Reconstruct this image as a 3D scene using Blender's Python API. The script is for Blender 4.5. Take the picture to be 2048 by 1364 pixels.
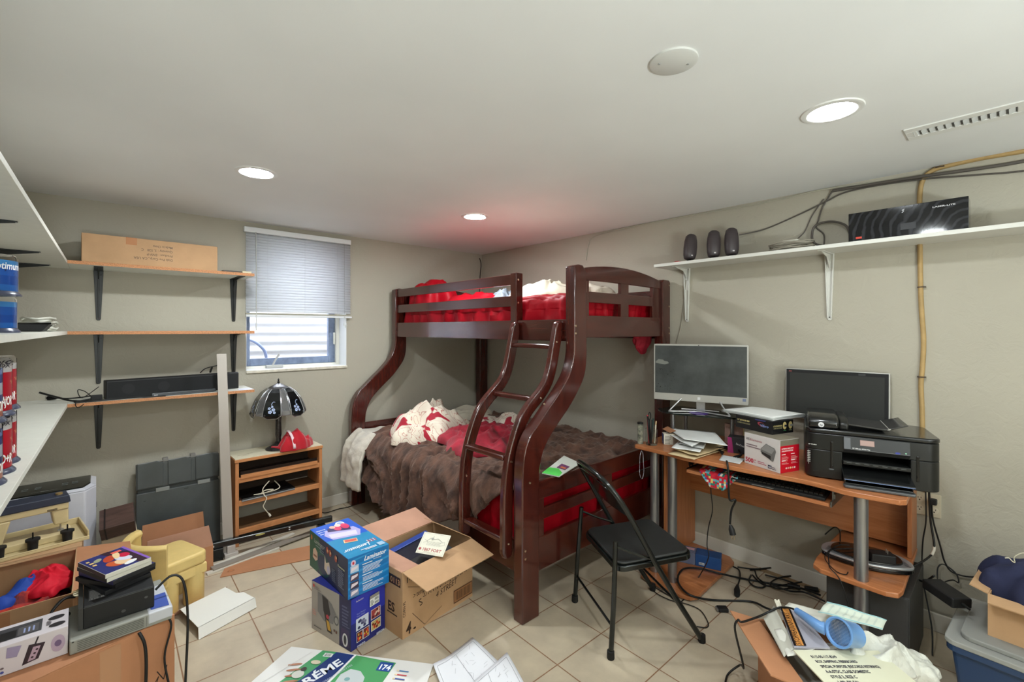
import bpy, bmesh, math, random
from mathutils import Vector, Matrix, noise as mnoise
PI = math.pi
R = math.radians
for _o in list(bpy.data.objects): bpy.data.objects.remove(_o)
SC = bpy.context.scene
COL = SC.collection

# ------------------------------------------------------------------ camera
YAW = 42.2247
cam = bpy.data.cameras.new('camera')
cam.lens = 16.0; cam.sensor_width = 36.0; cam.sensor_fit = 'HORIZONTAL'
cam.shift_y = -0.01167; cam.clip_start = 0.05
camo = bpy.data.objects.new('camera', cam); COL.objects.link(camo)
camo.location = (0, 0, 1.45); camo.rotation_euler = (R(90), 0, R(-YAW))
SC.camera = camo
# ------------------------------------------------------------------ world, exposure
SC.view_settings.view_transform = 'Standard'
SC.view_settings.look = 'None'
SC.view_settings.gamma = 1.0
SC.view_settings.use_curve_mapping = False
SC.view_settings.exposure = -0.06
LAMP = 390.0          # emission of the recessed lamps
SKY = 26.0
wd = bpy.data.worlds.new('world'); SC.world = wd; wd.use_nodes = True
wd.node_tree.nodes['Background'].inputs[0].default_value = (0.90, 0.94, 1.0, 1)
wd.node_tree.nodes['Background'].inputs[1].default_value = SKY

# area light added to lift the ceiling; stands in for an assumed bounced flash
_fl = bpy.data.lights.new('bounce_fill', 'AREA'); _fl.shape = 'DISK'; _fl.size = .8; _fl.energy = 165.0; _fl.color = (.84, .95, 1.0)
_fo = bpy.data.objects.new('bounce_fill', _fl); COL.objects.link(_fo); _fo.location = (.1, -2.1, .75); _fo.rotation_euler = (R(180), 0, 0)

# ------------------------------------------------------------------ materials
def lin(c):
    return tuple(((v / 255) / 12.92 if v / 255 <= .04045 else ((v / 255 + .055) / 1.055) ** 2.4) for v in c)
def N(nt, t, **kw):
    n = nt.nodes.new(t)
    for k, v in kw.items():
        if k in n.inputs.keys(): n.inputs[k].default_value = v
        else: setattr(n, k, v)
    return n
def M(name, col, rough=.5, metal=0, var=None, bump=None, coat=0, emit=0, trans=0, alpha=1, ior=1.45, sheen=0, spec=.5, stretch=(1, 1, 1), col2=None):
    """principled material; var=(scale, amount) mottles the colour, bump=(scale, strength, distance)"""
    m = bpy.data.materials.new(name); m.use_nodes = True
    nt = m.node_tree; b = nt.nodes['Principled BSDF']
    c = lin(col)
    b.inputs['Base Color'].default_value = (*c, 1)
    b.inputs['Roughness'].default_value = rough
    b.inputs['Metallic'].default_value = metal
    b.inputs['Coat Weight'].default_value = coat
    b.inputs['Coat Roughness'].default_value = .12
    b.inputs['IOR'].default_value = ior
    b.inputs['Specular IOR Level'].default_value = spec
    b.inputs['Transmission Weight'].default_value = trans
    b.inputs['Alpha'].default_value = alpha
    b.inputs['Sheen Weight'].default_value = sheen
    if emit:
        b.inputs['Emission Color'].default_value = (*c, 1); b.inputs['Emission Strength'].default_value = emit
    if var or bump:
        tc = N(nt, 'ShaderNodeTexCoord'); mp = N(nt, 'ShaderNodeMapping'); mp.inputs['Scale'].default_value = stretch
        nt.links.new(tc.outputs['Object'], mp.inputs[0])
    if var:
        no = N(nt, 'ShaderNodeTexNoise', Scale=var[0], Detail=5.0, Roughness=.6)
        nt.links.new(mp.outputs[0], no.inputs['Vector'])
        rp = N(nt, 'ShaderNodeValToRGB')
        c2 = lin(col2) if col2 else tuple(max(0, v * (1 - var[1])) for v in c)
        rp.color_ramp.elements[0].position = .35; rp.color_ramp.elements[1].position = .65
        rp.color_ramp.elements[0].color = (*c2, 1)
        rp.color_ramp.elements[1].color = (*((c if col2 else tuple(min(1, v * (1 + var[1] * .5)) for v in c))), 1)
        nt.links.new(no.outputs['Fac'], rp.inputs[0]); nt.links.new(rp.outputs[0], b.inputs['Base Color'])
    if bump:
        n2 = N(nt, 'ShaderNodeTexNoise', Scale=bump[0], Detail=6.0, Roughness=.55)
        nt.links.new(mp.outputs[0], n2.inputs['Vector'])
        bp = N(nt, 'ShaderNodeBump', Strength=bump[1], Distance=bump[2] if len(bump) > 2 else .003)
        nt.links.new(n2.outputs['Fac'], bp.inputs['Height']); nt.links.new(bp.outputs[0], b.inputs['Normal'])
    return m
def wood(name, c1, c2, scale=(3, 3, 40), rough=.35, coat=.3, bump=.15, mix=.5):
    """grain stretched along the axis whose scale is small"""
    m = M(name, c1, rough, coat=coat); nt = m.node_tree; b = nt.nodes['Principled BSDF']
    tc = N(nt, 'ShaderNodeTexCoord'); mp = N(nt, 'ShaderNodeMapping'); mp.inputs['Scale'].default_value = scale
    no = N(nt, 'ShaderNodeTexNoise', Scale=1.5, Detail=6.0, Roughness=.65, Distortion=.6)
    nt.links.new(tc.outputs['Object'], mp.inputs[0]); nt.links.new(mp.outputs[0], no.inputs['Vector'])
    rp = N(nt, 'ShaderNodeValToRGB'); rp.color_ramp.elements[0].position = .3; rp.color_ramp.elements[1].position = .7
    rp.color_ramp.elements[0].color = (*lin(c1), 1); rp.color_ramp.elements[1].color = (*lin(c2), 1)
    nt.links.new(no.outputs['Fac'], rp.inputs[0]); nt.links.new(rp.outputs[0], b.inputs['Base Color'])
    bp = N(nt, 'ShaderNodeBump', Strength=bump, Distance=.0008)
    nt.links.new(no.outputs['Fac'], bp.inputs['Height']); nt.links.new(bp.outputs[0], b.inputs['Normal'])
    return m
MC = {}
def P(c, rough=.45, metal=0, **kw):
    """plain material cached by colour"""
    k = (tuple(c), rough, metal, tuple(sorted(kw.items())))
    if k not in MC: MC[k] = M('paint_%d_%d_%d' % tuple(c), c, rough, metal, **kw)
    return MC[k]

# ------------------------------------------------------------------ object helpers
WM = {}
def tag(o, label=None, cat=None, group=None, kind=None):
    if label: o['label'] = label
    if cat: o['category'] = cat
    if group: o['group'] = group
    if kind: o['kind'] = kind
    return o
def thing(name, label, cat, loc=(0, 0, 0), rz=0, group=None, rot=None):
    o = bpy.data.objects.new(name, None); COL.objects.link(o)
    o.empty_display_size = .05
    o.location = loc
    e = rot if rot else (0, 0, rz)
    o.rotation_euler = e
    from mathutils import Euler
    WM[o.name] = Matrix.Translation(Vector(loc)) @ Euler(e).to_matrix().to_4x4()
    tag(o, label, cat, group)
    return o

class G:
    """collects shapes and links them as ONE mesh object"""
    def __init__(s): s.v = []; s.f = []; s.m = []
    def add(s, vs, fs, m=0, T=None):
        k = len(s.v)
        for p in vs:
            p = Vector(p)
            s.v.append(T @ p if T else p)
        for f in fs: s.f.append(tuple(i + k for i in f)); s.m.append(m)
        return s
    def box(s, x0, x1, y0, y1, z0, z1, m=0, T=None):
        vs = [(x0, y0, z0), (x1, y0, z0), (x1, y1, z0), (x0, y1, z0), (x0, y0, z1), (x1, y0, z1), (x1, y1, z1), (x0, y1, z1)]
        return s.add(vs, [(0, 3, 2, 1), (4, 5, 6, 7), (0, 1, 5, 4), (1, 2, 6, 5), (2, 3, 7, 6), (3, 0, 4, 7)], m, T)
    def prism(s, poly, a, b, ax='z', m=0, T=None, tw=None):
        """extrude polygon (2D) from a to b along an axis; 'y': poly is (x,z), 'x': poly is (y,z)"""
        def p3(p, t):
            return (p[0], p[1], t) if ax == 'z' else ((p[0], t, p[1]) if ax == 'y' else (t, p[0], p[1]))
        n = len(poly); vs = [p3(p, a) for p in poly] + [p3(p, b) for p in poly]
        fs = [tuple(range(n)), tuple(range(2 * n - 1, n - 1, -1))] + [(i, i + n, (i + 1) % n + n, (i + 1) % n) for i in range(n)]
        return s.add(vs, fs, m, T)
    def tube(s, pts, r, n=8, m=0, closed=False, cap=True, T=None, flat=1.0):
        pts = [Vector(p) for p in pts]; N_ = len(pts); rs = r if isinstance(r, (list, tuple)) else [r] * N_
        vs = []; prev = None
        for i, p in enumerate(pts):
            a = pts[(i - 1) % N_] if (closed or i > 0) else p
            b = pts[(i + 1) % N_] if (closed or i < N_ - 1) else p
            t = (b - a).normalized() if (b - a).length > 1e-9 else Vector((0, 0, 1))
            if prev is None:
                u = t.cross(Vector((0, 0, 1)))
                if u.length < .1: u = t.cross(Vector((1, 0, 0)))
            else: u = prev - t * prev.dot(t)
            u.normalize(); prev = u; w = t.cross(u)
            for k in range(n):
                q = 2 * PI * k / n
                vs.append(p + (u * math.cos(q) + w * math.sin(q) * flat) * rs[i])
        fs = []
        for i in range(N_ if closed else N_ - 1):
            j = (i + 1) % N_
            for k in range(n): fs.append((i * n + k, i * n + (k + 1) % n, j * n + (k + 1) % n, j * n + k))
        if cap and not closed:
            fs.append(tuple(range(n - 1, -1, -1))); fs.append(tuple((N_ - 1) * n + k for k in range(n)))
        return s.add(vs, fs, m, T)
    def lathe(s, prof, c=(0, 0, 0), n=24, m=0, T=None, axis='z'):
        c = Vector(c); vs = []; fs = []
        for (r, z) in prof:
            for k in range(n):
                q = 2 * PI * k / n; a, b = r * math.cos(q), r * math.sin(q)
                vs.append(c + (Vector((a, b, z)) if axis == 'z' else (Vector((a, z, b)) if axis == 'y' else Vector((z, a, b)))))
        for i in range(len(prof) - 1):
            for k in range(n): fs.append((i * n + k, i * n + (k + 1) % n, (i + 1) * n + (k + 1) % n, (i + 1) * n + k))
        if prof[0][0] > 1e-6: fs.append(tuple(range(n - 1, -1, -1)))
        if prof[-1][0] > 1e-6: fs.append(tuple((len(prof) - 1) * n + k for k in range(n)))
        return s.add(vs, fs, m, T)
    def cyl(s, c, r, z0, z1, n=24, m=0, T=None, axis='z'):
        return s.lathe([(r, z0), (r, z1)], c, n, m, T, axis)
    def rod(s, a, b, r, n=12, m=0, T=None): return s.tube([a, b], r, n, m, T=T)
    def grid(s, fn, nu, nv, m=0, T=None, mf=None):
        vs = [fn(i / nu, j / nv) for j in range(nv + 1) for i in range(nu + 1)]; k = len(s.v)
        for p in vs: s.v.append((T @ Vector(p)) if T else Vector(p))
        for j in range(nv):
            for i in range(nu):
                a = k + j * (nu + 1) + i
                s.f.append((a, a + 1, a + nu + 2, a + nu + 1)); s.m.append(mf((i + .5) / nu, (j + .5) / nv) if mf else m)
        return s
    def build(s, name, mats, parent=None, local=False, bevel=0, smooth=None, seg=2, solid=0, sub=0, loc=None, rot=None, soff=-1, fixn=True):
        me = bpy.data.meshes.new(name)
        vs = s.v
        root = None
        if parent is not None and not local:
            Wi = WM[parent.name].inverted(); vs = [Wi @ v for v in vs]
        me.from_pydata([tuple(v) for v in vs], [], s.f)
        ml = mats if isinstance(mats, (list, tuple)) else [mats]
        for q in ml: me.materials.append(q)
        for p, i in zip(me.polygons, s.m): p.material_index = i
        me.update()
        if fixn:
            bm = bmesh.new(); bm.from_mesh(me); bmesh.ops.recalc_face_normals(bm, faces=bm.faces); bm.to_mesh(me); bm.free()
        if smooth is not None:
            me.shade_smooth() if hasattr(me, 'shade_smooth') else [setattr(p, 'use_smooth', True) for p in me.polygons]
            if smooth < 180: me.set_sharp_from_angle(angle=R(smooth))
        o = bpy.data.objects.new(name, me); COL.objects.link(o)
        if parent is not None:
            o.parent = parent; WM[o.name] = WM[parent.name].copy()
        else:
            WM[o.name] = Matrix.Identity(4)
        if loc: o.location = loc
        if rot: o.rotation_euler = rot
        if (loc or rot) and parent is None:
            from mathutils import Euler
            WM[o.name] = Matrix.Translation(Vector(loc or (0, 0, 0))) @ Euler(rot or (0, 0, 0)).to_matrix().to_4x4()
        if solid:
            md = o.modifiers.new('thickness', 'SOLIDIFY'); md.thickness = solid; md.offset = soff
        if bevel:
            md = o.modifiers.new('bevel', 'BEVEL'); md.width = bevel; md.segments = seg; md.limit_method = 'ANGLE'; md.angle_limit = R(35)
        if sub:
            md = o.modifiers.new('sub', 'SUBSURF'); md.levels = sub; md.render_levels = sub
        return o
def struct(o): o['kind'] = 'structure'; return o
def rrect(w, h, r, n=5, cx=0, cy=0):
    """rounded rectangle polygon"""
    out = []
    for (sx, sy, a0) in ((1, 1, 0), (-1, 1, 90), (-1, -1, 180), (1, -1, 270)):
        for k in range(n + 1):
            a = R(a0 + 90 * k / n)
            out.append((cx + sx * (w / 2 - r) + r * math.cos(a), cy + sy * (h / 2 - r) + r * math.sin(a)))
    return out
def spl(pts, n=6, closed=False):
    """Catmull-Rom through 3D points"""
    P_ = [Vector(p) for p in pts]; out = []; L = len(P_)
    rng = range(L) if closed else range(L - 1)
    for i in rng:
        a = P_[(i - 1) % L] if (closed or i > 0) else P_[0]; b = P_[i]; c = P_[(i + 1) % L]
        d = P_[(i + 2) % L] if (closed or i < L - 2) else P_[-1]
        for k in range(n):
            t = k / n
            out.append(.5 * ((2 * b) + (c - a) * t + (2 * a - 5 * b + 4 * c - d) * t * t + (3 * b - a - 3 * c + d) * t ** 3))
    if not closed: out.append(P_[-1])
    return out
def nz(x, y, z=0.0): return mnoise.noise(Vector((x, y, z)))

# text as flat mesh
_TX = {}
def text_mesh(s, italic=0, bold=0):
    k = (s, italic, bold)
    if k in _TX: return _TX[k]
    cu = bpy.data.curves.new('t', 'FONT'); cu.body = s; cu.size = 1; cu.shear = italic; cu.offset = bold; cu.resolution_u = 2
    ob = bpy.data.objects.new('t', cu); COL.objects.link(ob)
    me = bpy.data.meshes.new_from_object(ob)
    vs = [tuple(v.co) for v in me.vertices]; fs = [tuple(p.vertices) for p in me.polygons]
    bpy.data.objects.remove(ob); bpy.data.meshes.remove(me); bpy.data.curves.remove(cu)
    w = max([v[0] for v in vs] or [0])
    _TX[k] = (vs, fs, w); return _TX[k]
class Art:
    """flat printing laid on a face: origin o, right u, up v (in the parent's local frame)"""
    def __init__(s, o, u, v, lift=.0006):
        s.o = Vector(o); s.u = Vector(u).normalized(); s.v = Vector(v).normalized(); s.n = s.u.cross(s.v)
        s.g = G(); s.ml = []; s.h = lift; s.k = 0
    def _m(s, mt):
        if mt not in s.ml: s.ml.append(mt)
        return s.ml.index(mt)
    def pt(s, x, y): return s.o + s.u * x + s.v * y + s.n * (s.h + s.k * .00012)
    def poly(s, pts, mt):
        if not hasattr(mt, 'node_tree'): mt = P(mt)
        s.g.add([s.pt(*p) for p in pts], [tuple(range(len(pts)))], s._m(mt)); s.k += 1; return s
    def rect(s, x, y, w, h, mt): return s.poly([(x, y), (x + w, y), (x + w, y + h), (x, y + h)], mt)
    def ell(s, x, y, rx, ry, mt, n=20, rot=0):
        c, q = math.cos(rot), math.sin(rot)
        return s.poly([(x + rx * math.cos(2 * PI * i / n) * c - ry * math.sin(2 * PI * i / n) * q, y + rx * math.cos(2 * PI * i / n) * q + ry * math.sin(2 * PI * i / n) * c) for i in range(n)], mt)
    def line(s, pts, w, mt):
        for a, b in zip(pts[:-1], pts[1:]):
            d = Vector((b[0] - a[0], b[1] - a[1])); 
            if d.length < 1e-6: continue
            d.normalize(); nn = Vector((-d[1], d[0])) * w / 2
            s.poly([(a[0] + nn[0], a[1] + nn[1]), (b[0] + nn[0], b[1] + nn[1]), (b[0] - nn[0], b[1] - nn[1]), (a[0] - nn[0], a[1] - nn[1])][::-1], mt)
            s.k -= 1
        s.k += 1; return s
    def text(s, t, x, y, size, mt, width=None, italic=0, bold=0, rot=0, ysc=1):
        if not hasattr(mt, 'node_tree'): mt = P(mt)
        vs, fs, w = text_mesh(t, italic, bold)
        sx = size if width is None else width / max(w, 1e-6)
        c, q = math.cos(rot), math.sin(rot)
        s.g.add([s.pt(x + (a[0] * sx) * c - (a[1] * size * ysc) * q, y + (a[0] * sx) * q + (a[1] * size * ysc) * c) for a in vs], fs, s._m(mt)); s.k += 1
        return s
    def bars(s, x, y, w, h, n, mt, fill=.5, seed=1):
        """rows of small print"""
        rnd = random.Random(seed)
        for i in range(n):
            yy = y + h - (i + 1) * h / n; s.rect(x, yy, w * rnd.uniform(.7, 1), h / n * fill, mt); s.k -= 1
        s.k += 1; return s
    def barcode(s, x, y, w, h, mt, seed=1, n=14):
        rnd = random.Random(seed); t = 0
        for i in range(n):
            bw = w / n; s.rect(x + i * bw, y, bw * rnd.uniform(.25, .75), h, mt); s.k -= 1
        s.k += 1; return s
    def build(s, name, parent): return s.g.build(name, s.ml, parent, local=True, fixn=False)
# ------------------------------------------------------------------ the room
XL, XR, YB, YF, HC = -.43, 2.98, 3.753, -2.7, 2.23
def plaster(name, c, s1=16, st=.8):
    m = M(name, c, .62, spec=.35); nt = m.node_tree; b = nt.nodes['Principled BSDF']
    tc = N(nt, 'ShaderNodeTexCoord')
    n1 = N(nt, 'ShaderNodeTexNoise', Scale=s1, Detail=5.0, Roughness=.6, Distortion=1.2)
    n2 = N(nt, 'ShaderNodeTexNoise', Scale=s1 * .18, Detail=2.0)
    mu = N(nt, 'ShaderNodeMath', operation='MULTIPLY')
    bp = N(nt, 'ShaderNodeBump', Strength=st, Distance=.008)
    for q in (n1, n2): nt.links.new(tc.outputs['Object'], q.inputs['Vector'])
    nt.links.new(n1.outputs['Fac'], mu.inputs[0]); nt.links.new(n2.outputs['Fac'], mu.inputs[1])
    nt.links.new(mu.outputs[0], bp.inputs['Height']); nt.links.new(bp.outputs[0], b.inputs['Normal'])
    n3 = N(nt, 'ShaderNodeTexNoise', Scale=1.3, Detail=3.0); rp = N(nt, 'ShaderNodeValToRGB')
    nt.links.new(tc.outputs['Object'], n3.inputs['Vector'])
    cc = lin(c); rp.color_ramp.elements[0].position = .35; rp.color_ramp.elements[1].position = .7
    rp.color_ramp.elements[0].color = (*[v * .93 for v in cc], 1); rp.color_ramp.elements[1].color = (*cc, 1)
    nt.links.new(n3.outputs['Fac'], rp.inputs[0]); nt.links.new(rp.outputs[0], b.inputs['Base Color'])
    return m
m_wall = plaster('wall_plaster', (177, 171, 156))
m_ceil = plaster('ceiling_plaster', (236, 237, 236), 11, .18)
def tiles():
    m = M('floor_tile', (200, 190, 170), .38, spec=.5); nt = m.node_tree; b = nt.nodes['Principled BSDF']
    tc = N(nt, 'ShaderNodeTexCoord'); br = N(nt, 'ShaderNodeTexBrick')
    br.offset = 0.0; br.squash = 1.0
    for k, v in (('Scale', 1.0), ('Mortar Size', .0028), ('Mortar Smooth', .1), ('Bias', 0.0), ('Brick Width', .305), ('Row Height', .305)): br.inputs[k].default_value = v
    br.inputs['Color1'].default_value = (*lin((197, 184, 162)), 1); br.inputs['Color2'].default_value = (*lin((186, 173, 152)), 1)
    br.inputs['Mortar'].default_value = (*lin((142, 108, 82)), 1)
    nt.links.new(tc.outputs['Object'], br.inputs['Vector'])
    n1 = N(nt, 'ShaderNodeTexNoise', Scale=5.0, Detail=6.0, Roughness=.6); nt.links.new(tc.outputs['Object'], n1.inputs['Vector'])
    rp = N(nt, 'ShaderNodeValToRGB'); rp.color_ramp.elements[0].position = .35; rp.color_ramp.elements[1].position = .68
    rp.color_ramp.elements[0].color = (.80, .78, .77, 1); rp.color_ramp.elements[1].color = (1.04, 1.02, .98, 1)
    nt.links.new(n1.outputs['Fac'], rp.inputs[0])
    mx = N(nt, 'ShaderNodeMix', data_type='RGBA', blend_type='MULTIPLY'); mx.inputs[0].default_value = 1.0
    nt.links.new(br.outputs['Color'], mx.inputs[6]); nt.links.new(rp.outputs[0], mx.inputs[7])
    nt.links.new(mx.outputs[2], b.inputs['Base Color'])
    bp = N(nt, 'ShaderNodeBump', Strength=.5, Distance=.002); iv = N(nt, 'ShaderNodeMath', operation='SUBTRACT'); iv.inputs[0].default_value = 1
    nt.links.new(br.outputs['Fac'], iv.inputs[1]); nt.links.new(iv.outputs[0], bp.inputs['Height']); nt.links.new(bp.outputs[0], b.inputs['Normal'])
    return m
m_tile = tiles()
m_white = M('white_enamel', (226, 226, 222), .35)
m_trimw = M('trim_paint', (205, 199, 187), .45)
# floor: local axes follow the tile grid
_fl = G(); _fl.box(-2.2, 2.4, -5.2, 2.4, -.06, 0)
fl = struct(_fl.build('floor', m_tile, loc=(1.1692, 1.9379, 0), rot=(0, 0, R(-.786))))
_c = G(); _c.box(XL - .1, XR + .1, YF - .1, YB + .25, HC, HC + .08); struct(_c.build('ceiling', m_ceil))
_c = G(); _c.box(XL - .1, XL, YF - .1, YB, 0, HC); struct(_c.build('wall_left', m_wall))
_c = G(); _c.box(XR, XR + .1, YF - .1, YB + .25, 0, HC); struct(_c.build('wall_right', m_wall))
_c = G(); _c.box(XL, XR, YF - .1, YF, 0, HC); struct(_c.build('wall_front', m_wall))
WX0, WX1, WZ0, WZ1 = .792, 1.535, 1.14, 2.12
_c = G(); y2 = YB + .25
_c.box(XL - .1, WX0, YB, y2, 0, HC); _c.box(WX1, XR, YB, y2, 0, HC); _c.box(WX0, WX1, YB, y2, 0, WZ0); _c.box(WX0, WX1, YB, y2, WZ1, HC)
struct(_c.build('wall_back', m_wall))
def base(name, x0, x1, y0, y1):
    c = G(); c.box(x0, x1, y0, y1, 0, .088); o = struct(c.build(name, m_trimw, bevel=.004)); return o
base('baseboard_back', XL, XR, YB - .013, YB); base('baseboard_right', XR - .013, XR, YF, YB - .013)
base('baseboard_left', XL, XL + .013, YF, YB - .013); base('baseboard_front', XL + .013, XR - .013, YF, YF + .013)

# ------------------------------------------------------------------ window, well outside, blind
m_vinyl = M('window_vinyl', (228, 226, 216), .4)
m_sash = M('sash_grey_blue', (118, 132, 158), .4, var=(18, .25))
m_glass = M('window_glass', (240, 244, 248), .04, trans=1, ior=1.02, spec=.2)
w = bpy.data.objects.new('window_1', None); COL.objects.link(w); w.location = (1.16, 3.9, 1.14); WM['window_1'] = Matrix.Translation((1.16, 3.9, 1.14)); struct(w)
c = G()
for a in ((WX0, WX0 + .02, WZ0, WZ1), (WX1 - .03, WX1, WZ0, WZ1), (WX0 + .02, WX1 - .03, WZ1 - .03, WZ1), (WX0 + .02, WX1 - .03, WZ0, WZ0 + .025)): c.box(a[0], a[1], 3.90, 3.98, a[2], a[3])
c.build('window_frame', m_vinyl, w, bevel=.002)
c = G()
for a in ((WX0 + .02, .856, 1.166, 2.09), (1.452, 1.505, 1.166, 2.09), (.856, 1.452, 1.166, 1.222), (.856, 1.452, 2.04, 2.09)): c.box(a[0], a[1], 3.93, 3.97, a[2], a[3])
c.build('window_sash', m_sash, w, bevel=.003)
c = G(); c.box(.858, 1.450, 3.948, 3.952, 1.224, 2.038); c.build('window_pane', m_glass, w)
c = G(); c.box(WX0, WX1, YB + .002, 3.90, WZ0, WZ0 + .006); c.box(WX0, WX0 + .004, YB + .002, 3.90, WZ0 + .006, WZ1); c.box(WX1 - .004, WX1, YB + .002, 3.90, WZ0 + .006, WZ1)
c.build('window_reveal', M('reveal_paint', (222, 223, 222), .5), w)
c = G(); c.box(WX0 + .001, WX1 + .003, YB - .012, YB + .002, WZ0 - .014, WZ0 + .006); c.build('window_sill', M('sill_edge', (212, 205, 188), .5, var=(30, .2)), w, bevel=.003)
# crank handle
c = G(); c.box(.955, 1.075, 3.862, 3.898, WZ0 + .007, WZ0 + .03); c.tube([(1.0, 3.87, WZ0 + .03), (1.015, 3.855, WZ0 + .07), (1.04, 3.845, WZ0 + .115)], [.008, .007, .009], 8)
c.build('window_crank', M('crank_grey', (176, 176, 172), .5), w, bevel=.003)
c = G(); c.box(1.488, 1.5, 3.905, 3.929, 1.32, 1.42); c.build('window_latch', m_vinyl, w, bevel=.002)
# corrugated window well
m_well = M('well_metal', (228, 229, 234), .6)
c = G()
def wellf(u, v):
    a = PI * u; z = .7 + v * 1.7; k = .009 * math.sin(z * 2 * PI / .085)
    return (1.16 - (.75 + k) * math.cos(a), 4.02 + (.62 + k) * math.sin(a), z)
c.grid(wellf, 24, 200); o = c.build('window_well', m_well, smooth=180); tag(o, 'pale corrugated metal window well seen through the window pane', 'window well')
c = G(); c.box(.3, 2.0, 4.004, 4.75, .64, .70); o = struct(c.build('trim_1', P((120, 112, 100), .9)))
# twig-like hose in the well
c = G(); c.tube(spl([(.80, 4.3, .72), (.84, 4.32, 1.28), (.92, 4.3, 1.36), (1.02, 4.3, 1.30), (1.07, 4.32, 1.18), (1.1, 4.3, .75)], 8), .012, 8)
tag(c.build('garden_hose', M('hose_blue', (150, 165, 205), .5), smooth=60), 'pale blue loop of hose outside the window pane', 'hose')

bl = thing('window_blind', 'white mini blind lowered over the upper part of the window', 'blind', (1.166, 3.73, 1.54))
m_blind = M('blind_white', (226, 228, 230), .45)
m_slat = M('blind_slat', (232, 234, 238), .5); _nt = m_slat.node_tree; _tr = N(_nt, 'ShaderNodeBsdfTranslucent'); _tr.inputs[0].default_value = (.9, .91, .92, 1); _ms = N(_nt, 'ShaderNodeMixShader'); _ms.inputs[0].default_value = .6
_nt.links.new(_nt.nodes['Principled BSDF'].outputs[0], _ms.inputs[1]); _nt.links.new(_tr.outputs[0], _ms.inputs[2]); _nt.links.new(_ms.outputs[0], _nt.nodes['Material Output'].inputs[0])
c = G(); c.box(.772, 1.556, 3.708, 3.748, 2.152, 2.19); c.build('head_rail', m_blind, bl, bevel=.003)
c = G()
for i in range(28):
    z = 2.138 - i * .0204
    c.add([(.785, 3.7215, z - .0115), (1.556, 3.7215, z - .0115), (1.556, 3.726, z + .002), (.785, 3.726, z + .002), (1.556, 3.732, z + .0115), (.785, 3.732, z + .0115)], [(0, 1, 2, 3), (3, 2, 4, 5)])
c.build('slats', m_slat, bl, smooth=180, solid=.0006, fixn=False)
c = G()
for i in range(6): c.box(.785, 1.562, 3.716, 3.742, 1.556 + i * .0022, 1.5574 + i * .0022)
c.build('gathered_slats', M('blind_cream', (190, 186, 168), .5), bl)
c = G(); c.box(.785, 1.566, 3.715, 3.743, 1.540, 1.5545); c.build('bottom_rail', m_blind, bl, bevel=.003)
c = G(); c.tube([(.845, 3.70, 2.155), (.848, 3.698, 1.8), (.846, 3.697, 1.44)], .0035, 6); c.build('tilt_wand', M('wand_clear', (196, 196, 192), .2), bl, smooth=60)
c = G()
for x in (.925, 1.19, 1.445): c.tube([(x, 3.712, 2.155), (x, 3.713, 1.56)], .0009, 4)
c.build('ladder_cord', m_blind, bl)
c = G()
for dx, z in ((0, 1.50), (.012, 1.485), (.02, 1.495)): c.tube([(1.497, 3.705, 2.155), (1.499, 3.704, 1.56), (1.494 + dx, 3.703, z)], .0011, 4); c.lathe([(.002, .02), (.005, 0), (.004, -.004)], (1.494 + dx, 3.703, z - .018), 8)
c.build('lift_cord', P((200, 200, 196)), bl)

# ------------------------------------------------------------------ ceiling fixtures
m_lamp = M('lamp_lens', (255, 250, 240), .5); _b = m_lamp.node_tree.nodes['Principled BSDF']
_b.inputs['Emission Color'].default_value = (0.90, .965, .99, 1); _b.inputs['Emission Strength'].default_value = LAMP
m_ring = M('lamp_trim', (228, 228, 225), .4)
def downlight(x, y, label, k=1.0):
    ml_ = m_lamp.copy(); ml_.node_tree.nodes['Principled BSDF'].inputs['Emission Strength'].default_value = LAMP * k
    t = thing('recessed_light', label, 'ceiling light', (x, y, HC), group='recessed ceiling lights')
    c = G(); c.lathe([(.096, 0), (.094, -.004), (.076, -.006), (.066, .0), (.066, -.0005)], (0, 0, 0), 40)
    c.build('trim_ring', m_ring, t, local=True, smooth=40)
    c = G(); c.lathe([(.0001, -.0065), (.04, -.006), (.066, -.003)], (0, 0, 0), 40); c.build('lens', ml_, t, local=True, smooth=60, fixn=False)
downlight(.581, 2.535, 'lit recessed ceiling light above the left shelves, in front of the window', 1.35)
downlight(1.93, 2.508, 'lit recessed ceiling light above the bunk bed', 1.25)
downlight(1.942, .437, 'lit recessed ceiling light beside the ceiling vent', .55)
for i, (x, y) in enumerate(((.58, .44), (.58, -1.63))): downlight(x, y, 'lit recessed ceiling light added outside the view')  # two unseen lamps added on the assumed lamp grid, filling from behind
t = thing('ceiling_cover_plate', 'round white blank cover plate screwed to the ceiling', 'cover plate', (1.238, .665, HC))
c = G(); c.lathe([(.068, 0), (.067, -.005), (.060, -.008), (.0001, -.009)], (0, 0, 0), 40); c.build('plate', P((206, 206, 202), .5), t, local=True, smooth=50)
for s in (-1, 1):
    c = G(); c.cyl((.042 * s * .74, -.042 * s * .67, 0), .003, -.0105, -.008, 10); c.build('screw', P((150, 150, 148), .4), t, local=True)
t = thing('ceiling_vent', 'long white louvred air vent in the ceiling near the right wall', 'vent', (2.40, .12, HC))
c = G(); L0, L1 = -.165, .17
for a in ((-.072, -.03), (.03, .072)): c.box(a[0], a[1], L0, L1, -.006, 0)
c.box(-.03, .03, L0, L0 + .035, -.006, 0); c.box(-.03, .03, L1 - .035, L1, -.006, 0)
c.build('frame', m_white, t, local=True, bevel=.002)
c = G(); c.box(-.03, .03, L0 + .035, L1 - .035, -.0012, -.0002); c.build('duct_opening', P((120, 122, 124), .8), t, local=True)
c = G(); n_ = 12
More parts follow.
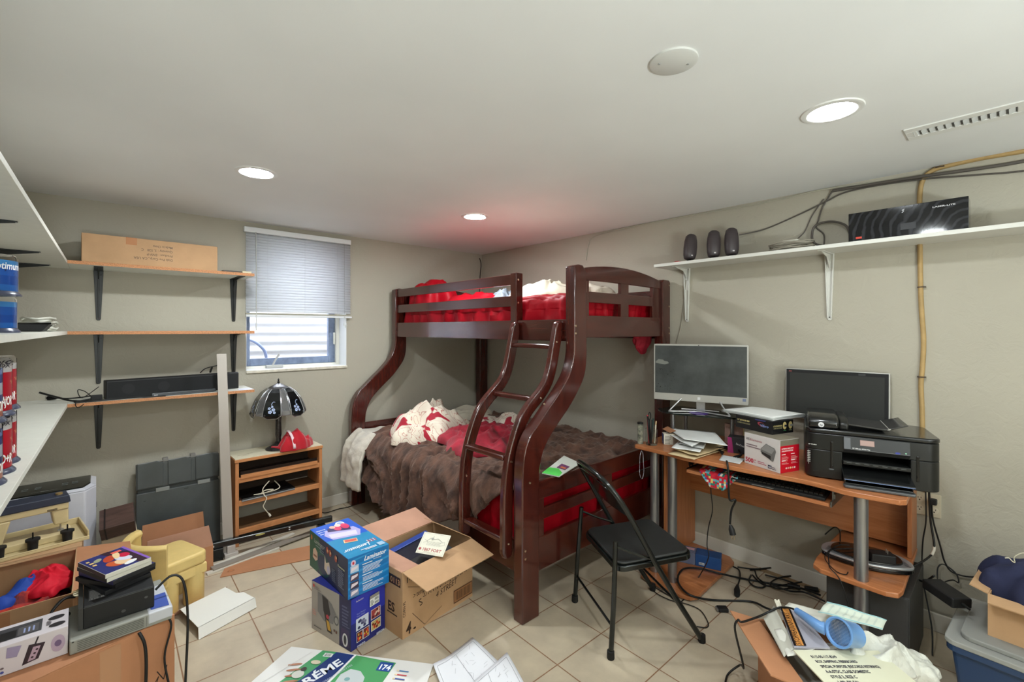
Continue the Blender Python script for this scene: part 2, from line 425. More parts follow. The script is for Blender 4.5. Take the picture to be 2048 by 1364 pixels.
for i in range(n_):
    y = L0 + .04 + (L1 - L0 - .08) * i / (n_ - 1); c.add([(-.03, y, -.001), (.03, y, -.001), (.03, y + .016, -.007), (-.03, y + .016, -.007)], [(0, 1, 2, 3)])
c.build('louvres', P((205, 207, 206), .5), t, local=True, solid=.0008)
# ------------------------------------------------------------------ photo point -> point on a real plane of the room
_F = (math.sin(R(YAW)), math.cos(R(YAW))); _Rr = (math.cos(R(YAW)), -math.sin(R(YAW)))
def ray(px, py):
    a = (px - 1024) / 910.2
    return Vector((_F[0] + a * _Rr[0], _F[1] + a * _Rr[1], (658.1 - py) / 910.2))
def uz(px, py, z=0.0): r = ray(px, py); return Vector((0, 0, 1.45)) + r * ((z - 1.45) / r.z)
def ux(px, py, X=2.98): r = ray(px, py); return Vector((0, 0, 1.45)) + r * (X / r.x)
def uy(px, py, Y=3.753): r = ray(px, py); return Vector((0, 0, 1.45)) + r * (Y / r.y)
def ud(px, py, d): return Vector((0, 0, 1.45)) + ray(px, py) * d

# ------------------------------------------------------------------ bunk bed
def cherry(name, sc):
    m = wood(name, (50, 18, 14), (80, 29, 20), sc, rough=.22, coat=.8, bump=.1); return m
m_chz = cherry('cherry_wood_upright', (26, 26, 3)); m_chx = cherry('cherry_wood_x', (3, 30, 30)); m_chy = cherry('cherry_wood_y', (30, 3, 30))
m_bolt = M('bolt_brass', (225, 205, 180), .25, 1)
bed = thing('bunk_bed', 'dark cherry wooden bunk bed with curved posts and a curved ladder in the corner', 'bunk bed', (1.59, 1.64, 0))
PL = [(1.53, 0), (1.53, .70), (1.535, .78), (1.552, .86), (1.59, .925), (1.64, .970), (1.717, 1.041), (1.795, 1.110), (1.872, 1.195), (1.909, 1.271), (1.922, 1.345), (1.922, 1.797)]
PR = [(1.648, 0), (1.648, .66), (1.653, .735), (1.671, .80), (1.707, .867), (1.788, .948), (1.890, 1.036), (1.960, 1.114), (2.008, 1.185), (2.028, 1.265), (2.030, 1.36), (2.030, 1.770)]
def curvepost(y0, y1):
    def sm(p): 
        q = spl([(a, 0, b) for a, b in p[1:-1]], 4); return [p[0]] + [(v[0], v[2]) for v in q] + [p[-1]]
    poly = sm(PL) + [(1.96, 1.808), (1.995, 1.806)] + sm(PR)[::-1]
    # split into strips so the bend shades smoothly
    c = G(); c.prism(poly, y0, y1, 'y'); return c
for (a, b) in ((1.61, 1.676), (3.637, 3.703)): curvepost(a, b).build('curved_post', m_chz, bed, bevel=.006, smooth=30)
for (a, b) in ((1.615, 1.68), (3.637, 3.703)):
    c = G(); c.prism([(2.862, 0), (2.962, 0), (2.962, 1.775), (2.95, 1.79), (2.875, 1.79), (2.862, 1.775)], a, b, 'y'); c.build('wall_side_post', m_chz, bed, bevel=.005)
c = G(); c.box(1.935, 1.965, 1.676, 3.637, 1.382, 1.505); c.build('upper_side_rail', m_chy, bed, bevel=.004)
c = G(); c.box(2.90, 2.93, 1.68, 3.637, 1.382, 1.505); c.build('upper_side_rail', m_chy, bed, bevel=.004)
for z0, z1 in ((1.730, 1.797), (1.592, 1.660)):
    c = G(); c.box(1.938, 1.958, 2.13, 3.637, z0, z1); c.build('guard_rail', m_chy, bed, bevel=.003)
c = G(); c.box(2.905, 2.925, 1.68, 3.637, 1.63, 1.72); c.build('guard_rail', m_chy, bed, bevel=.003)
c = G(); c.box(1.926, 1.985, 2.085, 2.138, 1.49, 1.803); c.build('guard_post', m_chz, bed, bevel=.004)
def arch(x0, x1, za, zm, zb, zlow, n=14):
    top = [(x0 + (x1 - x0) * i / n, (za * (1 - i / n) + zb * i / n) + (zm - (za + zb) / 2) * (1 - (2 * i / n - 1) ** 2)) for i in range(n + 1)]
    low = [(x0 + (x1 - x0) * i / n, zlow + .006 * (1 - (2 * i / n - 1) ** 2)) for i in range(n + 1)]
    return top + low[::-1]
for y0 in (1.628, 3.655):
    y1 = y0 + .026
    c = G(); c.prism(arch(2.028, 2.864, 1.797, 1.828, 1.777, 1.725), y0, y1, 'y'); c.build('arched_rail', m_chx, bed, bevel=.004, smooth=25)
    c = G(); c.box(2.028, 2.864, y0, y1, 1.40, 1.528); c.build('end_beam', m_chx, bed, bevel=.004)
    c = G(); c.box(2.075, 2.80, y0 + .004, y1 - .004, 1.602, 1.665); c.build('end_slat', m_chx, bed, bevel=.003)
    for a, b in ((2.028, 2.078), (2.392, 2.478), (2.76, 2.864)):
        c = G(); c.box(a, b, y0 + .0045, y1 - .0005 + .002, 1.52, 1.735); c.build('end_upright', m_chz, bed, bevel=.003)
    c = G(); c.box(1.645, 2.864, y0, y1, .578, .668); c.build('lower_end_rail', m_chx, bed, bevel=.004)
    c = G(); c.box(1.70, 2.864, y0 + .004, y1 - .004, .468, .526); c.build('end_slat', m_chx, bed, bevel=.003)
    c = G(); c.box(1.645, 2.864, y0, y1, .215, .385); c.build('lower_end_beam', m_chx, bed, bevel=.004)
    for a, b in ((1.647, 1.706), (2.21, 2.30), (2.80, 2.864)):
        c = G(); c.box(a, b, y0 + .0045, y1 + .0015, .375, .59); c.build('end_upright', m_chz, bed, bevel=.003)
c = G(); c.box(1.565, 1.592, 1.676, 3.637, .215, .375); c.build('lower_side_rail', m_chy, bed, bevel=.004)
c = G(); c.box(2.92, 2.95, 1.676, 3.637, .215, .375); c.build('lower_side_rail', m_chy, bed, bevel=.004)
c = G()
for i in range(13): y = 1.76 + i * .148; c.box(1.592, 2.92, y, y + .07, .285, .303)
c.build('lower_slats', m_chx, bed)
c = G()
for i in range(13): y = 1.76 + i * .148; c.box(1.965, 2.90, y, y + .07, 1.405, 1.42)
c.build('upper_slats', m_chx, bed)
# curved ladder
SL = [(1.907, 1.494), (1.872, 1.46), (1.850, 1.370), (1.812, 1.225), (1.762, 1.143), (1.650, 1.050), (1.588, .972), (1.536, .855), (1.508, .76), (1.493, .66), (1.487, .532), (1.487, .330)]
def stringer(y0, y1):
    q = [Vector((p[0], p[2])) for p in spl([(a, 0, b) for a, b in SL[1:]], 4)]
    rt = []
    for i, p in enumerate(q):
        t = (q[min(i + 1, len(q) - 1)] - q[max(i - 1, 0)]).normalized(); nn = Vector((-t.y, t.x))
        if nn.x < 0: nn = -nn
        rt.append(p + nn * .066)
    poly = [(1.885, 1.487), (1.905, 1.497), (1.925, 1.493)] + [tuple(p) for p in rt][1:] + [(1.547, .305), (1.525, .295), (1.503, .298)] + [tuple(p) for p in q[::-1]]
    c = G(); c.prism(poly, y0, y1, 'y'); return c
for a, b in ((1.700, 1.737), (2.052, 2.089)): stringer(a, b).build('ladder_stringer', m_chz, bed, bevel=.013, smooth=30, seg=3)
def rung(x, z, w=.062, h=.026, tilt=0):
    T = Matrix.Translation((x, 0, z)) @ Matrix.Rotation(R(tilt), 4, 'Y')
    c = G(); c.box(-w / 2, w / 2, 1.735, 2.054, -h / 2, h / 2, T=T); return c
for x, z, w_ in ((1.886, 1.352, .05), (1.742, 1.070, .05), (1.535, .795, .055), (1.528, .385, .062)): rung(x, z, w_).build('ladder_rung', m_chy, bed, bevel=.008, seg=3, smooth=30)
def bolt(p, ax='y'):
    T = Matrix.Translation(p) @ (Matrix.Rotation(R(90), 4, 'X') if ax == 'y' else Matrix.Rotation(R(-90), 4, 'Y'))
    c = G(); c.lathe([(.0065, 0), (.0065, .0015), (.003, .0025), (.0001, .001)], n=12, T=T); c.build('bolt', m_bolt, bed, smooth=40)
for p in ((1151.5, 651.8), (1151.5, 666.8), (1088.5, 808.5), (1050.8, 1102), (1050.8, 1118), (1060, 966)): bolt(uy(*p, 1.6095))
for p in ((1081.7, 796.6), (1023, 924), (1017.5, 1088), (1113.5, 684)): bolt(uy(*p, 1.6995))
for p in ((1036.4, 559.4), (1036.4, 605.6)): bolt(uy(*p, 2.0845))
for p in ((1338, 571), (1338, 613), (1338, 655.7), (1338, 666.8)): bolt(uy(*p, 1.6145))
bolt(ux(933.5, 951, 1.492), 'x')

# ------------------------------------------------------------------ bedding
m_redsheet = M('red_sheet', (158, 5, 24), .5, spec=.2, sheen=.0, bump=(9, .5, .01), stretch=(1, 1, .35))
m_redplush = M('red_plush', (160, 20, 44), .8, sheen=.15, var=(12, .35), bump=(45, .5, .004))
def plush_brown():
    m = M('brown_plush', (100, 70, 56), .95, sheen=.35, var=(14, .4), col2=(58, 41, 35), bump=(24, .9, .014), stretch=(1, 1, .6)); m.node_tree.nodes['Principled BSDF'].inputs['Sheen Tint'].default_value = (.62, .45, .36, 1); return m
m_brown = plush_brown()
m_cream = M('cream_fleece', (205, 196, 176), .9, sheen=.1, var=(14, .12), bump=(40, .5, .004))
def blanket_mat():
    m = M('cream_red_floral', (222, 208, 190), .9, sheen=.1); nt = m.node_tree; b = nt.nodes['Principled BSDF']
    tc = N(nt, 'ShaderNodeTexCoord'); no = N(nt, 'ShaderNodeTexNoise', Scale=3.2, Detail=2.0, Distortion=2.5)
    nt.links.new(tc.outputs['Object'], no.inputs['Vector'])
    rp = N(nt, 'ShaderNodeValToRGB'); e = rp.color_ramp.elements; e[0].position = 0; e[0].color = (*lin((165, 28, 48)), 1); e[1].position = 1; e[1].color = (*lin((226, 214, 196)), 1)
    for p_, c_ in ((.40, (165, 28, 48)), (.42, (226, 214, 196)), (.50, (226, 214, 196)), (.51, (176, 100, 88)), (.525, (226, 214, 196)), (.60, (226, 214, 196)), (.61, (180, 110, 95)), (.622, (226, 214, 196))):
        q = e.new(p_); q.color = (*lin(c_), 1)
    nt.links.new(no.outputs['Fac'], rp.inputs[0]); nt.links.new(rp.outputs[0], b.inputs['Base Color'])
    n2 = N(nt, 'ShaderNodeTexNoise', Scale=50.0); bp = N(nt, 'ShaderNodeBump', Strength=.5, Distance=.004)
    nt.links.new(n2.outputs['Fac'], bp.inputs['Height']); nt.links.new(bp.outputs[0], b.inputs['Normal'])
    return m
m_floral = blanket_mat()
def softbox(x0, x1, y0, y1, z0, z1, r=.05, amp=.012, fr=7, seed=0, n=(84, 30, 8), gather=0):
    """stuffed box with wrinkled surface"""
    c = G(); cx, cy, cz = (x0 + x1) / 2, (y0 + y1) / 2, (z0 + z1) / 2; hx, hy, hz = (x1 - x0) / 2, (y1 - y0) / 2, (z1 - z0) / 2
    bm = bmesh.new(); bmesh.ops.create_cube(bm, size=2); bmesh.ops.subdivide_edges(bm, edges=bm.edges, cuts=n[0], use_grid_fill=True)
    vs = []
    for v in bm.verts:
        p = Vector((v.co.x * hx, v.co.y * hy, v.co.z * hz))
        q = Vector((max(-hx + r, min(hx - r, p.x)), max(-hy + r, min(hy - r, p.y)), max(-hz + r, min(hz - r, p.z))))
        d = p - q
        if d.length > 1e-6: p = q + d.normalized() * r; nn = d.normalized()
        else: nn = Vector((0, 0, 1)) if abs(v.co.z) > .99 else (Vector((1, 0, 0)) if abs(v.co.x) > .99 else Vector((0, 1, 0)))
        a = amp * (1 - abs(nz(p.x * fr + seed, p.y * fr, p.z * fr * .6)) * 2.2)
        if gather and abs(nn.z) < .75:
            w_ = (p.x + p.y) * 19 + 4.5 * nz(p.x * 2.5, p.y * 2.5, seed) + (p.z + hz) * 9 * nz(p.x * 1.3, p.y * 1.3, seed + 4)
            a += gather * (.5 - abs(math.sin(w_)) ** .6) * (1.2 if p.z < .3 * hz else .7) + gather * .5 * nz(w_ * 2.3, p.z * 9, seed)
        if abs(nn.z) > .75: a += .010 * (1 - abs(nz(p.x * 6 + seed, p.y * 9, 3)) * 2.4)
        p = p + nn * a
        v.co = p + Vector((cx, cy, cz))
    bm.verts.ensure_lookup_table(); bm.verts.index_update()
    c.add([v.co.copy() for v in bm.verts], [tuple(v.index for v in f.verts) for f in bm.faces]); bm.free(); return c
def heap(cx, cy, rx, ry, z0, h, seed=0, rot=0, n=84, fold=.35, fr=5, sharp=.55, under=None, asp=1.0):
    """crumpled cloth heap resting on z0 (or on the function under(x, y))"""
    c = G(); rings = n // 2; cr, sr = math.cos(rot), math.sin(rot); vs = []; 
    for j in range(rings + 1):
        u = j / rings
        for k in range(n):
            a = 2 * PI * k / n
            rr = u * (1 + .22 * nz(math.cos(a) * 1.6 + seed, math.sin(a) * 1.6, seed) + .06 * math.sin(a * 9 + seed))
            x, y = rx * rr * math.cos(a), ry * rr * math.sin(a)
            wx, wy = x + .05 * nz(x * 9, y * 9, seed + 5), y * asp + .05 * nz(x * 9, y * 9, seed + 9)
            f = 1 - abs(nz(wx * fr + seed, wy * fr, seed * 1.7)) * 2.4
            f2 = 1 - abs(nz(wx * fr * 2.3 + seed, wy * fr * 2.3, seed + 3)) * 2.2
            dome = max(0, 1 - u * u) ** sharp
            z = h * dome * (1 - fold + fold * f + fold * .45 * f2)
            X, Y = cx + x * cr - y * sr, cy + x * sr + y * cr
            b = under(X, Y) if under else z0
            vs.append((X, Y, b + max(z, .004 + .004 * (1 - u))))
    fs = []
    for j in range(rings):
        for k in range(n): fs.append((j * n + k, j * n + (k + 1) % n, (j + 1) * n + (k + 1) % n, (j + 1) * n + k))
    k0 = len(vs); 
    for k in range(n):
        x, y, z = vs[rings * n + k]; vs.append((x, y, (under(x, y) if under else z0) + .0005))
    for k in range(n): fs.append((rings * n + k, rings * n + (k + 1) % n, k0 + (k + 1) % n, k0 + k))
    fs.append(tuple(k0 + k for k in range(n))[::-1])
    c.add(vs, fs); return c
def clothobj(c, name, m, label, cat, **kw):
    o = c.build(name, m, smooth=180, **kw); tag(o, label, cat); return o
o = softbox(1.605, 2.905, 1.70, 3.615, .304, .57, .06, .006, 5, 1, gather=.012).build('mattress', m_redsheet, smooth=180); tag(o, 'mattress in a red fitted sheet on the lower bunk', 'mattress')
o = softbox(1.99, 2.885, 1.705, 3.615, 1.425, 1.650, .05, .008, 6, 4, gather=.024).build('mattress', m_redsheet, smooth=180); tag(o, 'mattress in a wrinkled red fitted sheet on the upper bunk', 'mattress')
# brown blanket: over the lower mattress and down the open side
def bl_fn(u, v):
    y = 1.675 + .01 + v * 1.72
    yy = y
    hang0 = .60 if y < 1.78 else 0
    # hem height along the open side
    hem = [(1.68, .64), (1.78, .60), (1.92, .50), (2.04, .37), (2.14, .34), (2.4, .27), (2.9, .175), (3.1, .20), (3.3, .30), (3.5, .40)]
    for (a, za), (b, zb) in zip(hem[:-1], hem[1:]):
        if a <= y <= b: hz = za + (zb - za) * (y - a) / (b - a); break
    else: hz = .45
    # path from wall side (u=0) to hem (u=1)
    L1 = 1.25; L2 = max(.02, .64 - hz)
    s = u * (L1 + L2)
    tt_ = max(0, s - L1)
    fa = y * 5.2 + 3.2 * tt_ + 1.3 * nz(y * 1.9, u * 2.4, 7)
    fold = 1 - 2 * abs(math.sin(PI * fa)) ** .55 + .45 * (1 - 2 * abs(math.sin(PI * (fa * 2.3 + nz(y * 4, tt_ * 5, 2)))) ** .6)
    f2 = 1 - abs(nz(y * 9 + 2 * nz(u * 4, y * 2, 3), u * 6, 5.1)) * 2.2
    if s < L1:
        x = 2.88 - s * (2.88 - 1.60) / L1
        z = .598 + .018 * nz(x * 5, y * 5, 1) + .030 * (1 - abs(nz(x * 7 + 2, y * 5 + 1.5 * nz(x * 3, y * 3), 4)) * 2.6) + .016 * f2
        e = max(0, (s - (L1 - .22)) / .22); z += .035 * math.sin(e * PI) * (.5 + .5 * fold) + .012; x -= .0
        if y < 1.80: z = min(z, .655 + .01 * f2)
        z += 0
    else:
        t = (s - L1) / L2; hh = .630 * (1 - t) + hz * t; k = min(1, (s - L1) / .12)
        x = 1.60 - .085 * math.sin(k * PI / 2) - (.020 + .022 * t) * fold * k - .015 * f2 * k - .05 * t * max(0, math.sin((y - 2.0) * 2.2)) ; z = hh + .012 * f2
        if y < 2.12: x = max(x, 1.542 if t < .9 else 1.55)
    return (x, y + .012 * nz(u * 6, y * 3, 9), z)
c = G(); c.grid(bl_fn, 150, 190); clothobj(c, 'blanket', m_brown, 'rumpled dark brown plush blanket spread over the lower bunk and hanging down its open side', 'blanket', solid=.012)
# cream comforter hanging at the far corner
def cf_fn(u, v):
    y = 3.33 + v * .295 - .02 * u
    fold = nz(y * 12, u * 2.5, 3.3); s = u * .95
    if s < .42: x = 2.0 - s; z = .635 + .02 * nz(x * 6, y * 6, 2) - .02 * (1 - u)
    else:
        t = (s - .42) / .53; x = 1.58 - .13 * math.sin(min(1, t * 1.5) * PI / 2) - .03 * fold - .02 * t; z = .635 - .41 * t ** 1.35 + .012 * nz(y * 9, u * 9, 1)
        z += .06 * max(0, (y - 3.5)) / .1 * t * .3
    return (x + .012 * nz(u * 14, y * 14, 1), y, z + .01 * nz(u * 16, y * 20, 6))
c = G(); c.grid(cf_fn, 70, 34); clothobj(c, 'comforter', M('cream_quilt', (200, 192, 178), .85, sheen=.3, bump=(22, .8, .01), var=(10, .1)), 'cream quilted comforter spilling over the far corner of the lower bunk', 'comforter', solid=.025)
clothobj(heap(1.95, 3.10, .40, .27, .615, .245, seed=2.3, rot=.5, fr=4.2, fold=.45, n=120), 'blanket', m_floral, 'cream fleece blanket with red floral pattern heaped at the far end of the lower bunk', 'blanket')
clothobj(heap(2.07, 2.60, .46, .30, .635, .10, seed=7.1, rot=.9, fr=5, fold=.6, sharp=.4, n=110), 'throw_blanket', m_redplush, 'crumpled crimson plush throw on the brown blanket behind the ladder', 'blanket')
clothobj(heap(2.42, 2.88, .30, .22, .625, .13, seed=4.4, rot=.4, fr=4, fold=.5), 'sheet', m_floral, 'white and red patterned sheet bunched beside the wall on the lower bunk', 'sheet')
clothobj(heap(2.55, 3.42, .28, .15, .60, .13, seed=9.1, fr=4, fold=.25), 'pillow', m_cream, 'cream pillow against the far end panel of the lower bunk', 'pillow')
# upper bunk things
clothobj(heap(2.16, 3.38, .20, .21, 1.655, .235, seed=3.7, fr=4, fold=.15, sharp=.45), 'pillow', m_redsheet, 'red pillow standing proud at the far end of the upper bunk', 'pillow')
clothobj(heap(2.30, 2.98, .26, .36, 1.655, .08, seed=5.2, fr=5, fold=.6, n=100), 'blanket', m_redsheet, 'loose red cover lying beside the red pillow on the upper bunk', 'blanket')
clothobj(heap(2.33, 2.62, .14, .15, 1.655, .095, seed=1.2, fr=8, fold=.5), 'shirt', M('grey_cotton', (120, 128, 138), .9, var=(12, .2)), 'crumpled grey blue shirt on the upper bunk behind the guard rails', 'shirt')
clothobj(heap(2.34, 2.22, .20, .30, 1.655, .125, seed=6.6, fr=6, fold=.45), 'blanket', m_cream, 'cream fleece blanket bunched in the middle of the upper bunk', 'blanket')
clothobj(heap(2.45, 1.90, .20, .17, 1.655, .10, seed=8.6, fr=5, fold=.3), 'towel', M('white_towel', (226, 216, 200), .95, bump=(60, .6, .004)), 'white towel at the open end of the upper bunk', 'towel')
# red cloth hanging under the upper bunk
def hang(cx, cy, z1, w, h, seed):
    c = G()
    def fn(u, v):
        a = 2 * PI * u; rr = (.5 * w * (1 - v) ** .7 + .018) * (1 + .35 * nz(math.cos(a) * 2 + seed, math.sin(a) * 2, v * 2.5))
        return (cx + rr * math.cos(a), cy + rr * .35 * math.sin(a), z1 - h * v)
    c.grid(fn, 36, 16); return c
clothobj(hang(2.80, 1.735, 1.40, .19, .125, 3), 'cloth', M('crimson_cloth', (140, 14, 34), .8, bump=(25, .8, .01)), 'dark red cloth end hanging beneath the upper bunk above the computer screen', 'cloth')
# magazine on the blanket
_q = [uz(1084, 946, .672), uz(1118, 953, .676), uz(1160, 926, .680), uz(1128, 911, .676)]
t = thing('leaflet', 'white and lime green leaflet lying on the brown blanket near the post', 'leaflet', tuple(_q[0]))
c = G(); c.add([p for p in _q] + [p - Vector((0, 0, .004)) for p in _q], [(0, 1, 2, 3), (7, 6, 5, 4), (0, 4, 5, 1), (1, 5, 6, 2), (2, 6, 7, 3), (3, 7, 4, 0)]); c.build('pages', P((214, 216, 206), .5), t)
def _on(a_, b_): return (_q[0] * (1 - a_) + _q[1] * a_) * (1 - b_) + (_q[3] * (1 - a_) + _q[2] * a_) * b_ + Vector((0, 0, .0012))
for nm_, pp, cl in (('green_patch', ((.0, .0), (1, .0), (.9, .22), (.5, .36), (0, .3)), (96, 214, 96)), ('picture', ((.35, .38), (.85, .38), (.85, .62), (.35, .62)), (120, 70, 110)), ('picture', ((.5, .42), (.8, .42), (.8, .5), (.5, .5)), (215, 120, 80))):
    c = G(); c.add([_on(*p) + Vector((0, 0, .0006 if cl[0] == 215 else 0)) for p in pp], [tuple(range(len(pp)))]); c.build(nm_, P(cl), t, fixn=False)
# ------------------------------------------------------------------ shelves on the left and back walls
m_mel = M('white_melamine', (214, 213, 203), .4, var=(30, .04))
m_chip = M('chipboard_edge', (196, 138, 96), .8, var=(160, .35), bump=(200, .4, .001))
m_blk = M('black_enamel', (18, 19, 19), .35)
m_blkmat = M('black_plastic_matt', (22, 22, 23), .6)
m_blkgl = M('black_plastic_gloss', (12, 12, 13), .18, coat=.5)
m_cable = M('black_rubber_cable', (16, 16, 16), .5)
def rotloc(x, y, rz): return Matrix.Translation((x, y, 0)) @ Matrix.Rotation(rz, 4, 'Z')
for zt, nm in ((1.825, 'top'), (1.438, 'middle'), (1.042, 'bottom')):
    t = thing('wall_shelf', 'white laminate board along the left wall, %s of the three' % nm, 'shelf', (-.28, 2.0, zt - .018), group='white boards along the left wall')
    sk = .0203 if nm == 'bottom' else .013
    c = G(); c.prism([(XL + .001, .45), (-.1275 - sk * 3.0, .45), (-.1275, 3.45), (-.1275, YB - .001), (XL + .001, YB - .001)], zt - .018, zt); c.build('board', m_mel, t, bevel=.001)
    for y in ((2.22, 3.025, 3.60) if nm != 'middle' else (1.2, 2.6)):
        c = G(); c.prism([(XL + .001, zt - .0185), (-.205, zt - .0185), (-.205, zt - .024), (XL + .012, zt - .062), (XL + .012, zt - .30), (XL + .001, zt - .30)], y - .002, y + .002, 'y')
        c.prism([(XL + .001, y - .02), (-.20, y - .009), (-.20, y + .009), (XL + .001, y + .02)], zt - .0212, zt - .0182, 'z')
        c.prism([(y - .02, zt - .02), (y + .02, zt - .02), (y + .009, zt - .31), (y - .009, zt - .31)], XL + .001, XL + .004, 'x')
        c.build('bracket', m_blk, t)
    t = thing('wall_shelf', 'raw-edged chipboard shelf left of the window, %s of the three' % nm, 'shelf', (.32, 3.6, zt - .018), group='chipboard shelves beside the window')
    c = G(); c.box(-.1265, .779, 3.45, YB - .001, zt - .018, zt); o = c.build('board', [m_mel, m_chip], t)
    for p in o.data.polygons:
        if abs(p.normal.z) < .5: p.material_index = 1
    for x in (-.002, .713):
        c = G(); yw = YB - .001
        c.prism([(x - .023, zt - .0185), (x + .023, zt - .0185), (x + .011, zt - .315), (x + .006, zt - .322), (x - .006, zt - .322), (x - .011, zt - .315)], yw - .004, yw, 'y')
        c.prism([(x - .0035, zt - .0185), (x + .0035, zt - .0185), (x + .0025, zt - .31), (x - .0025, zt - .31)], yw - .016, yw - .003, 'y')
        c.prism([(x - .02, 3.49), (x + .02, 3.49), (x + .022, yw), (x - .022, yw)], zt - .0215, zt - .0185, 'z')
        c.prism([(3.50, zt - .02), (yw, zt - .02), (yw, zt - .11), (yw - .012, zt - .075), (yw - .05, zt - .038)], x - .002, x + .002, 'x')
        for dz in (.045, .30): c.cyl((x + (.012 if dz < .1 else 0), 0, zt - dz), .0035, yw - .007, yw - .003, 8, axis='y')
        c.build('bracket', m_blk, t, bevel=.001)

m_card = M('cardboard', (184, 146, 108), .8, var=(6, .10), bump=(60, .15, .001))
m_card2 = M('cardboard_orange', (176, 122, 86), .75, var=(5, .10), bump=(60, .15, .001))
m_card3 = M('cardboard_pink', (186, 140, 116), .8, var=(6, .1))
# long carton on the top shelf
t = thing('cardboard_box', 'long tan cardboard box with upside-down printing on the shelf by the window', 'cardboard box', (.247, 3.59, 1.8255), R(1.5))
c = G(); c.box(-.322, .322, -.115, .105, 0, .160); c.build('carton', m_card, t, local=True, bevel=.003)
a = Art((-.322, -.115, 0), (1, 0, 0), (0, 0, 1)); ink = (92, 68, 48)
for i, s_ in enumerate(('Made in China', 'Quantity : 2, 520   C', 'Product : ENV-P', 'Disk Pro Corp.,.CA USA')):
    w_ = (.095, .150, .125, .185)[i]; a.text(s_, .408, .128 - i * .0255, .019, ink, width=w_, rot=PI, bold=.01)
a.rect(.188, .118, .05, .042, (172, 112, 62)); a.build('printing', t)
a = Art((-.322, -.115, .160), (1, 0, 0), (0, 1, 0)); a.rect(.188, 0, .05, .2, (176, 118, 68)); a.build('packing_tape', t)
o = G().prism([(.600, 3.462), (.708, 3.468), (.704, 3.56), (.598, 3.555)], 1.8255, 1.836).build('flat_case', P((78, 72, 68), .5), bevel=.002); tag(o, 'thin grey flat case lying at the end of the top shelf by the window', 'case')
o = G().prism([(.710, 3.462), (.765, 3.466), (.762, 3.53), (.708, 3.526)], 1.8255, 1.838).build('small_card_box', P((206, 196, 168), .7), bevel=.001); tag(o, 'tiny cream box at the very end of the top shelf beside the blind', 'box')
# black tray and white bundle on the middle board
t = thing('plastic_tray', 'shallow black plastic tray on the middle left board', 'tray', (-.285, 3.12, 1.4385))
c = G(); c.prism([(-.10, 0), (.09, 0), (.118, .038), (-.118, .038)], -.12, .12, 'y'); c.build('tray_body', m_blkmat, t, local=True, bevel=.006)
c = G(); c.tube([(-.118, -.12, .038), (.118, -.12, .038), (.118, .12, .038), (-.118, .12, .038)], .005, 8, closed=True); c.build('tray_rim', m_blkgl, t, local=True, smooth=60)
c = G()
for i in range(7):
    pts = [(-.235 + (.062 + .010 * math.sin(i * 2.1)) * math.cos(q * PI / 9), 3.44 + (.11 + .008 * i % 3) * math.sin(q * PI / 9), 1.444 + .010 * i + .004 * math.sin(q * 1.3 + i)) for q in range(18)]
    c.tube(pts, .0055, 6, closed=True)
tag(c.build('coiled_cable', M('white_cable', (222, 222, 210), .45), smooth=60), 'coiled white cable lying behind the black tray on the middle left board', 'cable')

# disc spindles
m_clear = M('spindle_cover', (250, 250, 252), .04, trans=1, ior=1.04)
m_spb = M('spindle_base', (62, 66, 84), .25)
def spindle(x, y, z, h, wrap, words, label, grp, rz=0, r=.060):
    t = thing('disc_spindle', label, 'disc spindle', (x, y, z), rz, group=grp)
    c = G(); c.lathe([(r + .008, 0), (r + .008, .004), (r + .003, .010), (r, .014)], n=40); c.build('base', m_spb, t, local=True, smooth=40)
    c = G(); c.lathe([(r - .003, .0145), (r - .003, h * .86)], n=40)
    o = c.build('label_wrap', wrap, t, local=True, smooth=40)
    c = G(); c.lathe([(r, .0145), (r, h - .008), (r - .006, h), (.001, h + .001)], n=40); c.build('clear_cover', m_clear, t, local=True, smooth=40, fixn=False)
    if words:
        # lettering wrapped round the cover
        ml = []; g = G()
        for (tx, zz, sz, colr, wd, ang) in words:
            mt = P(colr); 
            if mt not in ml: ml.append(mt)
            vs, fs, w0 = text_mesh(tx, .15, .02); s_ = wd / max(w0, 1e-6)
            g.add([((r + .0012) * math.cos(ang + (v[0] * s_ - wd / 2) / r), (r + .0012) * math.sin(ang + (v[0] * s_ - wd / 2) / r), zz + v[1] * sz) for v in vs], fs, ml.index(mt))
        g.build('lettering', ml, t, local=True, fixn=False)
    return t
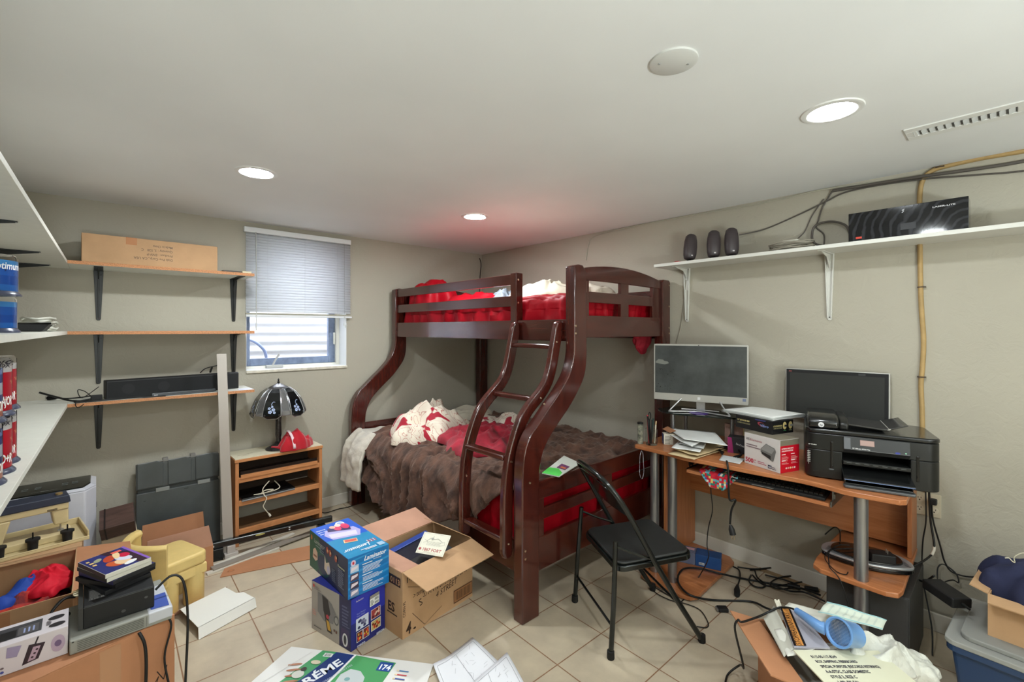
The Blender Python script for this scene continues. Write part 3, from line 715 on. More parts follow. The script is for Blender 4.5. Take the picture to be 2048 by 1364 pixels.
def wrapmat(name, bands, mott=None):
    """label colours by height (generated z)"""
    m = M(name, bands[0][1], .3); nt = m.node_tree; b = nt.nodes['Principled BSDF']
    tc = N(nt, 'ShaderNodeTexCoord'); sp = N(nt, 'ShaderNodeSeparateXYZ'); nt.links.new(tc.outputs['Generated'], sp.inputs[0])
    rp = N(nt, 'ShaderNodeValToRGB'); rp.color_ramp.interpolation = 'CONSTANT'; e = rp.color_ramp.elements
    e[0].position = 0; e[0].color = (*lin(bands[0][1]), 1); e[1].position = bands[1][0]; e[1].color = (*lin(bands[1][1]), 1)
    for p_, c_ in bands[2:]: q = e.new(p_); q.color = (*lin(c_), 1)
    nt.links.new(sp.outputs[2], rp.inputs[0])
    if mott:
        no = N(nt, 'ShaderNodeTexNoise', Scale=28.0, Detail=3.0); nt.links.new(tc.outputs['Object'], no.inputs['Vector'])
        r2 = N(nt, 'ShaderNodeValToRGB'); r2.color_ramp.elements[0].position = mott[1]; r2.color_ramp.elements[1].position = mott[1] + .02
        nt.links.new(no.outputs['Fac'], r2.inputs[0]); mx = N(nt, 'ShaderNodeMix', data_type='RGBA')
        # only inside the picture zone
        gt = N(nt, 'ShaderNodeMath', operation='GREATER_THAN'); gt.inputs[1].default_value = .35; lt = N(nt, 'ShaderNodeMath', operation='LESS_THAN'); lt.inputs[1].default_value = .72; mu = N(nt, 'ShaderNodeMath', operation='MULTIPLY'); m3 = N(nt, 'ShaderNodeMath', operation='MULTIPLY')
        nt.links.new(sp.outputs[2], gt.inputs[0]); nt.links.new(sp.outputs[2], lt.inputs[0]); nt.links.new(gt.outputs[0], mu.inputs[0]); nt.links.new(lt.outputs[0], mu.inputs[1])
        nt.links.new(mu.outputs[0], m3.inputs[0]); nt.links.new(r2.outputs[0], m3.inputs[1]); nt.links.new(m3.outputs[0], mx.inputs[0])
        nt.links.new(rp.outputs[0], mx.inputs[6]); mx.inputs[7].default_value = (*lin(mott[0]), 1); nt.links.new(mx.outputs[2], b.inputs['Base Color'])
    else: nt.links.new(rp.outputs[0], b.inputs['Base Color'])
    return m
wr = wrapmat('red_disc_label', [(0, (206, 24, 46)), (.12, (190, 16, 40)), (.24, (226, 190, 110)), (.255, (200, 20, 44)), (.86, (226, 226, 224))], ((236, 150, 110), .56))
wn = wrapmat('navy_disc_label', [(0, (190, 120, 96)), (.3, (30, 42, 110)), (.45, (196, 206, 222)), (.7, (34, 60, 140)), (.88, (120, 150, 210))])
wb = wrapmat('blue_disc_label', [(0, (40, 110, 196)), (.2, (22, 80, 170)), (.5, (30, 96, 190)), (.8, (70, 150, 220))], ((30, 50, 110), .58))
AV = R(-48)   # side of a spindle that faces the room
def rw(tx): return [(tx, .030, .036, (240, 238, 236), .062, AV), ('VOX', .136, .016, (40, 36, 46), .050, AV)]
for k, (x, y, wm_, nm) in enumerate(((-.248, 2.075, wr, 'third from the front, nearest the window'), (-.245, 1.94, wr, 'second from the front'), (-.249, 1.805, wn, 'frontmost and navy'))):
    for lv, zz in ((0, 1.0425), (1, 1.2055)):
        col = 'navy' if wm_ is wn else 'red'
        spindle(x, y, zz, .162, wm_, rw('DVD+R' if lv == 0 and k == 1 else '-R MAJOR'), '%s tower of blank discs on the bottom board, %s tier, %s' % (col, ('lower', 'upper')[lv], ('farthest of the row', 'middle of the row', 'nearest of the row')[k]), 'blank disc towers on the bottom left board', rz=.1 * k)
spindle(-.252, 2.13, 1.4385, .112, wb, None, 'blue labelled tower of blank discs on the middle board, lower rear one', 'blue disc towers', r=.060)
spindle(-.282, 1.985, 1.4385, .112, wb, None, 'blue labelled tower of blank discs on the middle board, lower front one', 'blue disc towers', r=.060)
spindle(-.248, 2.09, 1.5515, .125, wb, [('Optimum', .080, .030, (226, 232, 238), .085, AV)], 'blue labelled tower of blank discs stacked on top of the other blue ones', 'blue disc towers', r=.062)

# soundbar and cables on the bottom chipboard shelf
t = thing('soundbar', 'long black soundbar on the bottom chipboard shelf', 'soundbar', (.03, 3.50, 1.0425), R(7.5))
c = G(); c.prism([(0, 0), (.085, 0), (.085, .108), (.012, .112), (0, .105)], 0, .69, 'x'); c.build('speaker_body', m_blkmat, t, local=True, bevel=.004)
a = Art((0, 0, .01), (1, 0, 0), (0, 0, 1)); a.rect(.008, 0, .674, .09, P((30, 31, 32), .9)); a.ell(.10, .045, .03, .03, P((38, 39, 40), .9)); a.ell(.27, .045, .03, .03, P((38, 39, 40), .9)); a.ell(.58, .045, .03, .03, P((38, 39, 40), .9)); a.rect(.565, .055, .014, .003, (150, 150, 150)); a.build('grille', t)
t = thing('slim_black_bar', 'slim dark grey bar in front of the soundbar', 'media bar', (.235, 3.468, 1.0425), R(4))
c = G(); c.prism([(0, 0), (.034, 0), (.03, .020), (.004, .020)], 0, .33, 'x'); c.build('bar_body', P((50, 53, 56), .3), t, local=True, bevel=.002)
a = Art((0, 0, 0), (1, 0, 0), (0, .2, 1)); a.text('auv', .010, .006, .014, (190, 190, 190), bold=.02); a.build('lettering', t)
zc = 1.0455
c = G(); c.tube(spl([uz(112, 796, 1.056), uz(135, 797, 1.056), uz(160, 795, 1.052), uz(182, 792, 1.050), (-.02, 3.50, 1.060), (-.10, 3.47, 1.048), (-.03, 3.455, 1.048), (.06, 3.462, 1.048), (.16, 3.45, 1.050), (.21, 3.455, 1.047), (.30, 3.452, 1.047)], 8), .004, 8)
c.tube(spl([(-.02, 3.54, 1.05), (-.06, 3.60, 1.09), (-.09, 3.60, 1.10), (-.07, 3.56, 1.06), (.0, 3.52, 1.12)], 8), .0022, 6)
c.tube(spl([(.0, 3.48, 1.047), (-.10, 3.49, 1.052), (-.17, 3.53, 1.075), (-.24, 3.56, 1.105)], 8), .0055, 8)
c.tube(spl([(-.02, 3.47, 1.047), (-.09, 3.44, 1.050), (-.085, 3.435, 1.02), (-.05, 3.46, 1.046)], 8), .002, 6)
o = c.build('power_cable', m_cable, smooth=60); tag(o, 'tangled black cable with a plug beside the soundbar', 'cable')
pa_, pb_ = uz(97, 796, 1.056), uz(112, 796, 1.056); pd_ = (pa_ - pb_).normalized()
c = G(); c.tube([pa_, pb_], [.013, .008], 8)
for dz_ in (-.005, .005): c.rod(pa_ + Vector((0, 0, dz_)), pa_ + pd_ * .018 + Vector((0, 0, dz_)), .0018, 6); c.build('plug', m_blkmat, o, smooth=60)
c = G(); c.box(-.035, .015, 3.47, 3.495, 1.0425, 1.078); tag(c.build('power_adapter', m_blkmat, bevel=.004), 'small black power adapter at the left end of the soundbar', 'adapter')
c = G(); c.tube(spl([(.50, 3.645, 1.157), (.52, 3.64, 1.18), (.545, 3.63, 1.192), (.60, 3.62, 1.205)], 6), .0035, 6); c.tube(spl([(.555, 3.64, 1.157), (.56, 3.635, 1.178), (.565, 3.63, 1.192)], 5), [.006] * 11, 6)
tag(c.build('cable_end', m_cable, smooth=60), 'short black cable end sticking up behind the soundbar', 'cable')
o = G().prism([(.69, 3.46), (.774, 3.455), (.772, 3.56), (.70, 3.55)], 1.0425, 1.0435).build('paper_slip', P((224, 224, 232), .6)); tag(o, 'white paper slip with blue marks at the end of the bottom chipboard shelf', 'paper')
a = Art((.70, 3.47, 1.0435), (1, 0, 0), (0, 1, 0)); a.line([(0, .01), (.02, .02), (.05, .012)], .003, (120, 130, 190)); a.line([(0, .03), (.06, .028)], .002, (120, 130, 190)); a.build('pen_marks', o)

# leaning strip
c = G(); c.add([(.560, 3.438, 1.29), (.612, 3.43, 1.29), (.640, 3.36, 0), (.585, 3.368, 0), (.562, 3.446, 1.29), (.614, 3.438, 1.29), (.642, 3.369, 0), (.587, 3.377, 0)], [(0, 1, 2, 3), (7, 6, 5, 4), (0, 4, 5, 1), (1, 5, 6, 2), (2, 6, 7, 3), (3, 7, 4, 0)])
tag(c.build('metal_strip', M('aluminium_strip', (168, 160, 154), .38, .4)), 'tall grey strip leaning upright against the shelves by the night stand', 'strip')

# portable air conditioner
ac = thing('portable_air_conditioner', 'white portable air conditioner with a black top panel under the left shelves', 'air conditioner', (-.21, 3.56, 0))
m_acw = M('marbled_white_plastic', (206, 206, 214), .35, var=(4, .1))
out = [(-.41, 3.42), (-.055, 3.42), (-.012, 3.50), (-.012, 3.70), (-.41, 3.70)]
c = G(); c.prism(out, .03, .565); c.build('housing', m_acw, ac, bevel=.008)
c = G(); n_ = len(out); ins = [(-.395, 3.435), (-.065, 3.435), (-.035, 3.51), (-.035, 3.69), (-.395, 3.69)]
c.add([(x, y, .5655) for x, y in out] + [(x, y, .578) for x, y in ins], [(i, (i + 1) % 5, (i + 1) % 5 + 5, i + 5) for i in range(5)] + [(5, 6, 7, 8, 9), (4, 3, 2, 1, 0)]); c.build('top_rim', m_acw, ac)
c = G(); c.add([(x, y, .5785) for x, y in ins] + [(x * .98 - .004, y + (.006 if y < 3.6 else -.006), .584) for x, y in ins], [(i, (i + 1) % 5, (i + 1) % 5 + 5, i + 5) for i in range(5)] + [(5, 6, 7, 8, 9), (4, 3, 2, 1, 0)]); c.build('control_panel', M('black_glass_panel', (16, 19, 16), .22), ac)
a = Art(Vector((-.395, 3.44, .5842)) - Vector((-.21, 3.56, 0)), (1, 0, 0), (0, 1, 0)); g1 = (150, 156, 150)
for x in (.10, .15, .255, .295): a.ell(x, .13, .013, .011, g1); a.ell(x, .13, .010, .008, (30, 34, 30)); a.rect(x - .012, .098, .024, .006, g1)
a.rect(.13, .03, .10, .002, g1); a.rect(.165, .026, .03, .006, g1); a.build('button_marks', ac)
c = G(); c.prism([(3.52, .44), (3.55, .455), (3.55, .425)], -.0115, -.009, 'x'); c.build('side_arrow', P((90, 84, 84)), ac)
for x in (-.38, -.05):
    for y in (3.45, 3.67): c = G(); c.cyl((x, y, 0), .02, 0, .031, 12); c.build('caster', m_blkmat, ac, smooth=40)

# dark box on a pale carton
t = thing('wooden_box', 'small dark brown wooden box tilted on a pale carton beside the white air conditioner', 'box', (.085, 3.45, .30), rot=(R(28), R(-6), R(-4)))
c = G(); c.box(-.075, .075, -.05, .10, 0, .085); c.build('box_body', wood('dark_walnut', (62, 44, 38), (92, 68, 60), (4, 30, 30), rough=.5), t, local=True, bevel=.003)
c = G(); c.box(-.055, -.048, -.0515, .1015, -.0, .0865); c.build('strap', P((30, 22, 20)), t, local=True)
c = G(); c.box(.01, .165, 3.42, 3.62, 0, .285); tag(c.build('pale_carton', P((188, 174, 148), .8), bevel=.003), 'pale carton standing beneath the tilted dark wooden box', 'carton')

# grey plastic panels leaning on the wall
m_gp = M('grey_plastic', (72, 76, 76), .35, var=(9, .12)); m_gpd = M('grey_plastic_dark', (40, 44, 44), .45)
t = thing('folded_plastic_cabinet', 'dark grey hinged plastic panels leaning on the wall beneath the shelves', 'plastic cabinet', (.39, 3.64, 0), rot=(R(-4), 0, 0))
c = G(); c.box(-.22, .22, -.03, .03, .003, .425); c.build('lower_panel', m_gp, t, local=True, bevel=.004)
c = G(); c.box(-.212, .212, -.02, .02, .425, .445); c.build('hinge_gap', m_gpd, t, local=True)
for x in (-.09, .13): c = G(); c.box(x - .035, x + .035, -.034, -.018, .418, .442); c.build('hinge', M('hinge_grey', (130, 132, 128), .4) if x < 0 else bpy.data.materials['hinge_grey'], t, local=True, bevel=.002)
c = G(); c.box(-.22, .22, -.024, .024, .445, .60); c.build('upper_panel', m_gp, t, local=True, bevel=.003)
for x0, x1 in ((-.215, -.085), (-.062, .062), (.085, .215)):
    c = G(); c.prism([(x0, .452), (x1, .452), (x1, .595), ((x0 + x1) / 2 + .03, .612), (x0, .602)], -.031, -.0245, 'y'); c.build('raised_panel', m_gp, t, local=True, bevel=.003)
c = G()
for x in (-.073, .073): c.box(x - .014, x + .014, -.026, .02, .60, .622)
c.tube([(-.215, -.02, .606), (.215, -.02, .606)], .005, 8); c.build('clips', M('clip_grey', (120, 118, 114), .35), t, local=True, bevel=.002)
c = G(); c.box(-.185, -.175, -.0312, -.030, .375, .379); c.box(.02, .045, -.0312, -.030, .405, .41); c.build('slots', m_gpd, t, local=True)

# ------------------------------------------------------------------ night stand with lamp
m_ply = wood('birch_edge', (176, 112, 66), (204, 142, 92), (6, 40, 40), rough=.5, coat=.1)
m_plyv = wood('birch_upright', (172, 108, 64), (200, 138, 88), (40, 40, 5), rough=.5, coat=.1)
m_dkwood = wood('brown_board', (86, 58, 36), (112, 78, 48), (6, 40, 40), rough=.5, coat=.1)
ns = thing('night_stand', 'low wooden shelf unit with a chipped white top beneath the window', 'shelf unit', (.95, 3.6, 0), R(1.0))
X0, X1, Y0, Y1, ZT = -.283, .286, -.125, .125, .583
m_chipw = M('chipped_white_top', (214, 206, 180), .45, var=(7, .10))
c = G(); c.box(X0, X1, Y0, Y1, ZT - .004, ZT); c.build('laminate_top', m_chipw, ns, local=True)
c = G(); c.box(X0 - .004, X1 + .004, Y0 - .006, Y1, ZT - .024, ZT - .0045); c.build('top_board', m_ply, ns, local=True, bevel=.002)
for x in (X0, X1 - .022): c = G(); c.box(x, x + .022, Y0, Y1, 0, ZT - .0245); c.build('side_panel', m_plyv, ns, local=True, bevel=.002)
for z in (.085, .275, .430): c = G(); c.box(X0 + .022, X1 - .022, Y0 + .004, Y1 - .01, z, z + .018); c.build('shelf', m_dkwood, ns, local=True)
for z in (.075, .265, .420):
    c = G(); c.box(X0 + .022, X1 - .022, Y0, Y0 + .02, z, z + .034); c.build('front_lip', m_ply, ns, local=True, bevel=.002)
for z in (.20, .36): c = G(); c.box(X1 - .032, X1 - .0225, .06, .072, z, z + .06); c.build('cleat', P((196, 180, 150)), ns, local=True)
c = G(); c.box(X0 + .022, X1 - .022, Y1 - .009, Y1 - .003, .30, ZT - .03); c.build('back_board', P((60, 46, 36), .8), ns, local=True)
a = Art((X0, Y0, ZT), (1, 0, 0), (0, 1, 0)); a.line([(.03, .09), (.09, .10), (.13, .115)], .004, (120, 84, 60)); a.line([(.05, .065), (.10, .07)], .003, (140, 100, 70)); a.build('chips', ns)
t = thing('glass_tray', 'smoked glass drawer tray in the top opening of the low wooden unit', 'tray', (.95, 3.585, .4485), R(1))
c = G(); c.box(-.25, .25, -.10, .09, 0, .006); c.box(-.25, .25, -.105, -.10, 0, .045); c.build('tray', M('smoked_glass', (40, 32, 28), .1, coat=.5), t, local=True)
c = G(); c.box(-.25, .25, -.116, -.107, .0, .024); c.build('wood_rail', m_ply, t, local=True)
t = thing('laptop', 'closed black laptop with a silver edge inside the low wooden unit', 'laptop', (.865, 3.575, .2935), R(3))
c = G(); c.box(-.165, .175, -.11, .10, .001, .012); c.build('base', P((150, 152, 156), .35, .6), t, local=True, bevel=.003)
c = G(); c.box(-.165, .175, -.11, .10, .0125, .022); c.build('lid', m_blkgl, t, local=True, bevel=.004)
t = thing('white_cable', 'white cable trailing over the closed laptop out of the low wooden unit', 'cable', (.85, 3.46, .32))
pts = spl([(.93, 3.55, .365), (.95, 3.50, .33), (.90, 3.47, .322), (.83, 3.472, .322), (.85, 3.462, .34), (.90, 3.465, .332), (.84, 3.462, .322), (.78, 3.475, .322)], 8)
c = G(); c.tube(pts, .0035, 8); c.tube(spl([(.88, 3.49, .39), (.835, 3.47, .35), (.84, 3.455, .31), (.852, 3.445, .29), (.84, 3.44, .262), (.83, 3.44, .24), (.845, 3.436, .21), (.862, 3.434, .185)], 8), .0032, 8)
c.build('cord', P((206, 196, 176), .5), t, smooth=60)
c = G(); c.tube([(.862, 3.434, .185), (.872, 3.432, .165)], [.006, .008], 8); c.build('cable_plug', P((220, 212, 196)), t, smooth=60)

# touch lamp with glass panels
m_pewter = M('dark_pewter', (84, 82, 82), .35, .8, var=(60, .4)); m_glb = M('black_lamp_glass', (14, 18, 20), .08, coat=.6)
m_gclear = M('bevelled_clear_glass', (205, 205, 205), .1, trans=.85, ior=1.25)
lx, ly, lz = .965, 3.585, .5835
lp = thing('table_lamp', 'table lamp with a shade of black flowered and clear glass on the low unit', 'lamp', (lx, ly, lz))
c = G(); c.lathe([(.085, 0), (.085, .006), (.075, .014), (.050, .026), (.030, .040), (.018, .055)], n=32); c.build('base', m_pewter, lp, local=True, smooth=40)
c = G(); c.lathe([(.018, .0555), (.016, .08), (.021, .10), (.019, .20), (.022, .235), (.015, .255), (.012, .30), (.018, .318), (.010, .34), (.010, .400)], n=20); c.build('stem', m_pewter, lp, local=True, smooth=40)
c = G(); c.lathe([(.012, .3), (.028, .33), (.034, .37), (.026, .405), (.012, .42)], n=20); c.build('bulb', M('bulb_glass', (215, 208, 200), .15, bump=(60, .6, .003)), lp, local=True, smooth=60)
Rz0, Rz1 = .175, .105
def ringpt(a, r, z): return (r * math.cos(a), r * math.sin(a), z)
prof = [(.070, .440), (.105, .415), (.140, .365), (.163, .305), (.172, .265)]
A0 = R(-119)
for k in range(6):
    ac_ = A0 + k * R(60)
    for kind, w0, w1 in (('black_panel', R(19), R(19)), ('clear_panel', R(9), R(9))):
        am = ac_ if kind == 'black_panel' else ac_ + R(30)
        vs = []; n_ = len(prof)
        for (r, z) in prof:
            for s in (-1, 1): vs.append(ringpt(am + s * w0, r / math.cos(w0) * (1 if kind == 'black_panel' else 1.0), z))
        fs = [(2 * i, 2 * i + 1, 2 * i + 3, 2 * i + 2) for i in range(n_ - 1)]
        if kind == 'black_panel':
            vs.append(ringpt(am - R(10), .172, .245)); vs.append(ringpt(am + R(10), .172, .245)); fs.append((2 * n_ - 2, 2 * n_ - 1, 2 * n_ + 1, 2 * n_))
        c = G(); c.add(vs, fs); c.build(kind, m_glb if kind == 'black_panel' else m_gclear, lp, local=True, solid=.003, soff=0, fixn=False)
        c = G()
        L_ = [Vector(v) for v in vs[0:2 * n_:2]]; R_ = [Vector(v) for v in vs[1:2 * n_:2]]
        loop = L_ + ([Vector(vs[-2]), Vector(vs[-1])] if kind == 'black_panel' else []) + R_[::-1]
        c.tube(loop, .0028, 6, closed=True); c.build('panel_frame', M('lamp_silver', (190, 192, 196), .2, .9) if 'lamp_silver' not in bpy.data.materials else bpy.data.materials['lamp_silver'], lp, local=True, smooth=60)
    # flowers painted on the black panel
    o_ = Vector(ringpt(ac_, .170, .262)); tn = Vector((-math.sin(ac_), math.cos(ac_), 0)); up = (Vector(ringpt(ac_, .140, .365)) - o_).normalized()
    a = Art(o_, tn, up, lift=.0075); fl_ = (176, 190, 222)
    for (x, y, r_) in ((-.012, .03, .013), (.008, .045, .012), (-.018, .055, .010), (.016, .025, .009), (0, .065, .008)):
        for q in range(5): a.ell(x + r_ * .6 * math.cos(q * 1.257), y + r_ * .6 * math.sin(q * 1.257), r_ * .45, r_ * .38, fl_, 8); a.k -= 1
        a.k += 1
    a.line([(0, .065), (-.006, .085), (.004, .100), (.016, .098)], .003, fl_); a.build('painted_flowers', lp)
c = G(); c.lathe([(.070, .438), (.060, .450), (.045, .456), (.02, .470), (.010, .474)], n=24); c.build('shade_cap', m_pewter, lp, local=True, smooth=40)
c = G(); c.lathe([(.004, .474), (.010, .482), (.004, .490), (.007, .498), (.002, .508), (.0001, .510)], n=14); c.build('finial', m_blk, lp, local=True, smooth=40)
c = G()
for k in range(12):
    q = A0 + R(15) + k * R(30); c.lathe([(.001, .006), (.007, 0), (.004, -.008), (.001, -.018)], ringpt(q, .178, .272), 8)
c.build('beads', m_pewter, lp, local=True, smooth=60)
# red cap beside the lamp
t = thing('baseball_hat', 'red cloth cap with a white stripe on the low unit beside the lamp', 'cap', (1.062, 3.522, .5838))
o = heap(0, 0, .115, .085, 0, .125, seed=5.5, fr=9, fold=.35, sharp=.4, n=64).build('crown', M('red_felt', (176, 16, 34), .9, sheen=.3, bump=(60, .5, .003)), t, local=True, smooth=180)
c = G(); 
def stripe(u, v): 
    x = -.045 + .012 * math.cos(v * 3) + .018 * (u - .5); y = -.095 + v * .11; z = .012 + .118 * math.sin(min(1, v * 1.15) * PI / 2) ** .8
    return (x, y, z + .006)
c.grid(stripe, 3, 14); c.build('stripe', P((224, 196, 200)), t, local=True, solid=.003, smooth=180)
c = G(); c.prism([(-.11, -.02), (-.155, .04), (-.13, .06), (-.05, .05)], .012, .028); c.build('brim', bpy.data.materials['red_felt'], t, local=True, bevel=.006)
c = G(); c.tube(spl([(1.25, 3.60, .06), (1.30, 3.60, .02), (1.42, 3.64, .006), (1.52, 3.63, .006), (1.60, 3.70, .006)], 8), .0035, 6); tag(c.build('floor_cord', m_cable, smooth=60), 'black cord on the floor between the low wooden unit and the bed leg', 'cord')

# ------------------------------------------------------------------ floor, left
t = thing('black_rail', 'long black metal rail lying across the feet of the low wooden unit', 'rail', (.86, 3.33, 0), R(-7))
c = G(); c.box(-.36, .38, -.018, .018, .075, .115); c.build('rail_body', M('black_gloss_metal', (16, 18, 19), .2, .2, coat=.4), t, local=True, bevel=.006)
c = G(); c.box(-.335, -.28, -.03, .03, 0, .0745); c.build('foot', m_blk, t, local=True, bevel=.003)
c = G(); c.box(.28, .33, -.03, .03, 0, .0745); c.build('foot', m_blk, t, local=True, bevel=.003)
a = Art((-.36, -.018, .075), (1, 0, 0), (0, 0, 1)); a.ell(.285, .028, .028, .006, (176, 166, 96)); a.ell(.46, .030, .006, .004, (190, 190, 190)); a.ell(.46, .016, .006, .004, (190, 190, 190)); a.rect(.02, .012, .012, .01, (200, 200, 200)); a.build('labels', t)
def strip(x0, y0, x1, y1, w_, z0, h_, m, nm, label, grp=None):
    d = Vector((x1 - x0, y1 - y0)).normalized(); nn = Vector((-d.y, d.x)) * w_ / 2
    o = G().prism([(x0 + nn.x, y0 + nn.y), (x1 + nn.x, y1 + nn.y), (x1 - nn.x, y1 - nn.y), (x0 - nn.x, y0 - nn.y)], z0, z0 + h_).build(nm, m, bevel=.001); tag(o, label, 'strip', grp); return o
m_str = M('strip_grey', (150, 142, 132), .45, .2); m_strl = P((206, 200, 188), .4)
strip(.47, 3.20, .88, 3.265, .030, .001, .010, m_strl, 'shelf_track', 'pale thin strip on the floor nearest the flat brown cardboard')
strip(.50, 3.22, 1.16, 3.335, .050, .011, .010, m_str, 'shelf_track', 'grey metal track lying on top of the other floor strips')
strip(.52, 3.28, 1.02, 3.42, .030, .001, .008, m_strl, 'shelf_track', 'pale strip on the floor under the black rail')
c = G(); c.box(.60, .645, 3.335, 3.355, .03, .075); c.box(.585, .66, 3.325, 3.365, 0, .03); tag(c.build('metal_corner_bracket', M('bracket_silver', (188, 180, 174), .4, .3), bevel=.002), 'small silver bracket at the foot of the tall grey strip', 'bracket')
o = G().prism([tuple(uz(440, 1156)[:2]), tuple(uz(632, 1117)[:2]), tuple(uz(640, 1088)[:2]), tuple(uz(455, 1127)[:2])], .0012, .005).build('cardboard_strip', m_card2); tag(o, 'long flat brown cardboard strip lying on the tiles in front of the low unit', 'cardboard')
a = Art(uz(455, 1146, .005), (1, -.05, 0), (.05, 1, 0)); a.ell(.02, .015, .018, .012, (130, 84, 54)); a.ell(.02, .015, .014, .009, (176, 112, 70)); a.build('stamp', o)
# white folded card
t = thing('folded_card', 'white folded piece of carton on the tiles between the yellow chair and the blue boxes', 'folded card', (.45, 2.72, 0), R(17))
c = G(); c.prism([(-.145, -.115), (.125, -.105), (.125, .0), (.10, .02), (.10, .13), (-.12, .12)], .047, .050); 
c.build('top_face', P((222, 220, 212), .6), t, local=True)
c = G(); c.add([(-.145, -.115, .050), (.128, -.105, .050), (.128, -.118, .004), (-.150, -.130, .002), (-.145, -.112, .050), (.128, -.102, .050), (.128, -.115, .004), (-.150, -.127, .002)], [(0, 1, 2, 3), (7, 6, 5, 4), (0, 4, 5, 1), (1, 5, 6, 2), (2, 6, 7, 3), (3, 7, 4, 0)]); c.build('front_flap', P((226, 224, 218), .6), t, local=True)
c = G(); c.add([(-.12, .12, .049), (.11, .13, .049), (.09, .185, .002), (-.15, .175, .002), (-.12, .12, .046), (.11, .13, .046), (.09, .180, .0), (-.15, .170, .0)], [(0, 1, 2, 3), (7, 6, 5, 4), (0, 4, 5, 1), (1, 5, 6, 2), (2, 6, 7, 3), (3, 7, 4, 0)]); c.build('brown_back', m_card3, t, local=True)
# small open carton
t = thing('open_carton', 'small open brown carton behind the yellow child chair', 'carton', (.36, 3.36, 0), R(3))
def shell(c, x0, x1, y0, y1, z0, z1, th=.004, T=None, m=0, bottom=True):
    c.box(x0, x1, y0, y0 + th, z0, z1, m, T); c.box(x0, x1, y1 - th, y1, z0, z1, m, T); c.box(x0, x0 + th, y0 + th, y1 - th, z0, z1, m, T); c.box(x1 - th, x1, y0 + th, y1 - th, z0, z1, m, T)
    if bottom: c.box(x0 + th, x1 - th, y0 + th, y1 - th, z0, z0 + th, m, T)
    return c
def flap(hinge_a, hinge_b, out, th=.004, taper=.0):
    """flap from a hinge line along a vector"""
    a, b, o = Vector(hinge_a), Vector(hinge_b), Vector(out); d = (b - a) * taper; n_ = (b - a).cross(o).normalized() * th
    vs = [a, b, b + o - d, a + o + d]; vs += [v + n_ for v in vs]
    return G().add(vs, [(0, 1, 2, 3), (7, 6, 5, 4), (0, 4, 5, 1), (1, 5, 6, 2), (2, 6, 7, 3), (3, 7, 4, 0)])
shell(G(), -.17, .145, -.12, .10, 0, .145).build('carton_body', m_card2, t, local=True)
flap((-.17, -.116, .145), (.145, -.116, .145), (-.01, -.0, .125), taper=.04).build('front_flap', m_card3, t, local=True)
flap((-.17, .096, .145), (.145, .096, .145), (0, .02, .14), taper=.02).build('back_flap', m_card2, t, local=True)

# yellow toddler chair
m_yel = M('yellow_plastic', (218, 190, 122), .42, var=(20, .06))
t = thing('toddler_chair', 'pale yellow moulded plastic toddler chair with thick round legs', 'child chair', (.285, 2.995, 0), R(20))
c = G(); c.prism(rrect(.225, .275, .04, 6), .205, .268); c.build('seat', m_yel, t, local=True, bevel=.014, seg=4, smooth=40)
c = G()
for y0 in (-.134, .106): c.box(-.10, .108, y0, y0 + .028, .150, .206)
c.box(-.10, -.075, -.106, .106, .150, .206); c.build('apron', m_yel, t, local=True, bevel=.010, seg=3)
for sx, sy in ((1, -1), (1, 1), (-1, -1), (-1, 1)):
    c = G(); c.lathe([(.044, 0), (.047, .01), (.049, .206)], (.062 * sx, .088 * sy, 0), 24); c.build('leg', m_yel, t, local=True, smooth=40)
bp_ = spl([(-.085, -.140, 0), (-.13, -.105, 0), (-.175, -.03, 0), (-.18, .05, 0), (-.13, .115, 0), (-.085, .135, 0)], 6)
c = G(); N_ = len(bp_); vs = []
prof2 = [(-.013, .18), (-.013, .355), (-.022, .375), (-.012, .392), (.012, .395), (.024, .380), (.016, .36), (.013, .18)]
for i, p in enumerate(bp_):
    tt = (bp_[min(i + 1, N_ - 1)] - bp_[max(i - 1, 0)]).normalized(); nn = Vector((tt.y, -tt.x, 0)); k = i / (N_ - 1); hh = .0 - .02 * (1 - k)
    for (d_, z_) in prof2: vs.append(p + nn * -d_ + Vector((0, 0, z_ + (hh if z_ > .2 else 0))))
np_ = len(prof2); fs = []
for i in range(N_ - 1):
    for j in range(np_): fs.append((i * np_ + j, i * np_ + (j + 1) % np_, (i + 1) * np_ + (j + 1) % np_, (i + 1) * np_ + j))
fs.append(tuple(range(np_))); fs.append(tuple((N_ - 1) * np_ + j for j in range(np_))[::-1])
c.add(vs, fs); c.build('backrest', m_yel, t, local=True, smooth=60, bevel=.004)
# ------------------------------------------------------------------ front left pile
FL = (1, 0, 0), (0, 0, 1)      # face looking along -y: right, up
FT = (1, 0, 0), (0, 1, 0)      # top face
def FS(): return (0, -1, 0), (0, 0, 1)   # face looking along -x
B1 = thing('large_cardboard_box', 'large closed orange-brown cardboard box in the left foreground', 'cardboard box', (.203, 2.033, 0), R(16.5))
c = G(); c.box(-.60, 0, 0, .31, 0, .417); c.build('carton', m_card2, B1, local=True, bevel=.003)
c = G(); c.box(-.60, 0, .001, .153, .417, .4195); c.build('top_flap', m_card2, B1, local=True); c = G(); c.box(-.60, 0, .156, .309, .417, .4195); c.build('top_flap', m_card3, B1, local=True)
m_tape = M('clear_tape', (176, 128, 92), .15, coat=.6)
a = Art((-.60, 0, 0), *FL); a.rect(.39, .15, .055, .26, m_tape); a.build('packing_tape', B1)
a = Art((-.60, 0, 0), *FL); a.line([(.535, .18), (.55, .23), (.53, .20), (.56, .19)], .003, (40, 26, 20)); a.line([(.545, .25), (.565, .21), (.575, .255)], .003, (40, 26, 20)); a.build('marker_scribble', B1)

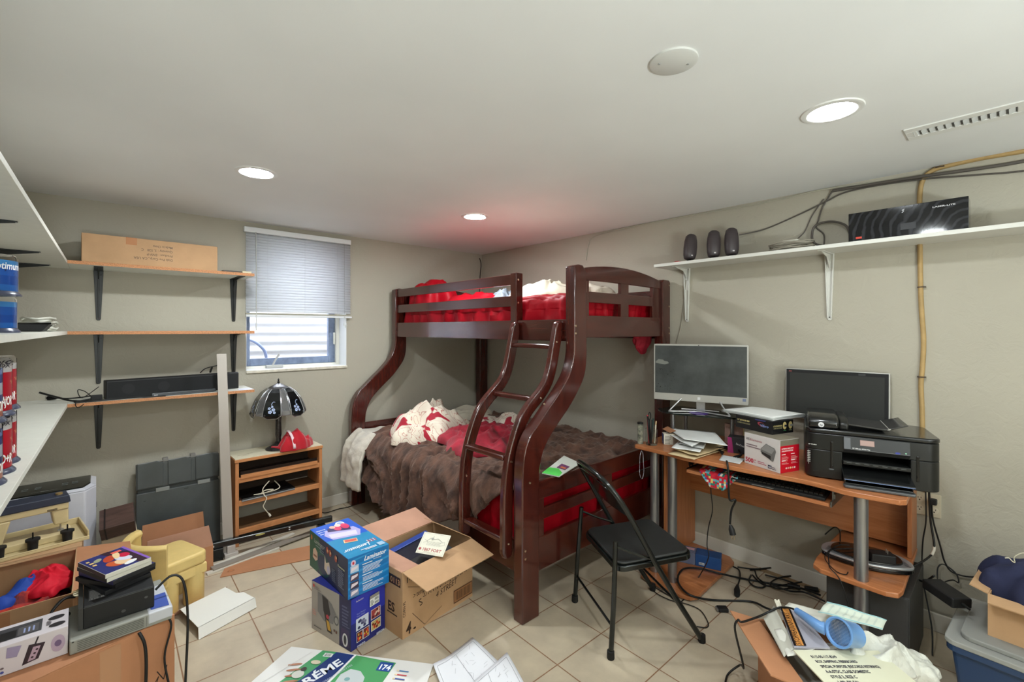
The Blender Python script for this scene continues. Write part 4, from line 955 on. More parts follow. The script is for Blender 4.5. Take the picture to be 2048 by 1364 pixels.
t = thing('set_top_recorder', 'silver grey slim recorder with a blue corner under the black box in the left foreground', 'recorder', (-.069, 1.994, .4198), R(3))
c = G(); c.prism([(0, 0), (.262, 0), (.262, .25), (0, .25)], .002, .047); c.build('housing', M('silver_grey_plastic', (142, 142, 134), .4), t, local=True, bevel=.004)
c = G(); c.box(.195, .2635, -.002, .2, .012, .0485); c.build('silver_corner', P((190, 192, 198), .35), t, local=True, bevel=.004)
a = Art((0, 0, .0488), *FT); a.poly([(.205, .02), (.255, .012), (.258, .12), (.205, .12)], (62, 84, 160)); a.build('blue_patch', t)
a = Art((0, -.0005, 0), *FL); 
for i in range(6): a.rect(.018, .010 + i * .0055, .165, .0022, (88, 88, 82))
a.rect(.19, .008, .001, .034, (96, 96, 90)); a.ell(.008, .042, .003, .002, (30, 30, 30)); a.build('vent_slots', t)
t = thing('black_tuner_box', 'black box with rear sockets standing on the silver recorder', 'tuner', (-.050, 2.036, .4685), R(1))
c = G(); c.box(.012, .195, 0, .30, .001, .075); c.build('housing', m_blkmat, t, local=True, bevel=.003)
c = G(); c.box(0, .0115, 0, .30, .004, .073); c.build('rear_plate', P((52, 52, 50), .5), t, local=True)
a = Art((.012, 0, 0), *FL); 
for i in range(14): a.rect(.025 + i * .005, .012, .003, .008, (8, 8, 8))
a.ell(.10, .022, .006, .005, (70, 70, 70)); a.ell(.16, .045, .005, .004, (80, 80, 80)); a.rect(0, .071, .183, .0015, (84, 86, 88)); a.build('front_vents', t)
a = Art((.012, 0, .0752), *FT); a.rect(.012, .03, .045, .095, (54, 54, 54)); a.bars(.015, .05, .03, .06, 9, (150, 150, 150)); a.barcode(.015, .033, .04, .014, (160, 160, 160)); a.build('rating_label', t)
for i in range(3):
    c = G(); c.lathe([(.0065, 0), (.0065, -.006), (.004, -.006), (.004, -.014), (.0005, -.014)], (0, .155 + .016 * i, .055), 10, axis='x'); c.build('rca_socket', P((206, 196, 170), .3, .6) if i < 2 else P((176, 158, 120), .3, .6), t, local=True, smooth=40)
c = G(); c.tube(spl([(-.062, 2.19, .52), (-.09, 2.17, .53), (-.12, 2.15, .50), (-.10, 2.165, .47), (-.075, 2.17, .475), (-.09, 2.16, .49), (-.115, 2.17, .46), (-.09, 2.175, .428)], 8), .004, 8)
c.tube(spl([(-.062, 2.21, .52), (-.10, 2.24, .50), (-.125, 2.21, .47), (-.095, 2.19, .45), (-.08, 2.185, .43)], 8), .003, 6)
tag(c.build('av_cables', m_cable, smooth=60), 'knot of black cables beside the black tuner box', 'cable')
c = G(); c.tube(spl([(.152, 2.10, .50), (.20, 2.11, .53), (.235, 2.10, .50), (.245, 2.07, .38), (.235, 2.03, .20), (.22, 1.98, .05), (.21, 1.95, .01)], 8), .0042, 8)
tag(c.build('arching_cable', m_cable, smooth=60), 'black cord arching from the black tuner box down to the floor', 'cord')
c = G(); c.tube(spl([(.17, 2.02, .44), (.19, 2.008, .40), (.17, 1.998, .30), (.185, 1.992, .18), (.20, 2.0, .05), (.22, 1.97, .006)], 8), .0035, 8)
c.tube(spl([(.10, 1.985, .425), (.115, 1.972, .38), (.118, 1.972, .28), (.11, 1.968, .1), (.12, 1.95, .008)], 8), .0048, 8)
tag(c.build('hanging_cables', m_cable, smooth=60), 'pair of black cords hanging down the front of the large orange-brown box', 'cord')
# film cases
covers = [((24, 26, 34), (30, 30, 32), 0), ((20, 20, 24), (24, 24, 26), 11), ((40, 36, 90), (34, 34, 36), 6), ((24, 24, 28), (206, 204, 192), 2), ((44, 44, 110), (210, 208, 196), 0)]
lab = ['bottom black film case in the stack on the black tuner box', 'second film case from the bottom of the stack, black and turned outwards', 'middle film case of the stack, with a dark blue spine', 'white edged film case just below the top of the stack', 'film case with a blue, red and purple picture cover on top of the stack']
for i, (cv, edge, rz) in enumerate(covers):
    t = thing('film_case', lab[i], 'film case', (.043 + .004 * i * (i < 3), 2.185 - .002 * i, .5445 + .0148 * i), R(22 + rz * (1 if i != 1 else 1)), group='stack of film cases')
    c = G(); c.box(-.0675, .0675, -.095, .095, .0006, .0146); c.build('case', P(edge, .4), t, local=True, bevel=.001)
    c = G(); c.box(-.0682, -.0676, -.0945, .0945, .0014, .014); c.build('spine', P((58, 40, 50), .4) if i == 4 else P(cv, .4), t, local=True)
    a = Art((-.0675, -.095, .0147), *FT, lift=.0001); a.rect(.001, .002, .132, .186, cv if i < 4 else (34, 40, 104))
    if i == 4:
        a.rect(.125, .0, .009, .19, (126, 86, 176)); a.poly([(.10, 0), (.125, 0), (.125, .13), (.085, .19), (.06, .19)], (46, 20, 40))
        a.ell(.035, .14, .018, .010, (150, 150, 120), rot=.9); a.ell(.060, .12, .030, .016, (178, 60, 34), rot=1.1); a.ell(.055, .06, .022, .03, (192, 84, 40), rot=.5); a.ell(.075, .055, .02, .03, (226, 190, 150), rot=.3)
        a.ell(.088, .085, .018, .03, (206, 206, 220), rot=.4); a.ell(.10, .11, .016, .022, (190, 20, 60)); a.ell(.085, .13, .010, .034, (230, 200, 150), rot=-.3); a.ell(.085, .028, .022, .012, (226, 226, 228), rot=.4); a.rect(.082, .150, .030, .016, (216, 96, 80))
        a.bars(.008, .10, .012, .07, 3, (226, 190, 120))
    a.build('cover', t)
# white gadget box
t = thing('gadget_box', 'white product box with a window and a picture of a cassette player, left foreground', 'product box', (-.073, 2.017, .4198), R(1))
c = G(); c.box(-.30, 0, 0, .13, .001, .088); c.build('carton', P((206, 198, 202), .45), t, local=True, bevel=.0015)
a = Art((-.30, 0, .0882), *FT); a.rect(.145, .03, .095, .078, P((70, 70, 74), .15)); a.rect(.15, .034, .035, .05, (30, 30, 32)); a.rect(.188, .038, .045, .05, (84, 82, 84))
for i in range(3): a.rect(.20 + i * .010, .045, .004, .03, (150, 160, 200))
a.ell(.275, .035, .019, .013, (44, 42, 46)); a.ell(.272, .085, .019, .013, (44, 42, 46)); a.bars(.25, .045, .012, .03, 4, (90, 84, 90)); a.rect(.125, .04, .010, .06, (196, 60, 70)); a.build('window_and_print', t)
a = Art((-.30, 0, 0), *FL); a.poly([(.20, .012), (.235, .018), (.25, .062), (.215, .068)], (48, 34, 44)); a.poly([(.212, .018), (.228, .02), (.240, .056), (.224, .058)], (176, 150, 166)); a.line([(.228, .064), (.235, .085)], .004, (40, 30, 40))
for i in range(3): a.ell(.222 + i * .005, .028 + i * .010, .003, .003, (60, 40, 52))
a.ell(.278, .045, .016, .026, (176, 156, 176)); a.ell(.278, .045, .008, .010, (110, 90, 124)); a.poly([(.168, .05), (.19, .045), (.20, .075), (.17, .08)], (150, 138, 168)); a.ell(.16, .012, .004, .004, (70, 80, 150)); a.ell(.16, .024, .004, .003, (100, 86, 90)); a.build('front_print', t)

# open carton with clothes behind
CX0, CX1, CY0, CY1, CZ = -.405, -.075, 2.455, 2.955, .425
t = thing('clothes_carton', 'open cardboard carton full of red and blue clothes at the left edge', 'carton', (-.24, 2.70, 0))
c = G(); shell(c, CX0, CX1, CY0, CY1, 0, CZ); c.build('carton_body', m_card, t)
o = flap((CX0, CY1, CZ), (CX1, CY1, CZ), (.0, -.05, .012), taper=.02).build('back_flap', m_card, t)
flap((CX1, CY0 + .01, CZ), (CX1, CY1, CZ), (.19, .03, -.035), taper=.03).build('side_flap', m_card2, t)
c = G(); c.box(-.30, -.24, CY0 - .0012, CY0, .30, .42); c.build('packing_tape', m_tape, t)
m_navy = M('navy_print_cloth', (22, 30, 64), .8, var=(16, .6), col2=(14, 14, 20)); m_redc = M('red_jersey', (206, 10, 40), .75, bump=(40, .4, .003))
m_blue = M('royal_blue_cloth', (20, 62, 150), .7); 
o = heap(-.24, 2.68, .150, .21, .27, .10, seed=3.1, fr=7, fold=.4).build('clothes', M('flame_print_cloth', (196, 52, 30), .8, var=(13, .5), col2=(20, 22, 40)), smooth=180); tag(o, 'dark clothes with a flame print lying in the open carton', 'clothes')
c = G(); c.box(CX0 + .02, CX1 - .02, CY0 + .03, CY1 - .03, .005, .269); tag(c.build('folded_laundry', m_navy, bevel=.02), 'packed dark laundry filling the lower part of the open carton', 'clothes')
o = heap(-.165, 2.80, .082, .135, .350, .055, seed=8.2, fr=9, fold=.5, rot=.1, sharp=.35).build('red_shirt', m_redc, smooth=180); tag(o, 'bright red shirt on top of the clothes in the open carton', 'shirt')
o = heap(-.255, 2.74, .038, .16, .340, .06, seed=4.9, fr=10, fold=.45, rot=-.5, sharp=.35).build('blue_sleeve', m_blue, smooth=180); tag(o, 'royal blue sleeve lying across the clothes in the open carton', 'clothes')

# sewing machine on its tray
c = G(); c.box(-.40, -.06, 2.985, 3.30, 0, .420); tag(c.build('support_carton', m_card, bevel=.004), 'closed carton hidden behind the clothes carton, carrying the sewing machine', 'carton')
m_crm = M('cream_plastic', (208, 188, 142), .4, var=(16, .06)); m_slate = M('slate_blue_plastic', (48, 54, 70), .45)
t = thing('sewing_machine', 'cream sewing machine with a dark blue top on a cream base at the left edge', 'sewing machine', (-.22, 3.13, .421), R(9))
c = G(); c.box(-.17, .17, -.115, .15, 0, .012); c.box(-.17, .17, -.115, -.108, .012, .018); c.box(-.17, .17, .143, .15, .012, .042); c.box(.163, .17, -.108, .143, .012, .042); c.build('base_tray', m_crm, t, local=True, bevel=.002)
c = G(); c.box(-.165, .12, -.06, .06, .0125, .045); c.build('bed_plate', m_crm, t, local=True, bevel=.004)
c = G(); c.prism([(-.165, .0455), (-.115, .0455), (-.085, .155), (-.16, .155)], -.05, .05, 'y'); c.build('pillar', m_crm, t, local=True, bevel=.006)
c = G(); c.prism([(-.16, .1555), (.105, .1555), (.105, .185), (-.16, .185)], -.05, .045, 'y'); c.build('arm', m_crm, t, local=True, bevel=.004)
c = G(); c.prism([(.055, .085), (.105, .085), (.105, .155), (.045, .155)], -.045, .04, 'y'); c.build('head', m_crm, t, local=True, bevel=.006)
c = G(); c.prism([(-.165, .186), (.112, .186), (.106, .222), (-.11, .224), (-.15, .21)], -.055, .05, 'y'); c.build('top_cover', m_slate, t, local=True, bevel=.004)
c = G(); c.cyl((.075, -.01, .222), .013, 0, .008, 16); c.build('tension_knob', P((180, 150, 96), .3, .5), t, local=True)
c = G(); c.rod((.08, -.01, .085), (.08, -.01, .048), .003); c.box(.07, .092, -.02, 0, .046, .05); c.build('needle', P((190, 190, 190), .3, .8), t, local=True)
a = Art((-.16, -.0505, .0), *FL); a.rect(.19, .165, .035, .003, (60, 50, 40)); a.rect(.19, .160, .035, .003, (60, 50, 40)); a.build('seam_marks', t)
for i, x in enumerate((-.125, -.02, .095)):
    s_ = thing('spool_stand', ('black spool pin cup on the sewing machine tray, leftmost of three', 'black spool pin cup on the sewing machine tray, middle of three', 'black spool pin cup on the sewing machine tray, rightmost of three')[i], 'spool stand', tuple(WM[t.name] @ Vector((x, -.088, .0125))), group='black spool pin cups')
    c = G(); c.lathe([(.017, 0), (.019, .040), (.025, .041), (.025, .050), (.001, .050)], n=20); c.build('cup', m_blkmat, s_, local=True, smooth=40)
    c = G(); c.rod((0, 0, .05), (0, 0, .078), .003); c.build('pin', m_blk, s_, local=True)

# ------------------------------------------------------------------ printed boxes in the middle of the floor
t = thing('photo_printer_box', 'grey and deep blue photo printer box standing on the tiles under the laminator box', 'product box', (.837, 1.996, 0), R(14))
W_, D_, H_ = .193, .30, .2335
c = G(); c.box(0, W_, 0, D_, .0005, H_); c.build('carton', P((34, 40, 112), .4), t, local=True, bevel=.0015)
a = Art((0, D_, 0), (0, -1, 0), (0, 0, 1), lift=.0003); a.rect(0, .001, .215, H_ - .002, (168, 162, 156)); a.rect(.215, .001, .084, H_ - .002, (40, 42, 84)); a.rect(.235, .10, .055, .004, (90, 92, 130)); a.bars(.235, .11, .05, .09, 6, (84, 88, 124)); a.rect(.228, .015, .06, .075, (64, 50, 92)); a.ell(.258, .040, .020, .030, (226, 226, 230)); a.ell(.258, .040, .010, .022, (60, 60, 70))
a.poly([(.05, .195), (.11, .190), (.16, .17), (.19, .13), (.17, .08), (.10, .07), (.05, .10)], (126, 124, 126)); a.poly([(.085, .190), (.13, .180), (.15, .12), (.12, .075), (.095, .12)], (44, 42, 48)); a.poly([(.10, .115), (.13, .10), (.165, .03), (.125, .032)], (56, 46, 44)); a.poly([(.118, .085), (.14, .08), (.155, .04), (.13, .04)], (206, 160, 60)); a.ell(.128, .10, .012, .010, (190, 60, 80))
a.ell(.195, .105, .018, .022, (96, 96, 98)); a.ell(.195, .105, .012, .015, (160, 158, 156)); a.bars(.02, .20, .06, .018, 2, (150, 140, 140)); a.ell(.02, .215, .007, .008, (200, 60, 60)); a.rect(.175, .05, .012, .01, (100, 70, 60)); a.rect(.190, .046, .012, .012, (110, 70, 60)); a.bars(.01, .075, .03, .03, 3, (206, 150, 140)); a.rect(.02, .022, .06, .003, (60, 60, 60)); a.build('side_print', t)
a = Art((0, 0, 0), *FL, lift=.0003); a.rect(.001, .12, W_ - .002, .113, (44, 52, 160)); a.text('Your Photos.', .03, .150, .010, (150, 160, 210), width=.05); a.text('Your Way!', .03, .139, .010, (150, 160, 210), width=.045)
def pic(x, y, w_, h_, cols, seed):
    a.rect(x - .002, y - .002, w_ + .004, h_ + .004, (226, 226, 226)); a.rect(x, y, w_, h_, cols[0]); r_ = random.Random(seed)
    for i in range(9): a.ell(x + w_ * r_.uniform(.15, .85), y + h_ * r_.uniform(.15, .8), w_ * .12, h_ * .14, cols[1 + i % (len(cols) - 1)], 8)
pic(.028, .080, .065, .050, ((200, 206, 222), (50, 50, 90), (110, 110, 140)), 1); pic(.110, .088, .052, .042, ((150, 60, 60), (226, 190, 170), (70, 30, 40)), 2); pic(.110, .035, .052, .042, ((190, 170, 110), (190, 60, 30), (110, 40, 30)), 3)
pic(.028, .030, .030, .042, ((90, 30, 40), (206, 60, 50), (220, 170, 60)), 4); pic(.063, .030, .030, .042, ((110, 40, 40), (206, 60, 50), (220, 180, 60)), 5)
a.rect(.098, .155, .055, .035, (222, 222, 218)); a.rect(.098, .19, .055, .015, (140, 134, 126)); a.bars(.102, .16, .018, .025, 4, (80, 80, 80)); a.barcode(.125, .175, .024, .012, (50, 50, 50)); a.barcode(.125, .159, .024, .010, (50, 50, 50))
for i in range(4): a.ell(.032 + i * .011, .012, .0048, .0048, (220, 220, 226)); a.ell(.032 + i * .011, .012, .0026, .0026, (44, 52, 140))
a.text('EPSON', .135, .006, .014, (226, 228, 236), width=.045, bold=.02); a.text('Perfection', .02, .215, .012, (210, 200, 200), width=.04); a.build('front_print', t)

t = thing('laminator_box', 'bright blue laminator box stacked on the grey and blue printer box', 'product box', (.826, 2.003, .2345), R(3))
W_, D_, H_ = .205, .43, .184
c = G(); c.box(0, W_, 0, D_, .0005, H_); c.build('carton', P((18, 110, 176), .35), t, local=True, bevel=.0015)
wh = (232, 234, 238)
a = Art((0, 0, 0), *FL, lift=.0003)
for i in range(6): a.poly([(.001, .012 + i * .03), (W_ - .001, .035 + i * .03), (W_ - .001, min(H_ - .001, .045 + i * .03)), (.001, .022 + i * .03)], (40, 140, 200) if i % 2 else (24, 126, 196)); a.k -= 0
a.text('Laminator', .075, .150, .030, wh, width=.115, italic=.35, bold=.02); a.text('Technology', .12, .140, .008, wh, width=.045, italic=.3)
for j, (y, n_) in enumerate(((.10, 6), (.062, 4), (.018, 5))): a.rect(.068, y + n_ * .0058 - .004 + .003, .05, .0035, wh); a.bars(.070, y - .004, .105, n_ * .0055, n_, wh, .35, seed=j)
a.ell(.024, .158, .012, .014, (206, 190, 214)); a.ell(.024, .158, .005, .007, (200, 40, 50)); 
for i, y in enumerate((.115, .078, .042, .008)): a.rect(.010, y, .040, .032, ((170, 190, 214), (74, 60, 80), (60, 50, 70), (120, 130, 160))[i]); a.poly([(.012, y + .006), (.044, y + .016), (.046, y + .026), (.016, y + .024)], (222, 206, 214))
a.build('front_print', t)
a = Art((0, D_, 0), (0, -1, 0), (0, 0, 1), lift=.0003); a.rect(.001, .001, D_ - .002, H_ - .002, (28, 40, 78)); a.poly([(.001, .001), (.09, .001), (.16, .10), (.10, H_ - .001), (.001, H_ - .001)], (30, 92, 72)); a.ell(.16, .06, .08, .055, (26, 84, 78)); a.ell(.16, .06, .06, .045, (28, 46, 84))
a.text('Laminator', .055, .140, .030, (200, 206, 206), width=.13, italic=.2); a.ell(.025, .155, .010, .013, (206, 110, 60)); a.rect(.075, .128, .06, .004, (150, 160, 170))
a.poly([(.04, .06), (.075, .05), (.10, .065), (.098, .10), (.07, .115), (.045, .10)], (222, 190, 170)); a.poly([(.05, .07), (.09, .07), (.09, .08), (.05, .08)], (150, 96, 70))
a.poly([(.18, .05), (.22, .035), (.25, .06), (.235, .10), (.20, .085), (.185, .12)], (222, 206, 190)); a.ell(.228, .06, .018, .02, (196, 190, 214))
for i in range(3): a.ell(.215 + i * .032 + (.03 if i == 2 else 0), .152 - .004 * i, .014, .016, (176, 70, 50)); a.ell(.22 + i * .032 + (.03 if i == 2 else 0), .15, .006, .007, (230, 196, 150))
a.text('Features', .33, .118, .014, (224, 226, 190), width=.07, bold=.02); a.bars(.335, .03, .06, .085, 11, (120, 130, 160)); a.bars(.13, .115, .05, .03, 3, (110, 130, 150)); a.bars(.27, .03, .04, .06, 7, (90, 104, 130)); a.build('side_print', t)
a = Art((W_, D_, H_), (-1, 0, 0), (0, -1, 0), lift=.0003)   # reads from the far side
a.rect(.001, .001, W_ - .002, D_ - .002, (24, 84, 190)); a.poly([(.001, .23), (W_ - .001, .20), (W_ - .001, D_ - .001), (.001, D_ - .001)], (30, 130, 176))
a.ell(.065, .04, .022, .028, wh); a.ell(.065, .04, .014, .019, (150, 170, 210))
for i, (x, s_) in enumerate(((.150, 'quick easy'), (.165, 'low cost'), (.18, 'home'))): a.text(s_, .150, .10 - i * .025, .02, wh, width=.045, bold=.02)
a.poly([(.03, .12), (.16, .08), (.185, .13), (.17, .20), (.05, .24), (.02, .18)], (176, 168, 214)); a.poly([(.04, .17), (.165, .13), (.17, .18), (.055, .22)], (212, 204, 230)); a.poly([(.04, .10), (.14, .06), (.155, .10), (.055, .15)], (60, 50, 96))
a.ell(.06, .085, .020, .036, (206, 50, 96)); a.ell(.10, .085, .018, .034, (214, 66, 104)); a.ell(.085, .055, .015, .02, (226, 210, 200)); a.ell(.115, .06, .014, .018, (226, 180, 160))
a.poly([(.08, .26), (.14, .24), (.15, .275), (.09, .295)], (226, 196, 150)); a.poly([(.084, .264), (.136, .246), (.143, .27), (.093, .288)], (206, 90, 80)); a.text('Laminator', .06, .345, .042, wh, width=.13, italic=.35, bold=.02)
for i in range(3): a.rect(.02 + i * .016, .32, .004, .03, (200, 80, 90)); a.rect(.027 + i * .016, .32, .003, .03, wh)
a.rect(.010, .38, .03, .035, (160, 190, 214)); a.bars(.05, .395, .08, .02, 2, wh); a.build('top_print', t)

# carton with folders
t = thing('open_shipping_carton', 'open brown shipping carton with marker writing between the blue boxes and the bed', 'carton', (1.048, 1.915, 0), R(7.6))
W_, D_, H_ = .458, .33, .312
c = G(); shell(c, 0, W_, 0, D_, 0, H_); c.build('carton_body', m_card, t, local=True)
flap((0.002, 0, H_), (W_, 0, H_), (-.0, -.165, -.03), taper=.02).build('front_flap', m_card, t, local=True)
flap((0, D_, H_), (W_, D_, H_), (-.02, .14, .055), taper=.0).build('back_flap', m_card3, t, local=True)
flap((0, .01, H_), (0, D_ - .01, H_), (.12, .0, -.02), taper=.03).build('left_flap', m_card3, t, local=True)
flap((W_, .01, H_), (W_, D_ - .01, H_), (-.085, .02, .055), taper=.12).build('right_flap', m_card, t, local=True)
ink = (52, 34, 24)
a = Art((0, 0, 0), *FL); a.text('14-', .018, .255, .036, ink, width=.05, bold=.02); a.text('4', .020, .012, .075, ink, width=.030, bold=.03, italic=.1); a.ell(.070, .022, .008, .005, ink)
a.text('CORN FL', .016, .10, .020, ink, width=.075, rot=PI / 2, bold=.01); a.text('C', .185, .20, .05, ink, width=.03, bold=.04); a.text('S.MAN 10 2018 K2 AUG 25 08', .12, .145, .045, ink, width=.30, italic=.3, rot=.03); a.text('4 STREET', .20, .105, .040, ink, width=.15, italic=.3, rot=.12); a.text('> temps', .06, .165, .035, ink, width=.08, italic=.3, rot=.1); a.text('S', .10, .11, .05, ink, width=.02, rot=.3)
a.line([(.03, .235), (.10, .205), (.18, .195)], .002, ink); a.line([(.055, .10), (.13, .01)], .002, ink); a.line([(.13, .01), (.24, .05)], .0015, ink)
a.poly([(.32, .02), (.455, .02), (.455, .088), (.32, .088)], (96, 62, 42)); a.rect(.324, .026, .127, .056, (160, 112, 72)); a.barcode(.334, .032, .107, .044, (70, 46, 34), n=18); a.build('front_print', t)
a = Art((0, D_, 0), (0, -1, 0), (0, 0, 1)); a.rect(.225, .235, .09, .045, ink); a.text('0113', .235, .244, .036, (186, 136, 92), width=.075, bold=.03); a.text('ES', .215, .105, .060, ink, width=.055, bold=.03); a.rect(.21, .09, .08, .006, ink); a.text('COLD', .14, .155, .03, ink, width=.05, bold=.02); a.build('side_print', t)
a = Art((.01, .17, H_ - .004), (1, 0, -.16), (0, 1, 0)); a.line([(.02, -.02), (.09, -.02), (.09, -.13), (.02, -.13), (.02, -.02)], .0015, (120, 84, 66)); a.build('flap_print', t)
Wt = WM[t.name]
c = G(); c.box(.05, .42, .03, .30, .006, .225); tag(c.build('folder_stack', M('dark_folders', (36, 32, 40), .6), loc=tuple(Wt.to_translation()), rot=(0, 0, R(7.6)), bevel=.004), 'stack of dark folders low inside the open shipping carton', 'folders')
t2 = thing('ring_binder', 'navy blue and black binder leaning out of the open shipping carton', 'binder', tuple(Wt @ Vector((.21, .17, .245))), rot=(R(6), R(-7), R(4)))
c = G(); c.box(-.15, .15, -.12, .12, .001, .030); c.build('cover', M('navy_vinyl', (22, 24, 40), .35), t2, local=True, bevel=.003)
c = G(); c.box(-.152, .152, .085, .121, .0305, .036); c.build('blue_spine', P((44, 66, 140), .3), t2, local=True, bevel=.002)
c = G(); c.box(-.15, .15, -.125, -.04, .031, .042); c.build('black_flap', m_blkmat, t2, local=True, bevel=.003)
t2 = thing('fort_card', 'cream card printed 1867 FORT standing in the open shipping carton', 'card', tuple(uz(831, 1105, .322)), R(0), rot=(R(34), R(0), R(-60)))
t2.scale = (.92, .92, .92)
c = G(); c.box(0, .165, 0, .125, -.001, .001); c.build('card', P((222, 218, 200), .6), t2, local=True)
a = Art((0, 0, .001), *FT, lift=.0004); a.text('1867 FORT', .03, .018, .024, (160, 30, 30), width=.115, bold=.02); a.ell(.016, .026, .008, .008, (160, 40, 40)); dk = (90, 88, 80)
a.line([(.008, .006), (.158, .006), (.158, .119), (.008, .119), (.008, .006)], .0008, (150, 146, 130))
for i in range(12): a.line([(.045 + i * .007, .05), (.045 + i * .007, .075)], .001, dk)
a.line([(.04, .075), (.055, .092), (.08, .088), (.1, .094), (.13, .078)], .0015, dk); a.line([(.07, .09), (.07, .108)], .0012, dk); a.ell(.068, .09, .007, .007, (150, 150, 140)); a.line([(.02, .062), (.045, .072), (.02, .082)], .001, dk); a.line([(.12, .07), (.145, .08), (.15, .062), (.125, .055)], .001, dk); a.rect(.045, .010, .07, .0015, (170, 150, 130)); a.build('card_print', t2)

# flat printed carton and drawings on the floor
t = thing('flattened_wipes_carton', 'flattened white, green and navy printed carton on the tiles in the foreground', 'carton', (.651, 2.216, 0), 0)
k = [uz(583, 1294, .003), uz(867, 1329, .003), uz(835, 1420, .003), uz(440, 1420, .003)]
q = [tuple((p - Vector((.651, 2.216, 0)))[:2]) for p in k]
c = G(); c.prism(q, .0008, .005); c.build('carton_sheet', P((222, 220, 216), .5), t, local=True)
e1 = Vector(q[1]) - Vector(q[0]); L_ = e1.length; e1.normalize(); e2 = Vector((e1.y, -e1.x)); 
o_ = Vector((q[0][0], q[0][1], .005)) + Vector((e2.x, e2.y, 0)) * .62
a = Art(o_, (e1.x, e1.y, 0), (-e2.x, -e2.y, 0), lift=.0004)
def sp(x): return x * L_
a.poly([(sp(.23), .62), (sp(.36), .62), (sp(.24), .30), (sp(.06), .30)], (70, 150, 96)); a.poly([(sp(.33), .62), (sp(.46), .615), (sp(.36), .30), (sp(.16), .30)], (26, 50, 110)); a.poly([(sp(.47), .615), (sp(.76), .60), (sp(.72), .30), (sp(.38), .30)], (74, 150, 90))
a.poly([(sp(.46), .617), (sp(.475), .617), (sp(.385), .30), (sp(.37), .30)], (230, 230, 230)); a.rect(sp(.26), .585, sp(.06), .022, (226, 228, 226)); a.barcode(sp(.265), .588, sp(.05), .016, (60, 60, 60), n=10)
a.text('RÉME', sp(.30), .42, .060, (236, 238, 242), width=.165, rot=R(58), bold=.03); a.text('DISPOSABLE SERVIETTES', sp(.37), .42, .014, (200, 206, 220), width=.16, rot=R(58))
a.poly([(sp(.46), .50), (sp(.50), .535), (sp(.57), .53), (sp(.62), .50), (sp(.64), .44), (sp(.60), .40), (sp(.46), .40)], (190, 196, 196)); a.ell(sp(.52), .48, .012, .01, (120, 160, 160)); a.rect(sp(.66), .545, sp(.09), .05, (30, 70, 140)); a.text('174', sp(.665), .553, .040, (236, 238, 242), width=sp(.08), bold=.03)
for i, cl in enumerate(((70, 120, 170), (190, 60, 70), (60, 80, 150))): a.rect(sp(.80) , .555 - i * .022, sp(.07), .006, cl); a.ell(sp(.80), .558 - i * .022, .006, .004, (226, 206, 170))
for i in range(4): a.ell(sp(.13 + .02 * i), .52 - .03 * i, .03, .006, (176, 120, 90), rot=.3)
a.ell(sp(.20), .47, .025, .022, (206, 206, 196)); a.ell(sp(.21), .50, .012, .012, (60, 56, 50)); a.ell(sp(.25), .545, .022, .012, (206, 196, 170)); a.line([(sp(.17), .60), (sp(.02), .40)], .002, (200, 198, 196)); a.build('sheet_print', t)

def drawing_sheet(pts, label, seed, z0=.001, curl=None):
    k = [uz(px, py, z0) for px, py in pts]; c0 = sum(k, Vector()) / 4
    t = thing('drawing_sheet', label, 'paper', (c0.x, c0.y, 0), group='technical drawing sheets on the floor')
    c = G(); P0 = [p - Vector((c0.x, c0.y, 0)) for p in k]
    def fn(u, v):
        p = (P0[0] * (1 - u) + P0[1] * u) * (1 - v) + (P0[3] * (1 - u) + P0[2] * u) * v
        zz = z0 + .004 * (1 + nz(u * 2 + seed, v * 2)) + (curl(u, v) if curl else 0)
        return (p.x, p.y, zz)
    c.grid(fn, 14, 14); c.build('sheet', P((222, 222, 226), .6), t, local=True, solid=.0006, smooth=180, soff=-1)
    g = G(); dk = P((120, 120, 124)); r_ = random.Random(seed)
    def on(u, v): x, y, z = fn(u, v); return Vector((x, y, z + .0012))
    def ln(a_, b_, w=.0012):
        n_ = 8
        for i in range(n_):
            p, q_ = on(a_[0] + (b_[0] - a_[0]) * i / n_, a_[1] + (b_[1] - a_[1]) * i / n_), on(a_[0] + (b_[0] - a_[0]) * (i + 1) / n_, a_[1] + (b_[1] - a_[1]) * (i + 1) / n_)
            d_ = (q_ - p).normalized(); m_ = Vector((-d_.y, d_.x, 0)) * w / 2; g.add([p + m_, q_ + m_, q_ - m_, p - m_], [(0, 1, 2, 3)])
    for a_, b_ in (((.06, .06), (.94, .06)), ((.94, .06), (.94, .94)), ((.94, .94), (.06, .94)), ((.06, .94), (.06, .06)), ((.5, .06), (.5, .94))): ln(a_, b_)
    for i in range(26):
        x, y = r_.uniform(.12, .85), r_.uniform(.12, .85); dx, dy = r_.choice(((.08, 0), (0, .08), (.06, .05), (.05, -.06))); ln((x, y), (min(.92, x + dx), min(.92, y + dy)), .0008)
    g.build('drawing', dk, t, local=True, fixn=False); return t
drawing_sheet([(866, 1338), (945, 1276), (1040, 1365), (925, 1480)], 'white technical drawing sheet on the tiles, the left one with a curled corner', 3, curl=lambda u, v: .02 * max(0, .3 - u) * max(0, .6 - v) * 5)
drawing_sheet([(928, 1382), (1014, 1306), (1078, 1420), (960, 1520)], 'white technical drawing sheet overlapping the first, the right one in the foreground', 9, z0=.012)

